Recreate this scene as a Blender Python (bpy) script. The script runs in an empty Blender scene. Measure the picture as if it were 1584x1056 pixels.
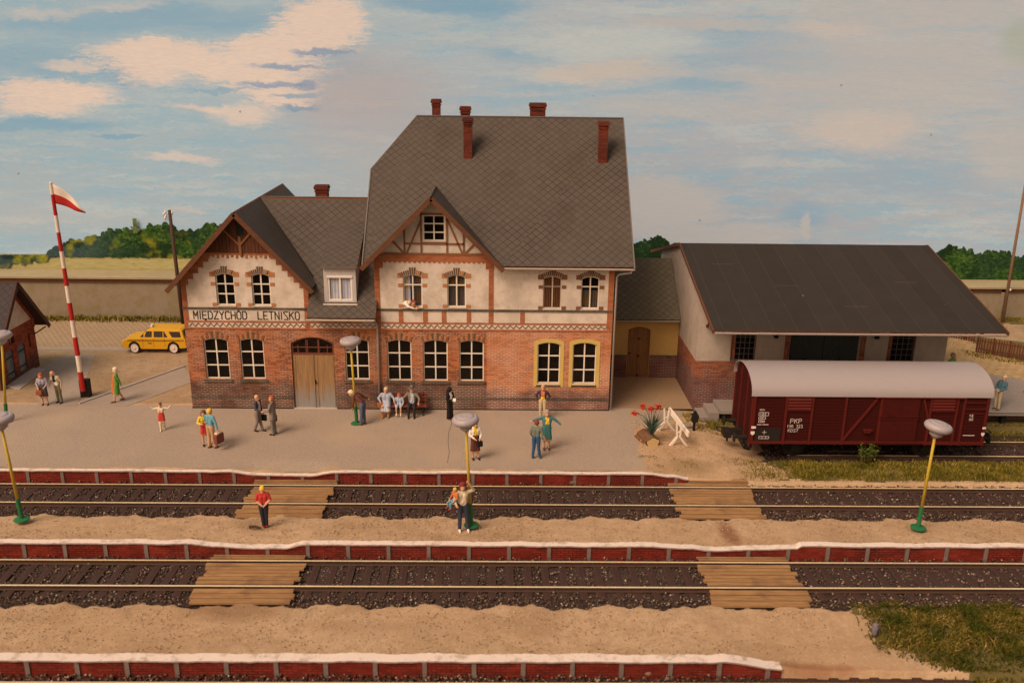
import bpy, bmesh, math, random
import numpy as np
from mathutils import Vector, Matrix
from mathutils.geometry import tessellate_polygon
random.seed(7); rng = np.random.default_rng(11)
SC = bpy.context.scene
COL = SC.collection
R = math.radians

# ---------------------------------------------------------------- camera
F_PX = 1400.0; CAMH = 15.44
_yaw = math.atan(23.3/(F_PX/math.cos(math.atan(440/F_PX)))); _pit = math.atan(440/F_PX); _rol = 0.0125
_f = Vector((math.sin(_yaw)*math.cos(_pit), math.cos(_yaw)*math.cos(_pit), -math.sin(_pit)))
_r0 = Vector((math.cos(_yaw), -math.sin(_yaw), 0)); _u0 = _r0.cross(_f)
_r = _r0*math.cos(_rol)+_u0*math.sin(_rol); _u = -_r0*math.sin(_rol)+_u0*math.cos(_rol)
cam = bpy.data.cameras.new('camera'); camo = bpy.data.objects.new('camera', cam); COL.objects.link(camo)
camo.matrix_world = Matrix(((_r.x, _u.x, -_f.x, 0), (_r.y, _u.y, -_f.y, 0), (_r.z, _u.z, -_f.z, CAMH), (0, 0, 0, 1)))
cam.sensor_width = 36; cam.lens = F_PX*36/1584; cam.clip_end = 400; cam.clip_start = .5
cam.dof.use_dof = True; cam.dof.focus_distance = 41.5; cam.dof.aperture_fstop = 0.42
SC.camera = camo
def gz(px, py, z):                      # ground point seen at photo pixel (px,py) on the level z
    d = _f*F_PX+_r*(px-792)-_u*(py-528); t = (z-CAMH)/d.z
    return d.x*t, d.y*t
def gy(px, py, y):                      # point on the vertical plane Y=y
    d = _f*F_PX+_r*(px-792)-_u*(py-528); t = y/d.y
    return d.x*t, CAMH+d.z*t

# ---------------------------------------------------------------- light
SUN_AZ_VEC = Vector((-0.60, -0.62, 0.95)).normalized()
world = bpy.data.worlds.new("World"); SC.world = world; world.use_nodes = True
wn = world.node_tree.nodes; wl = world.node_tree.links
bg = wn['Background']; sky = wn.new('ShaderNodeTexSky'); sky.sky_type = 'NISHITA'; sky.sun_disc = False
sky.sun_elevation = math.asin(SUN_AZ_VEC.z); sky.sun_rotation = math.atan2(SUN_AZ_VEC.x, SUN_AZ_VEC.y)
sky.air_density = 1.0; sky.dust_density = 4.0
wm = wn.new('ShaderNodeMix'); wm.data_type = 'RGBA'; wm.blend_type = 'MULTIPLY'; wm.inputs[0].default_value = 1
wm.inputs[7].default_value = (1.0, .67, .425, 1)     # lamplight warmth of the room
wl.new(sky.outputs[0], wm.inputs[6]); wl.new(wm.outputs[2], bg.inputs[0]); bg.inputs[1].default_value = 0.13
sun = bpy.data.lights.new('sun', 'SUN'); sun.energy = 2.3; sun.angle = R(30); sun.color = (1, .815, .645)
suno = bpy.data.objects.new('sun', sun); COL.objects.link(suno); suno.location = (-20, -10, 40)
suno.rotation_euler = SUN_AZ_VEC.to_track_quat('Z', 'Y').to_euler()
SC.view_settings.view_transform = 'Standard'; SC.view_settings.look = 'None'
SC.view_settings.exposure = 0.08; SC.view_settings.gamma = 1.0
SC.cycles.use_denoising = True
SC.cycles.max_bounces = 6; SC.cycles.transparent_max_bounces = 8

# ---------------------------------------------------------------- node helpers
class NT:
    def __init__(s, name, rough=.85, spec=.2, metal=0.0):
        s.m = bpy.data.materials.new(name); s.m.use_nodes = True; s.n = s.m.node_tree.nodes; s.l = s.m.node_tree.links
        s.b = s.n['Principled BSDF']; s.b.inputs['Roughness'].default_value = rough
        s.b.inputs['Specular IOR Level'].default_value = spec; s.b.inputs['Metallic'].default_value = metal
        s.tc = None
    def coord(s, kind='Object'):
        if not s.tc: s.tc = s.n.new('ShaderNodeTexCoord')
        return s.tc.outputs[kind]
    def setin(s, sock, v):
        if isinstance(v, bpy.types.NodeSocket): s.l.new(v, sock)
        elif isinstance(v, (tuple, list)) and len(v) == 3 and sock.type == 'RGBA': sock.default_value = (*v, 1)
        else: sock.default_value = v
    def map(s, vec, scale=(1, 1, 1), loc=(0, 0, 0), rot=(0, 0, 0)):
        n = s.n.new('ShaderNodeMapping'); s.l.new(vec, n.inputs[0]); n.inputs[1].default_value = loc
        n.inputs[2].default_value = rot; n.inputs[3].default_value = scale; return n.outputs[0]
    def noise(s, vec, scale, detail=4, rough=.55, dist=0.0, out=0):
        n = s.n.new('ShaderNodeTexNoise'); s.l.new(vec, n.inputs['Vector']); n.inputs['Scale'].default_value = scale
        n.inputs['Detail'].default_value = detail; n.inputs['Roughness'].default_value = rough
        n.inputs['Distortion'].default_value = dist; return n.outputs[out]
    def math(s, op, a, b=0.0, c=0.0, clamp=False):
        n = s.n.new('ShaderNodeMath'); n.operation = op; n.use_clamp = clamp
        for i, v in enumerate((a, b, c)): s.setin(n.inputs[i], v)
        return n.outputs[0]
    def vmath(s, op, a, b=(0, 0, 0)):
        n = s.n.new('ShaderNodeVectorMath'); n.operation = op; s.setin(n.inputs[0], a); s.setin(n.inputs[1], b); return n.outputs[0]
    def mix(s, f, a, b, mode='MIX'):
        n = s.n.new('ShaderNodeMix'); n.data_type = 'RGBA'; n.blend_type = mode
        s.setin(n.inputs[0], f); s.setin(n.inputs[6], a); s.setin(n.inputs[7], b); return n.outputs[2]
    def ramp(s, f, lo, hi, a=0.0, b=1.0):
        n = s.n.new('ShaderNodeMapRange'); n.interpolation_type = 'SMOOTHSTEP'; s.l.new(f, n.inputs[0])
        n.inputs[1].default_value = lo; n.inputs[2].default_value = hi; n.inputs[3].default_value = a; n.inputs[4].default_value = b
        return n.outputs[0]
    def cramp(s, f, stops):
        n = s.n.new('ShaderNodeValToRGB'); s.l.new(f, n.inputs[0]); e = n.color_ramp.elements
        while len(e) < len(stops): e.new(.5)
        for i, (p, c) in enumerate(stops): e[i].position = p; e[i].color = (*c, 1)
        return n.outputs[0]
    def island(s):
        return s.n.new('ShaderNodeNewGeometry').outputs['Random Per Island']
    def sep(s, v):
        n = s.n.new('ShaderNodeSeparateXYZ'); s.l.new(v, n.inputs[0]); return n.outputs
    def comb(s, x, y, z=0.0):
        n = s.n.new('ShaderNodeCombineXYZ')
        for i, v in enumerate((x, y, z)): s.setin(n.inputs[i], v)
        return n.outputs[0]
    def bump(s, h, strength=.4, dist=.02, prev=None):
        n = s.n.new('ShaderNodeBump'); n.inputs['Strength'].default_value = strength; n.inputs['Distance'].default_value = dist
        s.l.new(h, n.inputs['Height'])
        if prev is not None: s.l.new(prev, n.inputs['Normal'])
        return n.outputs[0]
    def out(s, col, normal=None, rough=None):
        s.setin(s.b.inputs['Base Color'], col)
        if normal is not None: s.l.new(normal, s.b.inputs['Normal'])
        if rough is not None: s.setin(s.b.inputs['Roughness'], rough)
        return s.m
MATS = {}
def plain(name, c, rough=.7, spec=.25, metal=0.0, vary=.18, scale=9.0, bump=.15):
    if name in MATS: return MATS[name]
    t = NT(name, rough, spec, metal); o = t.coord('Object')
    n = t.noise(o, scale, 5, .6); n2 = t.noise(o, scale*.17, 3)
    d = tuple(v*(1-vary) for v in c); l = tuple(min(1, v*(1+vary)) for v in c)
    col = t.mix(n, d, l); col = t.mix(t.ramp(n2, .35, .7, 0, .5), col, tuple(v*(1-vary*.8) for v in c))
    nb = t.bump(t.noise(o, scale*6, 3), bump, .01)
    MATS[name] = t.out(col, nb); return MATS[name]

def mat_brick(name, cols, mortar, dark_below=None, dark_cols=None, msize=.012, hue_noise=1.0, dirty=.5):
    t = NT(name, .9, .12); uv = t.coord('UV'); ob = t.coord('Object')
    b = t.n.new('ShaderNodeTexBrick'); t.l.new(uv, b.inputs['Vector']); b.inputs['Scale'].default_value = 1
    b.inputs['Brick Width'].default_value = .26; b.inputs['Row Height'].default_value = .082; b.inputs['Mortar Size'].default_value = msize
    b.inputs['Mortar Smooth'].default_value = .3; b.offset = .5
    b.inputs['Color1'].default_value = (0, 0, 0, 1); b.inputs['Color2'].default_value = (1, 1, 1, 1); b.inputs['Mortar'].default_value = (.5, .5, .5, 1)
    sp = t.sep(uv)
    row = t.math('FLOOR', t.math('DIVIDE', sp[1], .082))
    colx = t.math('FLOOR', t.math('ADD', t.math('DIVIDE', sp[0], .26), t.math('MULTIPLY', t.math('MODULO', row, 2.0), .5)))
    wn_ = t.n.new('ShaderNodeTexWhiteNoise'); t.l.new(t.comb(colx, row), wn_.inputs['Vector'])
    st = []
    for i, c in enumerate(cols): st.append((i/(len(cols)-1), c))
    big = t.noise(ob, .9, 5, .6)
    f = t.math('ADD', t.math('MULTIPLY', wn_.outputs[0], .62), t.math('MULTIPLY', t.math('SUBTRACT', big, .5), 1.6*hue_noise), clamp=True)
    f = t.math('ADD', f, .14, clamp=True)
    col = t.cramp(f, st)
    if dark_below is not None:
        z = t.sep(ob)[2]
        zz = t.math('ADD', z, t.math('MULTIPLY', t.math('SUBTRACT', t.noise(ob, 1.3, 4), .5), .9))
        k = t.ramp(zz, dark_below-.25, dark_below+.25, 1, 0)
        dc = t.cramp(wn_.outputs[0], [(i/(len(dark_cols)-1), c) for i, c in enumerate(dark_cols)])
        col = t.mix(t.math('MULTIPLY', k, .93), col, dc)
    col = t.mix(t.ramp(t.noise(ob, 1.9, 6, .65), .5, .8, 0, dirty), col, tuple(v*.45 for v in cols[1]))
    mk = t.ramp(t.noise(ob, .7, 4, .6), .35, .65, .15, .95)
    col = t.mix(t.math('MULTIPLY', b.outputs['Fac'], mk), col, mortar)
    h = t.math('SUBTRACT', 1.0, b.outputs['Fac'])
    nb = t.bump(h, .5, .012); nb = t.bump(t.noise(ob, 30, 3), .2, .01, nb)
    MATS[name] = t.out(col, nb); return MATS[name]

def mat_slate(name, c, line, pu=.40, pv=.38):
    t = NT(name, .75, .22); uv = t.coord('UV'); ob = t.coord('Object'); sp = t.sep(uv)
    a0 = t.math('DIVIDE', sp[0], pu); b0 = t.math('DIVIDE', sp[1], pv)
    a = t.math('ADD', a0, b0); b = t.math('SUBTRACT', a0, b0)
    fa = t.math('FRACT', a); fb = t.math('FRACT', b)
    ea = t.math('ABSOLUTE', t.math('SUBTRACT', fa, .5)); eb = t.math('ABSOLUTE', t.math('SUBTRACT', fb, .5))
    e = t.math('MAXIMUM', ea, eb); ln = t.ramp(e, .40, .49, 0, 1)
    w = t.n.new('ShaderNodeTexWhiteNoise'); t.l.new(t.comb(t.math('FLOOR', a), t.math('FLOOR', b)), w.inputs['Vector'])
    col = t.mix(w.outputs[0], tuple(v*.93 for v in c), tuple(v*1.07 for v in c))
    st = t.noise(t.map(ob, (1, 1, .8)), .45, 5, .62)
    col = t.mix(t.ramp(st, .5, .75, 0, .5), col, (c[0]*.62, c[1]*.55, c[2]*.5))
    col = t.mix(t.ramp(t.noise(ob, .9, 4), .55, .8, 0, .35), col, (c[0]*1.2, c[1]*1.18, c[2]*.9))
    vis = t.ramp(t.noise(ob, .5, 3), .3, .7, .45, .95)
    col = t.mix(t.math('MULTIPLY', ln, vis), col, line)
    h = t.math('SUBTRACT', 1.0, ln); slant = t.math('ADD', t.math('MULTIPLY', fa, .5), t.math('MULTIPLY', t.math('SUBTRACT', 1.0, fb), .5))
    nb = t.bump(t.math('ADD', h, slant), .35, .012); nb = t.bump(t.noise(ob, 25, 3), .15, .01, nb)
    MATS[name] = t.out(col, nb); return MATS[name]

def mat_plaster(name, c, stain, amt=.6):
    t = NT(name, .9, .15); ob = t.coord('Object')
    n = t.noise(ob, 1.1, 6, .65); n2 = t.noise(ob, 7, 5, .6)
    col = t.mix(t.ramp(n, .40, .66, 0, amt), c, stain); col = t.mix(t.ramp(t.noise(ob, 2.6, 6, .7), .48, .68, 0, amt*.8), col, (stain[0]*.9, stain[1]*.92, stain[2]*1.02))
    col = t.mix(t.math('MULTIPLY', n2, .35), col, tuple(v*.72 for v in c))
    dr = t.noise(t.map(ob, (6, 6, .5)), 1.5, 4)
    col = t.mix(t.ramp(dr, .55, .8, 0, .25), col, tuple(v*.6 for v in stain))
    nb = t.bump(t.noise(ob, 22, 4), .25, .01)
    MATS[name] = t.out(col, nb); return MATS[name]

def mat_wood(name, c1, c2, axis=0, dens=26.0, stain=None, rough=.8):
    t = NT(name, rough, .2); ob = t.coord('Object'); sc = [dens, dens, dens]; sc[axis] = 1.2
    g = t.noise(t.map(ob, tuple(sc)), 1, 5, .6, .6); isl = t.island()
    col = t.mix(t.ramp(g, .3, .7), c1, c2)
    col = t.mix(t.math('MULTIPLY', isl, .45), col, tuple(v*.6 for v in c1))
    if stain: col = t.mix(t.ramp(t.noise(ob, .8, 5, .6), .48, .7, 0, .75), col, stain)
    MATS[name] = t.out(col, t.bump(g, .3, .008)); return MATS[name]

# ---------------------------------------------------------------- mesh builder
def empty(name, loc=(0, 0, 0), rz=0.0):
    o = bpy.data.objects.new(name, None); COL.objects.link(o); o.location = loc; o.rotation_euler = (0, 0, rz)
    o.empty_display_size = .2; return o
def tag(o, label=None, cat=None, group=None, kind=None):
    if label: o['label'] = label
    if cat: o['category'] = cat
    if group: o['group'] = group
    if kind: o['kind'] = kind
    return o
def root_loc(p):
    v = Vector((0, 0, 0))
    while p is not None: v = v+p.location; p = p.parent
    return v
class MB:
    def __init__(s): s.v = []; s.f = []; s.mi = []
    def add(s, vs, fs, m=0):
        o = len(s.v); s.v += [tuple(p) for p in vs]; s.f += [tuple(i+o for i in f) for f in fs]; s.mi += [m]*len(fs); return s
    def box(s, x0, x1, y0, y1, z0, z1, m=0):
        return s.add([(x0, y0, z0), (x1, y0, z0), (x1, y1, z0), (x0, y1, z0), (x0, y0, z1), (x1, y0, z1), (x1, y1, z1), (x0, y1, z1)],
                     [(0, 3, 2, 1), (4, 5, 6, 7), (0, 1, 5, 4), (1, 2, 6, 5), (2, 3, 7, 6), (3, 0, 4, 7)], m)
    def cbox(s, c, d, m=0, rot=None, bev=0.0):
        x, y, z = d[0]/2, d[1]/2, d[2]/2; M = rot or Matrix.Identity(3); C = Vector(c)
        if bev <= 0:
            p = [(-x, -y, -z), (x, -y, -z), (x, y, -z), (-x, y, -z), (-x, -y, z), (x, -y, z), (x, y, z), (-x, y, z)]
            return s.add([C+M@Vector(q) for q in p], [(0, 3, 2, 1), (4, 5, 6, 7), (0, 1, 5, 4), (1, 2, 6, 5), (2, 3, 7, 6), (3, 0, 4, 7)], m)
        bm = bmesh.new(); bmesh.ops.create_cube(bm, size=1)
        for q in bm.verts: q.co = Vector((q.co.x*2*x, q.co.y*2*y, q.co.z*2*z))
        bmesh.ops.bevel(bm, geom=bm.edges[:], offset=bev, segments=2, affect='EDGES', profile=.6)
        s.add([C+M@q.co for q in bm.verts], [tuple(w.index for w in f.verts) for f in bm.faces], m); bm.free(); return s
    def bar(s, a, b, w, h, m=0, up=(0, 0, 1)):       # rectangular bar from a to b
        a = Vector(a); b = Vector(b); d = b-a; L = d.length; d.normalize(); up = Vector(up)
        x = d.cross(up)
        if x.length < 1e-4: x = d.cross(Vector((0, 1, 0)))
        x.normalize(); y = x.cross(d)
        vs = [p+x*(i*w/2)+y*(j*h/2) for p in (a, b) for i, j in ((-1, -1), (1, -1), (1, 1), (-1, 1))]
        return s.add(vs, [(0, 1, 2, 3), (7, 6, 5, 4), (0, 4, 5, 1), (1, 5, 6, 2), (2, 6, 7, 3), (3, 7, 4, 0)], m)
    def tube(s, pts, r, n=10, m=0, caps=True):
        pts = [Vector(p) for p in pts]; rs = r if isinstance(r, (list, tuple)) else [r]*len(pts)
        rings = []; prev = None
        for i, p in enumerate(pts):
            d = (pts[min(i+1, len(pts)-1)]-pts[max(i-1, 0)]).normalized()
            x = prev-d*prev.dot(d) if prev is not None else d.cross(Vector((0, 0, 1)) if abs(d.z) < .9 else Vector((1, 0, 0)))
            x.normalize(); prev = x; y = d.cross(x)
            rings.append([p+(x*math.cos(2*math.pi*k/n)+y*math.sin(2*math.pi*k/n))*rs[i] for k in range(n)])
        vs = [q for rg in rings for q in rg]; fs = []
        for i in range(len(pts)-1):
            for k in range(n): fs.append((i*n+k, i*n+(k+1) % n, (i+1)*n+(k+1) % n, (i+1)*n+k))
        if caps: fs.append(tuple(reversed(range(n)))); fs.append(tuple(range((len(pts)-1)*n, len(pts)*n)))
        return s.add(vs, fs, m)
    def lathe(s, c, prof, n=20, m=0, axis='z', sy=1.0):
        c = Vector(c); vs = []; fs = []
        for r_, h in prof:
            for k in range(n):
                a = 2*math.pi*k/n; u, v = r_*math.cos(a), r_*math.sin(a)*sy
                vs.append(c+Vector((u, v, h)) if axis == 'z' else (c+Vector((u, h, v)) if axis == 'y' else c+Vector((h, u, v))))
        for i in range(len(prof)-1):
            for k in range(n): fs.append((i*n+k, i*n+(k+1) % n, (i+1)*n+(k+1) % n, (i+1)*n+k))
        fs.append(tuple(reversed(range(n)))); fs.append(tuple(range((len(prof)-1)*n, len(prof)*n)))
        return s.add(vs, fs, m)
    def prism(s, poly, d0, d1, plane='xz', m=0, holes=()):   # poly in the plane, extruded along the third axis
        def P(q, d): return {'xz': (q[0], d, q[1]), 'yz': (d, q[0], q[1]), 'xy': (q[0], q[1], d)}[plane]
        loops = [list(poly)]+[list(h) for h in holes]; flat = [q for L in loops for q in L]
        tris = tessellate_polygon([[Vector((q[0], q[1], 0)) for q in L] for L in loops]); N = len(flat)
        vs = [P(q, d0) for q in flat]+[P(q, d1) for q in flat]
        fs = [tuple(t) for t in tris]+[tuple(i+N for i in reversed(t)) for t in tris]
        o = 0
        for L in loops:
            k = len(L)
            for i in range(k): fs.append((o+i, o+(i+1) % k, N+o+(i+1) % k, N+o+i))
            o += k
        return s.add(vs, fs, m)
    def slab(s, pts, th, m=0, m2=None):              # flat polygon thickened downward along its normal
        pts = [Vector(p) for p in pts]; n = (pts[1]-pts[0]).cross(pts[2]-pts[0]).normalized()
        if n.z < 0: n = -n
        x = (pts[1]-pts[0]).normalized(); y = n.cross(x)
        tr = tessellate_polygon([[Vector((p.dot(x), p.dot(y), 0)) for p in pts]]); N = len(pts)
        s.add([p for p in pts]+[p-n*th for p in pts], [tuple(t) for t in tr], m)
        o = len(s.v)-2*N
        fs = [tuple(i+N+o for i in reversed(t)) for t in tr]+[(i+o, (i+1) % N+o, N+(i+1) % N+o, N+i+o) for i in range(N)]
        s.f += fs; s.mi += [m2 if m2 is not None else m]*len(fs); return s
    def sphere(s, c, r, m=0, n=8, sc=(1, 1, 1)):
        c = Vector(c); vs = [c+Vector((0, 0, -r*sc[2]))]; k = n//2+1
        for i in range(1, k):
            a = -math.pi/2+math.pi*i/k
            for j in range(n):
                b = 2*math.pi*j/n; vs.append(c+Vector((r*math.cos(a)*math.cos(b)*sc[0], r*math.cos(a)*math.sin(b)*sc[1], r*math.sin(a)*sc[2])))
        vs.append(c+Vector((0, 0, r*sc[2]))); fs = []
        for j in range(n): fs.append((0, 1+(j+1) % n, 1+j))
        for i in range(k-2):
            for j in range(n): a_ = 1+i*n; fs.append((a_+j, a_+(j+1) % n, a_+n+(j+1) % n, a_+n+j))
        t = 1+(k-2)*n
        for j in range(n): fs.append((t+j, t+(j+1) % n, len(vs)-1))
        return s.add(vs, fs, m)
    def build(s, name, mats, parent=None, world=True, smooth=False, bevel=0.0, loc=None):
        if not isinstance(mats, (list, tuple)): mats = [mats]
        off = root_loc(parent) if (parent is not None and world) else Vector((0, 0, 0))
        if loc is not None: off = Vector(loc)
        me = bpy.data.meshes.new(name)
        me.from_pydata([(x-off.x, y-off.y, z-off.z) for x, y, z in s.v], [], s.f)
        bm = bmesh.new(); bm.from_mesh(me); bmesh.ops.recalc_face_normals(bm, faces=bm.faces[:]) if len(bm.faces) < 60000 else None
        bm.to_mesh(me); bm.free()
        for m in mats: me.materials.append(m)
        me.polygons.foreach_set('material_index', s.mi)
        box_uv(me, off)
        if smooth: me.polygons.foreach_set('use_smooth', [True]*len(me.polygons))
        o = bpy.data.objects.new(name, me); COL.objects.link(o)
        if parent is not None: o.parent = parent
        if loc is not None: o.location = loc
        if bevel:
            b = o.modifiers.new('bevel', 'BEVEL'); b.width = bevel; b.segments = 2; b.limit_method = 'ANGLE'
        me.update(); return o
def box_uv(me, off):
    me.update(); uvl = me.uv_layers.new(name='uv'); n = len(me.loops)
    nv = len(me.vertices); co = np.empty(nv*3); me.vertices.foreach_get('co', co); co = co.reshape(-1, 3)+np.array(off)
    li = np.empty(n, int); me.loops.foreach_get('vertex_index', li)
    npoly = len(me.polygons); nm = np.empty(npoly*3); me.polygons.foreach_get('normal', nm); nm = nm.reshape(-1, 3)
    ls = np.empty(npoly, int); me.polygons.foreach_get('loop_start', ls); lt = np.empty(npoly, int); me.polygons.foreach_get('loop_total', lt)
    pn = np.repeat(np.arange(npoly), lt); N = nm[pn]; p = co[li]
    flat = np.abs(N[:, 2]) > .95
    T = np.stack([-N[:, 1], N[:, 0], np.zeros(n)], 1); L = np.linalg.norm(T, axis=1); L[L < 1e-6] = 1; T /= L[:, None]
    # consistent tangent sign
    sg = np.where(np.abs(T[:, 0]) > np.abs(T[:, 1]), np.sign(T[:, 0]), np.sign(T[:, 1])); sg[sg == 0] = 1; T *= sg[:, None]
    B = np.cross(N, T); B *= np.where(B[:, 2] < 0, -1, 1)[:, None]
    u = (p*T).sum(1); v = (p*B).sum(1); u = np.where(flat, p[:, 0], u); v = np.where(flat, p[:, 1], v)
    uv = np.stack([u, v], 1).astype(np.float32); uvl.data.foreach_set('uv', uv.ravel())
def fast_mesh(name, V, Fq, mats, parent=None, mi=None, smooth=False):   # V (n,3), Fq (m,k) arrays
    me = bpy.data.meshes.new(name); k = Fq.shape[1]
    me.vertices.add(len(V)); me.vertices.foreach_set('co', V.astype(np.float32).ravel())
    me.loops.add(Fq.size); me.loops.foreach_set('vertex_index', Fq.astype(np.int32).ravel())
    me.polygons.add(len(Fq)); me.polygons.foreach_set('loop_start', np.arange(0, Fq.size, k, dtype=np.int32))
    me.polygons.foreach_set('loop_total', np.full(len(Fq), k, dtype=np.int32))
    for m in (mats if isinstance(mats, (list, tuple)) else [mats]): me.materials.append(m)
    if mi is not None: me.polygons.foreach_set('material_index', mi.astype(np.int32))
    if smooth: me.polygons.foreach_set('use_smooth', np.ones(len(Fq), bool))
    me.update(calc_edges=True); me.validate()
    o = bpy.data.objects.new(name, me); COL.objects.link(o)
    if parent is not None: o.parent = parent
    return o

# stroke lettering: each glyph is a set of polylines on a 0..1 x 0..1 cell
GLY = {'A': [[(0, 0), (.5, 1), (1, 0)], [(.2, .4), (.8, .4)]], 'C': [[(1, .85), (.8, 1), (.2, 1), (0, .8), (0, .2), (.2, 0), (.8, 0), (1, .15)]],
 'D': [[(0, 0), (0, 1), (.7, 1), (1, .75), (1, .25), (.7, 0), (0, 0)]], 'E': [[(1, 1), (0, 1), (0, 0), (1, 0)], [(0, .5), (.8, .5)]],
 'Ę': [[(1, 1), (0, 1), (0, 0), (1, 0)], [(0, .5), (.8, .5)], [(.75, 0), (.6, -.15), (.85, -.2)]],
 'H': [[(0, 0), (0, 1)], [(1, 0), (1, 1)], [(0, .5), (1, .5)]], 'I': [[(.5, 0), (.5, 1)]], 'K': [[(0, 0), (0, 1)], [(1, 1), (0, .45)], [(.35, .6), (1, 0)]],
 'L': [[(0, 1), (0, 0), (1, 0)]], 'M': [[(0, 0), (0, 1), (.5, .4), (1, 1), (1, 0)]], 'N': [[(0, 0), (0, 1), (1, 0), (1, 1)]],
 'O': [[(.2, 0), (0, .2), (0, .8), (.2, 1), (.8, 1), (1, .8), (1, .2), (.8, 0), (.2, 0)]],
 'Ó': [[(.2, 0), (0, .2), (0, .8), (.2, 1), (.8, 1), (1, .8), (1, .2), (.8, 0), (.2, 0)], [(.45, 1.1), (.7, 1.28)]],
 'P': [[(0, 0), (0, 1), (.8, 1), (1, .85), (1, .6), (.8, .45), (0, .45)]], 'S': [[(1, 1), (.05, 1), (0, .85), (.95, .2), (.95, 0), (0, 0)]],
 'T': [[(.5, 0), (.5, 1)], [(0, 1), (1, 1)]], 'X': [[(0, 0), (1, 1)], [(0, 1), (1, 0)]], 'Y': [[(.5, 0), (.5, .5), (0, 1)], [(.5, .5), (1, 1)]],
 'Z': [[(0, 1), (1, 1), (0, 0), (1, 0)]], '1': [[(.3, .8), (.6, 1), (.6, 0)]], '9': [[(1, .5), (.2, .5), (0, .7), (0, .85), (.2, 1), (.8, 1), (1, .8), (1, .2), (.8, 0), (.1, 0)]],
 '6': [[(.9, 1), (.2, 1), (0, .8), (0, .2), (.2, 0), (.8, 0), (1, .2), (1, .4), (.8, .55), (0, .55)]], '3': [[(0, 1), (1, 1), (.5, .58), (1, .35), (.9, 0), (0, 0)]],
 '2': [[(0, .85), (.2, 1), (.8, 1), (1, .8), (0, 0), (1, 0)]], 'V': [[(0, 1), (.5, 0), (1, 1)]], 'R': [[(0, 0), (0, 1), (.8, 1), (1, .75), (.8, .5), (0, .5)], [(.5, .5), (1, 0)]],
 'G': [[(1, .85), (.8, 1), (.2, 1), (0, .8), (0, .2), (.2, 0), (.8, 0), (1, .2), (1, .5), (.6, .5)]], '0': [[(.2, 0), (0, .2), (0, .8), (.2, 1), (.8, 1), (1, .8), (1, .2), (.8, 0), (.2, 0)]], '-': [[(.1, .5), (.9, .5)]]}
def lettering(mb, text, x, z, w, h, gap, th, y, m=0, dy=.006):   # writes along +x on the plane Y=y
    for ch in text:
        if ch == ' ': x += w+gap; continue
        cw = w*.35 if ch == 'I' else w
        for pl in GLY[ch]:
            for a, b in zip(pl, pl[1:]):
                A = Vector((x+(a[0] if ch != 'I' else .5)*cw, y, z+a[1]*h)); B = Vector((x+(b[0] if ch != 'I' else .5)*cw, y, z+b[1]*h)); d = (B-A).normalized()*th*.35
                mb.bar(A-d, B+d, th, dy, m, up=(0, 1, 0))
        x += cw+gap
    return x
# ---------------------------------------------------------------- materials
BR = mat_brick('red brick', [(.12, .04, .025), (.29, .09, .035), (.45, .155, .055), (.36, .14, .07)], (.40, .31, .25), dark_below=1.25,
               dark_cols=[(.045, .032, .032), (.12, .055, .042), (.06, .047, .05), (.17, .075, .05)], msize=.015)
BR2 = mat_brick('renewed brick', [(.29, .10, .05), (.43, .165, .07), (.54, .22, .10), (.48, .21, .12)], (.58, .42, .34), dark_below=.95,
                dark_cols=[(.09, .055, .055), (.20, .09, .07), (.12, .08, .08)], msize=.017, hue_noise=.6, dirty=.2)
BRO = mat_brick('orange trim brick', [(.26, .085, .04), (.36, .12, .055), (.42, .155, .07), (.36, .13, .06)], (.32, .2, .13), msize=.006, dirty=.3)
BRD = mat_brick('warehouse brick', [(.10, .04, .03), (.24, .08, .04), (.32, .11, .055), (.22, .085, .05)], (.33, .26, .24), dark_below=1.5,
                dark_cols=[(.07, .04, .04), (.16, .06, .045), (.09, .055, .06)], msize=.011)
BRC = mat_brick('chimney brick', [(.10, .025, .018), (.17, .04, .025), (.22, .055, .03)], (.06, .03, .025), msize=.016, dirty=.5)
BRP = mat_brick('platform edge brick', [(.13, .018, .012), (.20, .028, .018), (.27, .042, .024)], (.05, .015, .012), msize=.015, dirty=.6)
SL = mat_slate('diamond slate', (.092, .077, .066), (.03, .022, .018))
SL2 = mat_slate('annex slate', (.13, .118, .085), (.045, .04, .03))
PLA = mat_plaster('aged plaster', (.72, .64, .56), (.47, .41, .34), .75)
PLW = mat_plaster('warehouse plaster', (.48, .42, .37), (.34, .285, .23), .5)
PLY = mat_plaster('yellow plaster', (.50, .34, .12), (.38, .26, .10), .5)
PLC = mat_plaster('concrete render', (.30, .25, .185), (.24, .20, .105), .8)
CREAM = plain('cream paint', (.76, .70, .60), .5, .3, vary=.06)
YEL = plain('ochre surround', (.58, .44, .13), .7, .2, vary=.1)
DKB = mat_brick('dark glazed brick', [(.05, .045, .04), (.09, .075, .06), (.13, .10, .075)], (.25, .2, .16), msize=.012, dirty=.2)
BROWN = mat_wood('brown board', (.14, .055, .03), (.09, .035, .02), 2, 18)
BARGE = mat_wood('bargeboard', (.17, .075, .04), (.12, .05, .03), 0, 16)
TIMB = plain('timber frame', (.24, .11, .055), .8, vary=.2)
TRANS = plain('red brown frame', (.17, .05, .03), .7)
GREYM = plain('zinc', (.36, .32, .31), .5, .4, vary=.12)
PALEG = plain('pale gutter', (.50, .44, .38), .55, .3, vary=.15)
BLACK = plain('black', (.012, .012, .013), .6)
DARKI = plain('dark interior', (.14, .10, .08), 1, 0)
WHITE = plain('white paint', (.80, .76, .70), .5, .3, vary=.06)
CONC = plain('concrete', (.40, .36, .33), .9, vary=.2, scale=5)
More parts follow.
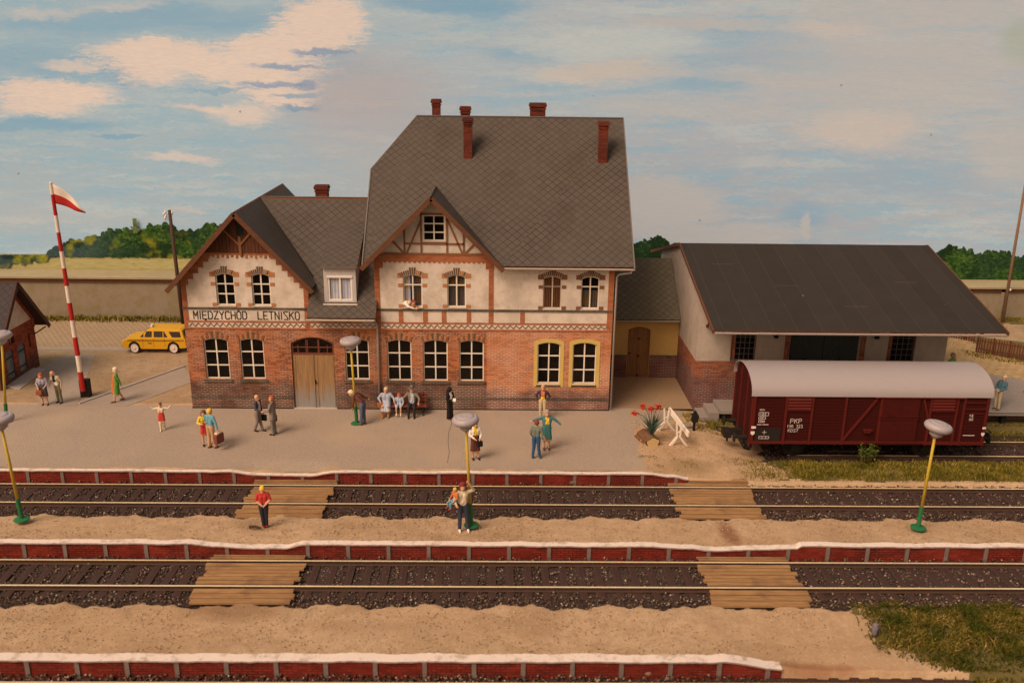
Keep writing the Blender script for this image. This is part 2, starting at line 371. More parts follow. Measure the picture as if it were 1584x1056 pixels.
def mat_glass():
    t = NT('window glass', .08, .5); t.b.inputs['Base Color'].default_value = (.02, .018, .016, 1)
    tr = t.n.new('ShaderNodeBsdfTransparent'); tr.inputs[0].default_value = (.82, .78, .72, 1)
    ms = t.n.new('ShaderNodeMixShader'); ms.inputs[0].default_value = .22
    t.l.new(tr.outputs[0], ms.inputs[1]); t.l.new(t.b.outputs[0], ms.inputs[2]); t.l.new(ms.outputs[0], t.n['Material Output'].inputs[0]); return t.m
GLASS = mat_glass()
def mat_curtain(name, a, b, sc=3):
    t = NT(name, .9, .1); ob = t.coord('Object'); col = t.mix(t.ramp(t.noise(ob, sc, 3), .42, .6), a, b)
    col = t.mix(t.ramp(t.noise(t.map(ob, (22, 1, 1)), 1, 2), .4, .7, 0, .35), col, tuple(v*.6 for v in a)); return t.out(col)
CURT = mat_curtain('blue and yellow curtain', (.42, .46, .62), (.62, .44, .16))
LACE = mat_curtain('pale net curtain', (.42, .45, .55), (.50, .50, .55))
def mat_ramp_obj():
    t = NT('old door wood', .8, .2); ob = t.coord('Object'); z = t.sep(ob)[2]
    g = t.noise(t.map(ob, (20, 20, 1)), 1, 5, .6, .5)
    col = t.mix(t.ramp(g, .3, .7), (.36, .22, .10), (.24, .15, .08))
    zz = t.math('ADD', z, t.math('MULTIPLY', t.math('SUBTRACT', t.noise(t.map(ob, (9, 9, .6)), 1, 4), .5), 1.6))
    col = t.mix(t.ramp(zz, .1, 1.3, .9, 0), col, (.26, .27, .27))
    col = t.mix(t.ramp(t.noise(t.map(ob, (7, 7, .8)), 1.3, 5, .7), .55, .75, 0, .6), col, (.12, .09, .06))
    return t.out(col, t.bump(g, .3, .01))
DOORW = mat_ramp_obj()

# ---------------------------------------------------------------- sand, paving, ballast, grass
def mat_sand(name, a, b, dark, spots=.0, stains=()):
    t = NT(name, .97, .05); ob = t.coord('Object')
    big = t.noise(ob, .35, 6, .6); mid = t.noise(ob, 2.2, 5, .65); fine = t.noise(ob, 20, 4, .7)
    col = t.mix(t.ramp(mid, .35, .68), a, b)
    col = t.mix(t.ramp(big, .46, .70, 0, .7), col, dark); col = t.mix(t.ramp(t.noise(ob, .16, 4), .45, .62, 0, .45), col, (a[0]*.78, a[1]*.72, a[2]*.64))
    col = t.mix(t.ramp(fine, .40, .72, 0, .5), tuple_or(col), (a[0]*.60, a[1]*.54, a[2]*.46)); col = t.mix(t.ramp(t.noise(ob, 9, 3, .7), .5, .7, 0, .35), col, (a[0]*1.2, a[1]*1.2, a[2]*1.2))
    for (sx_, sy_, rx, ry, cc, am) in stains:
        q = t.map(ob, (1/rx, 1/ry, 0), loc=(-sx_/rx, -sy_/ry, 0)); ln_ = t.n.new('ShaderNodeVectorMath'); ln_.operation = 'LENGTH'; t.l.new(q, ln_.inputs[0])
        d_ = t.math('ADD', ln_.outputs['Value'], t.math('MULTIPLY', t.math('SUBTRACT', mid, .5), 1.6)); col = t.mix(t.ramp(d_, .3, 1.25, am, 0), col, cc)
    v = t.n.new('ShaderNodeTexVoronoi'); t.l.new(ob, v.inputs['Vector']); v.inputs['Scale'].default_value = 3.0
    col = t.mix(t.ramp(v.outputs['Distance'], .03, .09, spots, 0), col, (dark[0]*.4, dark[1]*.35, dark[2]*.3))
    col = t.mix(t.ramp(t.noise(ob, 60, 2), .66, .74, 0, .45), col, (.75, .66, .52))
    nb = t.bump(t.math('ADD', fine, t.math('MULTIPLY', t.noise(ob, 55, 3, .7), .6)), .55, .03)
    return t.out(col, nb)
def tuple_or(c): return c
SAND = mat_sand('sand', (.54, .39, .255), (.43, .30, .185), (.33, .215, .12), stains=((7.9, 27.4, .35, 1.3, (.20, .085, .045), .75), (-7.6, 22.9, 1.6, .7, (.24, .14, .075), .7), (-8.3, 27.9, .9, .6, (.24, .15, .08), .55), (7.6, 32.3, 1.2, .7, (.20, .14, .06), .55), (8.6, 20.3, 1.4, .25, (.22, .07, .03), .6), (-2.5, 21.8, 2.5, .5, (.40, .27, .17), .4)))
SANDB = mat_sand('gravel yard', (.40, .30, .195), (.30, .22, .14), (.24, .17, .10), .6)
def mat_paving():
    t = NT('fan paving', .95, .08); uv = t.coord('UV'); ob = t.coord('Object'); sp = t.sep(uv)
    W = .42; H = .21; rows = []
    # overlapping scallops: nearest arc distance from two staggered rows
    def arcs(offx, offy):
        x = t.math('SUBTRACT', t.math('FRACT', t.math('ADD', t.math('DIVIDE', sp[0], W), offx)), .5)
        y = t.math('FRACT', t.math('ADD', t.math('DIVIDE', sp[1], H), offy))
        return t.math('SQRT', t.math('ADD', t.math('MULTIPLY', t.math('MULTIPLY', x, x), 4.0), t.math('MULTIPLY', y, y)))
    r1 = arcs(0.0, 0.0)
    ring = t.math('ABSOLUTE', t.math('SUBTRACT', t.math('FRACT', t.math('MULTIPLY', r1, 2.0)), .5))
    ln = t.ramp(ring, .34, .5, 0, 1)
    big = t.noise(ob, .28, 6, .6); fine = t.noise(ob, 9, 5, .65)
    col = t.mix(t.ramp(fine, .3, .7), (.315, .258, .21), (.385, .313, .25))
    col = t.mix(t.ramp(big, .45, .7, 0, .6), col, (.42, .335, .245))
    col = t.mix(t.ramp(t.noise(ob, .5, 5), .55, .75, 0, .35), col, (.28, .235, .21))
    col = t.mix(t.math('MULTIPLY', ln, t.ramp(t.noise(ob, .4, 3), .3, .7, .25, .55)), col, (.19, .155, .125))
    v = t.n.new('ShaderNodeTexVoronoi'); t.l.new(ob, v.inputs['Vector']); v.inputs['Scale'].default_value = 1.1
    col = t.mix(t.ramp(v.outputs['Distance'], .02, .05, .8, 0), col, (.12, .09, .07))
    return t.out(col, t.bump(t.math('SUBTRACT', fine, ln), .3, .012))
PAVE = mat_paving()
def mat_cobble(name, a, b, w=.3, h=.22):
    t = NT(name, .95, .08); uv = t.coord('UV'); ob = t.coord('Object')
    br = t.n.new('ShaderNodeTexBrick'); t.l.new(uv, br.inputs['Vector']); br.inputs['Scale'].default_value = 1
    br.inputs['Brick Width'].default_value = w; br.inputs['Row Height'].default_value = h; br.inputs['Mortar Size'].default_value = .025
    br.inputs['Color1'].default_value = (*a, 1); br.inputs['Color2'].default_value = (*b, 1); br.inputs['Mortar'].default_value = (a[0]*.6, a[1]*.58, a[2]*.55, 1)
    col = t.mix(t.ramp(t.noise(ob, .6, 5), .45, .7, 0, .5), br.outputs[0], (a[0]*.8, a[1]*.74, a[2]*.66))
    col = t.mix(t.ramp(t.noise(ob, 14, 4), .35, .8, 0, .4), col, (a[0]*.6, a[1]*.55, a[2]*.5))
    return t.out(col, t.bump(t.math('SUBTRACT', 1.0, br.outputs[1]), .3, .015))
COB = mat_cobble('square sett paving', (.36, .275, .185), (.42, .32, .21))
COBT = mat_cobble('tan block paving', (.40, .285, .15), (.48, .35, .19), .5, .34)
ASPH = plain('worn asphalt', (.32, .27, .225), .95, .08, vary=.14, scale=4)
ASPD = plain('dock surface', (.27, .235, .215), .9, .1, vary=.14, scale=3)
def mat_stone():
    t = NT('ballast stone', .9, .15); r_ = t.island()
    col = t.cramp(r_, [(0, (.045, .029, .023)), (.45, (.10, .064, .048)), (.78, (.16, .11, .08)), (.92, (.24, .17, .13)), (1, (.45, .36, .29))])
    return t.out(col, t.bump(t.noise(t.coord(), 40, 3), .3, .01))
STONE = mat_stone()
BALB = plain('ballast bed', (.06, .042, .037), .95, .1, vary=.4, scale=14, bump=.6)
def mat_grass():
    t = NT('grass blade', .8, .1); r_ = t.island(); ob = t.coord()
    col = t.cramp(r_, [(0, (.07, .08, .006)), (.3, (.15, .135, .012)), (.6, (.24, .19, .025)), (.85, (.33, .24, .05)), (1, (.38, .27, .11))])
    col = t.mix(t.ramp(t.noise(ob, .8, 4), .42, .65, 0, .65), col, (.075, .08, .008)); return t.out(col)
GRASS = mat_grass()
def mat_moss():
    t = NT('moss and dry grass', .9, .05); r_ = t.island(); ob = t.coord()
    col = t.cramp(r_, [(0, (.035, .045, .006)), (.35, (.085, .08, .012)), (.65, (.15, .12, .02)), (.88, (.24, .16, .04)), (1, (.40, .27, .11))])
    col = t.mix(t.ramp(t.noise(ob, 1.1, 4), .44, .60, 0, .8), col, (.035, .05, .006)); return t.out(col)
MOSS = mat_moss()
EARTH = plain('mossy earth', (.14, .115, .045), .95, .05, vary=.4, scale=7, bump=.5)
SLEEP = mat_wood('dark sleeper', (.05, .028, .024), (.078, .045, .038), 1, 20)
RSIDE = plain('rail rust', (.07, .04, .028), .7, .3, vary=.2)
def mat_railtop():
    t = NT('worn rail head', .42, .6, .35); return t.out(t.mix(t.noise(t.coord(), 3, 4), (.80, .64, .38), (1.0, .84, .56)))
RTOP = mat_railtop()
PLANK = mat_wood('crossing plank', (.42, .25, .115), (.23, .125, .055), 0, 24, stain=(.17, .095, .055))

# ---------------------------------------------------------------- terrain
PZ = .33
Y1F, Y2F, Y3F = 31.33, 25.98, 20.12          # fronts of the three platform edges
T1, T2, T3, T4 = 30.205, 24.87, 18.95, 34.62 # track centres
def lin(x, pts):
    if x <= pts[0][0]: return pts[0][1]
    for (a, b), (c, d) in zip(pts, pts[1:]):
        if x <= c:
            u = (x-a)/(c-a); u = u*u*(3-2*u); return b+(d-b)*u
    return pts[-1][1]
E1 = [(-10.2, .34), (-9.15, .21), (-7.1, .19), (-6.2, .33), (5.7, .33), (6.7, .22), (7.3, .12), (9.0, .05)]
E2 = [(-9.95, .37), (-9.1, .28), (-7.4, .21), (-6.9, .22), (-6.15, .36), (4.8, .33), (5.9, .29), (7.1, .21), (8.6, .25), (9.78, .28), (9.9, .37)]
E3 = [(6.0, .33), (7.5, .13), (8.2, .02), (9, -.02)]
def ground_z(x, y):
    e1 = lin(x, E1); e2 = lin(x, E2); e3 = lin(x, E3)
    if y >= Y1F+.04:
        if x < 5.6: b = PZ
        else: b = lin(x, [(5.6, PZ), (9.5, .16)])
        k = min(1, (y-Y1F)/1.3); k = k*k*(3-2*k); z = e1+(b-e1)*k
        if x > 9: # siding strip
            s = max(0, min(1, (x-9)/1.5)); w = z
            if y < 36.6: w = -.03 if y < 33.0 else (-.20 if 33.4 < y < 36.1 else -.08)
            z = z+(w-z)*s
        if x > 19.6 and y > 37.7:
            z = .74
        if y > 43 and x < 19.6: z = .33
        return z
    wv_ = .10*math.sin(x*2.3)+.07*math.sin(x*5.9+1)+.05*math.sin(x*13.7)
    if y >= 28.72+wv_: return -.2
    if y >= 28.57+wv_: return -.2+.14*(28.72+wv_-y)/.15
    if y >= Y2F+.04:
        u = min(1, (y-Y2F)/(28.6-Y2F)); return e2+(-.06-e2)*(u**.8)
    if y >= 23.32+wv_: return -.2
    if y >= 23.17+wv_: return -.2+.14*(23.32+wv_-y)/.15
    if y >= Y3F+.04:
        u = min(1, (y-Y3F)/(23.2-Y3F)); return e3+(-.06-e3)*(u**.8)
    return -.22
xs = np.arange(-33, 34.01, .16)
ys = np.concatenate([np.arange(16.5, Y3F, .15), [Y3F+.03, Y3F+.05], np.arange(Y3F+.15, 22.9, .12), np.arange(22.92, 23.7, .045), np.arange(23.75, Y2F, .15), [Y2F+.03, Y2F+.05],
                     np.arange(Y2F+.15, 28.3, .12), np.arange(28.32, 29.1, .045), np.arange(29.15, Y1F, .15), [Y1F+.03, Y1F+.05], np.arange(Y1F+.15, 36.5, .14), [36.59, 36.61, 36.69, 36.71], np.arange(36.85, 54.3, .25)])
def hash_noise(x, y, s, seed=0):
    x = x/s; y = y/s; xi = np.floor(x); yi = np.floor(y); fx = x-xi; fy = y-yi; fx = fx*fx*(3-2*fx); fy = fy*fy*(3-2*fy)
    h = lambda a, b: np.modf(np.abs(np.sin(a*127.1+b*311.7+seed*74.7)*43758.5453))[0]
    return (h(xi, yi)*(1-fx)+h(xi+1, yi)*fx)*(1-fy)+(h(xi, yi+1)*(1-fx)+h(xi+1, yi+1)*fx)*fy
X, Y = np.meshgrid(xs, ys); Zg = np.vectorize(ground_z)(X, Y)
rough = (hash_noise(X, Y, .9)-.5)*.05+(hash_noise(X, Y, .33, 3)-.5)*.03
flatk = np.where((Y > Y1F+.3) & (X < 7.5), 0.0, 1.0); flatk = np.where(Y > 36.6, 0.0, flatk)
Zg = Zg+rough*flatk
V = np.stack([X.ravel(), Y.ravel(), Zg.ravel()], 1); nx = len(xs); ny = len(ys)
ii, jj = np.meshgrid(np.arange(nx-1), np.arange(ny-1)); a = (jj*nx+ii).ravel(); FQ = np.stack([a, a+1, a+nx+1, a+nx], 1)
cx = (X[:-1, :-1]+.08).ravel(); cy = ((Y[:-1, :-1]+Y[1:, 1:])/2).ravel()
nz = hash_noise(cx, cy, .5, 5)-.5
mi = np.zeros(len(cx), int)                                            # 0 sand
mi[cy > 38.3] = 1
wob = nz*.28
wv2_ = .10*np.sin(cx*2.3)+.07*np.sin(cx*5.9+1)+.05*np.sin(cx*13.7)
mi[(cy > 28.62+wv2_) & (cy < Y1F+.03)] = 2; mi[(cy > 23.22+wv2_) & (cy < Y2F+.03)] = 2; mi[cy < Y3F+.03] = 2
mi[(cx > 10.8+nz*2) & (cy > 33.35+wob) & (cy < 36.6)] = 2
mi[(cx > 10.9+nz*1.2) & (cy > Y1F+.3+wob) & (cy < 33.4+wob)] = 3
mi[(cx > 10.9+np.maximum(0, 21-cy)*1.6+nz*1.6) & (cy < 23.4) & (cy > 19.6+wob)] = 3
mi[(cx > 9.3) & (cy > 36.2) & (cy < 38.2)] = 3
mi[(cy > 50.9+nz*.6) & (cy < 54)] = 3
gr = fast_mesh('ground', V, FQ, [SAND, SANDB, BALB, EARTH], mi=mi, smooth=True); tag(gr, kind='structure')

# paving of the station platform
def grid_sheet(name, rows, mat, zoff=.005, nx=120):
    V = []; F = []
    for y, x0, x1 in rows:
        for i in range(nx+1):
            x = x0+(x1-x0)*i/nx; V.append((x, y, ground_z(x, y)+zoff))
    for j in range(len(rows)-1):
        for i in range(nx): a = j*(nx+1)+i; F.append((a, a+1, a+nx+2, a+nx+1))
    mb = MB(); mb.add(V, F); return mb.build(name, mat)
rows = []
pr = [gz(1000, 725, PZ), gz(998, 718, PZ), gz(986, 691, PZ), gz(979, 662, PZ), gz(1062, 640, PZ)]
for y in list(np.arange(Y1F+.28, 33.2, .12))+list(np.arange(33.2, 37.9, .4))+[38.12]:
    xe = float(np.interp(y, [pr[0][1], pr[1][1], pr[2][1], pr[3][1], pr[4][1], 38.3], [pr[0][0], pr[1][0], pr[2][0], pr[3][0], pr[4][0], 8.84]))
    xe += .08*math.sin(y*5)+.05*math.sin(y*13)
    rows.append((y, -33, xe))
tag(grid_sheet('platform_pavement', rows, PAVE), kind='structure')
mb = MB(); mb.slab([(4.9, 38.1202, PZ+.005), (8.84, 38.1202, PZ+.005), (8.84, 42.4, PZ+.005), (4.9, 42.4, PZ+.005)], .02)
PAVE_SHADED = PAVE.copy(); PAVE_SHADED.name = 'shaded yard paving'  # same paving, colours darkened and warmed for the shade between the buildings
for n_ in PAVE_SHADED.node_tree.nodes:
    if n_.type == 'MIX' and n_.data_type == 'RGBA':
        for k_ in (6, 7):
            c_ = n_.inputs[k_].default_value; n_.inputs[k_].default_value = (c_[0]*.86, c_[1]*.74, c_[2]*.58, 1)
tag(mb.build('yard_pavement', PAVE_SHADED), kind='structure')
def sheet(name, pts, mat, z, th=.02):
    mb = MB(); mb.slab([(*p, z) for p in pts], th); return tag(mb.build(name, mat), kind='structure')
P = lambda *q: [gz(a, b, PZ) for a, b in q]
sheet('cobbled_road', [(-33, 46.45), (-12.5, 46.45), (-12.5, 51.3), (-33, 51.5)], COB, PZ+.012)
sheet('road_gutter', [(-33, 45.9), (-12.5, 45.9), (-12.5, 46.45), (-33, 46.45)], ASPH, PZ+.018)
sheet('path', P((57, 629), (66, 600), (60, 592), (61, 570), (109, 546.5), (147, 546.5), (119, 629)), ASPH, PZ+.010)
sheet('footpath', P((121, 626), (126, 617), (284, 567), (300, 590), (195, 629)), ASPH, PZ+.016)
mb = MB(); a_, b_ = P((122, 625), (286, 566.5)); mb.bar((*a_, PZ+.03), (*b_, PZ+.03), .12, .07); tag(mb.build('path_kerb', CONC), 'thin concrete kerb along the diagonal footpath behind the flag pole', 'kerb')
sheet('tan_road', [gz(a, b, .75) for a, b in ((1455, 575), (1450, 528), (1495, 517), (1520, 545), (1600, 566), (1640, 600), (1584, 587), (1530, 578))], COBT, .752)
sheet('dock_ground', [(20.1, 36.8), (33, 36.8), (33, 39.4), (20.1, 43)], ASPD, .746, .03)
sheet('grass_verge', [gz(a, b, .75) for a, b in ((1497, 519), (1590, 530), (1640, 560), (1600, 564), (1522, 543))], EARTH, .757, .01)
# painted cracks in the platform paving
for n_, pts in enumerate(([(697, 648), (699, 655), (694, 668), (693, 685), (695, 700), (692, 716)],)):
    mb = MB(); q = [gz(a, b, PZ) for a, b in pts]
    for (a, b), (c, d) in zip(q, q[1:]): mb.bar((a, b, PZ+.008), (c, d, PZ+.008), .012, .005)
    tag(mb.build('pavement_crack', BLACK), kind='structure')
# ---------------------------------------------------------------- railway tracks
def rail_mb(y, x0, x1, L=None):
    mb = MB(); prof = [(-.065, -.15), (.065, -.15), (.065, -.135), (.012, -.12), (.012, -.035), (.036, -.03), (.036, -.002), (.028, 0), (-.028, 0), (-.036, -.002), (-.036, -.03), (-.012, -.035), (-.012, -.12), (-.065, -.135)]
    n = len(prof); vs = [(x, y+a, b) for x in (x0, x1) for a, b in prof]
    for i in range(n):
        j = (i+1) % n; top = prof[i][1] > -.003 and prof[j][1] > -.003
        mb.add([vs[i], vs[j], vs[n+j], vs[n+i]], [(0, 1, 2, 3)], 1 if top else 0)
    mb.add(vs[:n], [tuple(range(n))]); mb.add(vs[n:], [tuple(range(n))]); return mb
def track(yc, x0, x1, label, sp, skip=()):
    t = empty('railway_track', ((x0+x1)/2, yc, -.2)); tag(t, label, 'railway track', 'railway tracks')
    for s in (-1, 1): rail_mb(yc+s*.7275, x0, x1).build('rail', [RSIDE, RTOP], t)
    mb = MB(); mb.cbox((0, 0, -.215), (.25, 2.35, .12), bev=.012)
    proto = None; x = x0+.3; k = 0
    while x < x1-.2:
        if not any(a < x < b for a, b in skip):
            if proto is None:
                proto = mb.build('sleeper', SLEEP, t, world=False); o = proto
            else: o = proto.copy(); COL.objects.link(o); o.parent = t
            o.location = (x-t.location.x, random.uniform(-.02, .02), .2+random.uniform(-.006, .006)); o.rotation_euler = (0, 0, random.uniform(-.012, .012))
        x += sp
    return t
track(T1, -21.5, 22.5, 'railway track nearest the station building, below its brick platform edge', .56)
track(T2, -17.8, 18.6, 'railway track between the two sand platforms, second from the station', .56)
track(T3, -13.2, 12.5, 'railway track cut off by the bottom edge of the photo, nearest the viewer', .56)
track(T4, 11.9, 25.5, 'railway siding with the red goods van standing on it', .58)
def stones(name, regs, label):
    Vs = []; Fs = []; o = 0
    base = np.array([(1, 0, 0), (0, 1, 0), (-1, 0, 0), (0, -1, 0), (0, 0, 1), (0, 0, -1)], float)
    fac = np.array([(0, 1, 4), (1, 2, 4), (2, 3, 4), (3, 0, 4), (1, 0, 5), (2, 1, 5), (3, 2, 5), (0, 3, 5)])
    for x0, x1, y0, y1, z, dens, smin, smax, ok in regs:
        n = int((x1-x0)*(y1-y0)*dens); px = rng.uniform(x0, x1, n); py = rng.uniform(y0, y1, n)
        keep = ok(px, py); px = px[keep]; py = py[keep]; n = len(px)
        s = rng.uniform(smin, smax, n); A = rng.uniform(0, 6.28, n)
        b = base[None]*(s[:, None, None]*rng.uniform(.6, 1.15, (n, 6, 1))); b += rng.normal(0, .12, (n, 6, 3))*s[:, None, None]
        ca, sa = np.cos(A)[:, None], np.sin(A)[:, None]; bx = b[:, :, 0]*ca-b[:, :, 1]*sa; by = b[:, :, 0]*sa+b[:, :, 1]*ca
        pz = (z(px, py) if callable(z) else np.full(n, z))+rng.uniform(-.02, .03, n)
        Vs.append(np.stack([bx+px[:, None], by+py[:, None], b[:, :, 2]*.8+pz[:, None]], 2).reshape(-1, 3))
        Fs.append((fac[None]+(np.arange(n)*6)[:, None, None]+o).reshape(-1, 3)); o += n*6
    ob = fast_mesh(name, np.concatenate(Vs), np.concatenate(Fs), STONE); return tag(ob, label, 'ballast', kind='stuff')
def bz(yc, yf):
    def f(px, py):
        d = np.abs(py-yc); z = -.178+.0*d
        rise = np.clip((py-(yf-.42))/.42, 0, 1); z = z+rise*.10
        near = np.clip((yc-.9-py)/.5, 0, 1); return z+near*.06
    return f
def notcross(*rs, x0=0, yc=0):
    def f(px, py):
        ph = np.abs((px-(x0+.3)+.28) % .56-.28); k = ~((ph < .12) & (np.abs(py-yc) < 1.1) & (rng.uniform(0, 1, len(px)) < .88))
        for a, b in rs: k &= ~((px > a) & (px < b))
        return k
    return f
sparse = lambda px, py: np.ones(len(px), bool)
stones('ballast', [(-21.5, 22, 28.6, Y1F-.02, bz(T1, Y1F), 150, .022, .052, notcross((-9.0, -6.3), (6.7, 9.4), x0=-21.5, yc=T1)),
                   (-17.8, 18.4, 23.2, Y2F-.02, bz(T2, Y2F), 150, .022, .052, notcross((-9.0, -6.3), (6.6, 9.3), x0=-17.8, yc=T2)),
                   (-13, 7, 18.4, Y3F-.02, bz(T3, Y3F), 150, .025, .058, sparse),
                   (7, 12.4, 18.4, 19.6, -.19, 150, .025, .055, sparse),
                   (11.2, 25.5, 33.2, 36.2, -.17, 110, .02, .05, lambda a, b: rng.uniform(0, 1, len(a)) < np.clip((a-11)/1.5, 0, 1))],
       'dark brown ballast stones bedding the tracks')
# scattered grit on the sand beds
def gzv(px, py): return np.array([ground_z(a, b) for a, b in zip(px, py)])+.0
def mat_grit():
    t = NT('sand grit', .95, .05); return t.out(t.cramp(t.island(), [(0, (.20, .13, .08)), (.5, (.40, .28, .17)), (1, (.60, .46, .32))]))
STONE_, STONE = STONE, mat_grit()
stones('sand_grit', [(-19.5, 19.5, Y2F+.3, 28.5, gzv, 80, .012, .032, sparse), (-16.5, 9.5, Y3F+.3, 23.1, gzv, 85, .012, .030, sparse),
                     (5.8, 12, 31.6, 36.8, gzv, 60, .012, .03, sparse), (-32, -13.6, 38.4, 46, gzv, 12, .012, .03, sparse)], 'loose pale grit lying on the sand platforms')
STONE = STONE_

# platform edges
def edge_wall(yf, x0, x1, prof, label, sp, first, cw=.20):
    t = empty('platform_edge', ((x0+x1)/2, yf, -.25)); tag(t, label, 'platform edge', 'brick platform edges with pale coping')
    N = int((x1-x0)/.07); X = [x0+(x1-x0)*i/N for i in range(N+1)]
    mb = MB(); w = MB()
    for i in range(N):
        a, b = X[i], X[i+1]; za, zb = lin(a, prof)+.03, lin(b, prof)+.03
        ja, jb = [math.sin(q*3.1)*.010+(float(hash_noise(np.array(q), np.array(yf), .11, 2))-.5)*.022+(float(hash_noise(np.array(q), np.array(yf), .9, 4))-.5)*.03 for q in (a, b)]
        za += (float(hash_noise(np.array(a), np.array(yf), .4, 7))-.5)*.02; zb += (float(hash_noise(np.array(b), np.array(yf), .4, 7))-.5)*.02
        # coping: broad pale slab with a thin front lip
        A = [(a, yf-.05+ja, za-.045), (a, yf-.05+ja, za), (a, yf+cw+ja*2, za+.005), (a, yf+cw, za-.09)]; B = [(b, yf-.05+jb, zb-.045), (b, yf-.05+jb, zb), (b, yf+cw+jb*2, zb+.005), (b, yf+cw, zb-.09)]
        for k in range(4): l = (k+1) % 4; mb.add([A[k], A[l], B[l], B[k]], [(0, 1, 2, 3)], 1 if k == 0 else 0)
        if i == 0: mb.add(A, [(0, 1, 2, 3)])
        if i == N-1: mb.add(B, [(0, 1, 2, 3)])
        w.add([(a, yf, -.25), (b, yf, -.25), (b, yf, zb-.05), (a, yf, za-.05), (a, yf+.12, -.25), (b, yf+.12, -.25), (b, yf+.12, zb-.05), (a, yf+.12, za-.05)], [(0, 1, 2, 3), (4, 7, 6, 5)])
    cop = mb.build('coping', [COPE, COPEF], t); w.build('brick_facing', BRP, t)
    x = first; k = 0
    while x < x1-.05:
        h = lin(x, prof)
        if x > x0+.02 and h > .14 and k < 100:
            p = MB(); p.box(x-.06, x+.06, yf-.03, yf+.02, -.25, h-.025); p.build('post', POSTM, t); k += 1
        x += sp
    return t
def mat_cope():
    t = NT('worn white coping', .8, .15); ob = t.coord(); n = t.noise(ob, 2.5, 6, .7)
    col = t.mix(t.ramp(n, .50, .68, 0, .8), (.70, .61, .56), (.36, .28, .21)); col = t.mix(t.ramp(t.noise(ob, 9, 4, .7), .55, .7, 0, .6), col, (.46, .36, .28))
    return t.out(col, t.bump(t.noise(ob, 18, 4), .4, .015))
COPE = mat_cope(); COPEF = plain('coping edge', (.34, .27, .25), .85, vary=.35, scale=6)
POSTM = plain('edge post concrete', (.20, .16, .145), .85, vary=.4, scale=12)
sx = lambda px, py, z: gz(px, py, z)[0]
edge_wall(Y1F, -21.5, 7.3, E1, 'brick platform edge in front of the station building', 1.293, gz(523.5-177.4/3.3*9, 740, .1)[0], .13)
edge_wall(Y2F, -18.2, 18.6, E2, 'brick platform edge of the middle sand platform', 1.30, gz(542.4-62.84*9, 849, .1)[0])
edge_wall(Y3F, -13.2, 7.55, E3, 'brick platform edge nearest the viewer, ending short of the grass', 1.293, gz(587.9-77.8*8, 1032, .1)[0], .27)

# board crossings
def crossing(yc, xa, xb, skew, label, far, near, zf):
    t = empty('board_crossing', ((xa+xb)/2, yc, -.1)); tag(t, label, 'board crossing', 'wooden board crossings over the tracks')
    g = .7275
    def panel(y0, y1, n, za, zb):
        mb = MB(); w = (y1-y0)/n
        for i in range(n):
            ya = y0+w*i+.024; yb = y0+w*(i+1)-.024; ym = (ya+yb)/2; z = za+(zb-za)*(i+.5)/n+random.uniform(-.008, .008)
            j0, j1 = random.uniform(-.09, .09), random.uniform(-.09, .09); d = (ym-yc)*skew
            mb.cbox(((xa+xb+j0+j1)/2+d, ym, z-.035), (xb-xa+j1-j0, yb-ya, .07), rot=Matrix.Rotation(random.uniform(-.004, .004), 3, 'Z') @ Matrix.Rotation(random.uniform(-.03, .03), 3, 'X'), bev=.008)
        mb.build('deck_panel', PLANK, t)
    panel(yc-g+.13, yc+g-.10, 6, -.012, -.012); panel(yc+g+.10, far, 2, -.01, zf); panel(near, yc-g-.09, 3, -.03, -.015)
crossing(T1, -9.15, -6.13, .02, 'board crossing under the person in the red top, in front of the station door', Y1F-.06, 28.5, .10)
crossing(T1, 6.52, 9.5, .0, 'board crossing at the end of the station platform, left of the red goods van', Y1F+.25, 28.6, .09)
crossing(T2, -9.15, -6.13, .0, 'board crossing on the left of the middle track, nearer the viewer', Y2F-.06, 23.25, .05)
crossing(T2, 6.48, 9.42, .0, 'board crossing on the right of the middle track, nearer the viewer', Y2F-.06, 23.2, .05)

# grass and weeds
def grass(name, n, pos, hmin, hmax, label, lean=.5, wmul=1.0, mat=None):
    pts = pos(n); n = len(pts); h = rng.uniform(hmin, hmax, n)*pts[:, 3]; a = rng.uniform(0, 6.28, n); w = rng.uniform(.008, .018, n)*wmul
    lx = rng.normal(0, lean, n)*h; ly = rng.normal(0, lean, n)*h; dx = np.cos(a)*w; dy = np.sin(a)*w
    b = pts[:, :3]; V = np.empty((n, 5, 3))
    V[:, 0] = b+np.stack([dx, dy, 0*h], 1); V[:, 1] = b-np.stack([dx, dy, 0*h], 1)
    m_ = b+np.stack([lx*.35, ly*.35, h*.6], 1); V[:, 2] = m_-np.stack([dx, dy, 0*h], 1)*.8; V[:, 3] = m_+np.stack([dx, dy, 0*h], 1)*.8
    V[:, 4] = b+np.stack([lx, ly, h], 1)
    k = (np.arange(n)*5)[:, None]; tri = np.concatenate([k+np.array([[0, 1, 2]]), k+np.array([[0, 2, 3]]), k+np.array([[3, 2, 4]])])
    return tag(fast_mesh(name, V.reshape(-1, 3), tri, mat or GRASS), label, 'grass', kind='stuff')
def strip(x0, x1, y0, y1, dens_f):
    def f(n):
        px = rng.uniform(x0, x1, n); py = rng.uniform(y0, y1, n); d = dens_f(px, py); k = rng.uniform(0, 1, n) < d; px = px[k]; py = py[k]
        z = np.array([ground_z(a, b) for a, b in zip(px, py)]); sc = .55+.9*hash_noise(px, py, .45, 9)
        return np.stack([px, py, z, sc], 1)
    return f
sm = lambda v, a, b: np.clip((v-a)/(b-a), 0, 1)
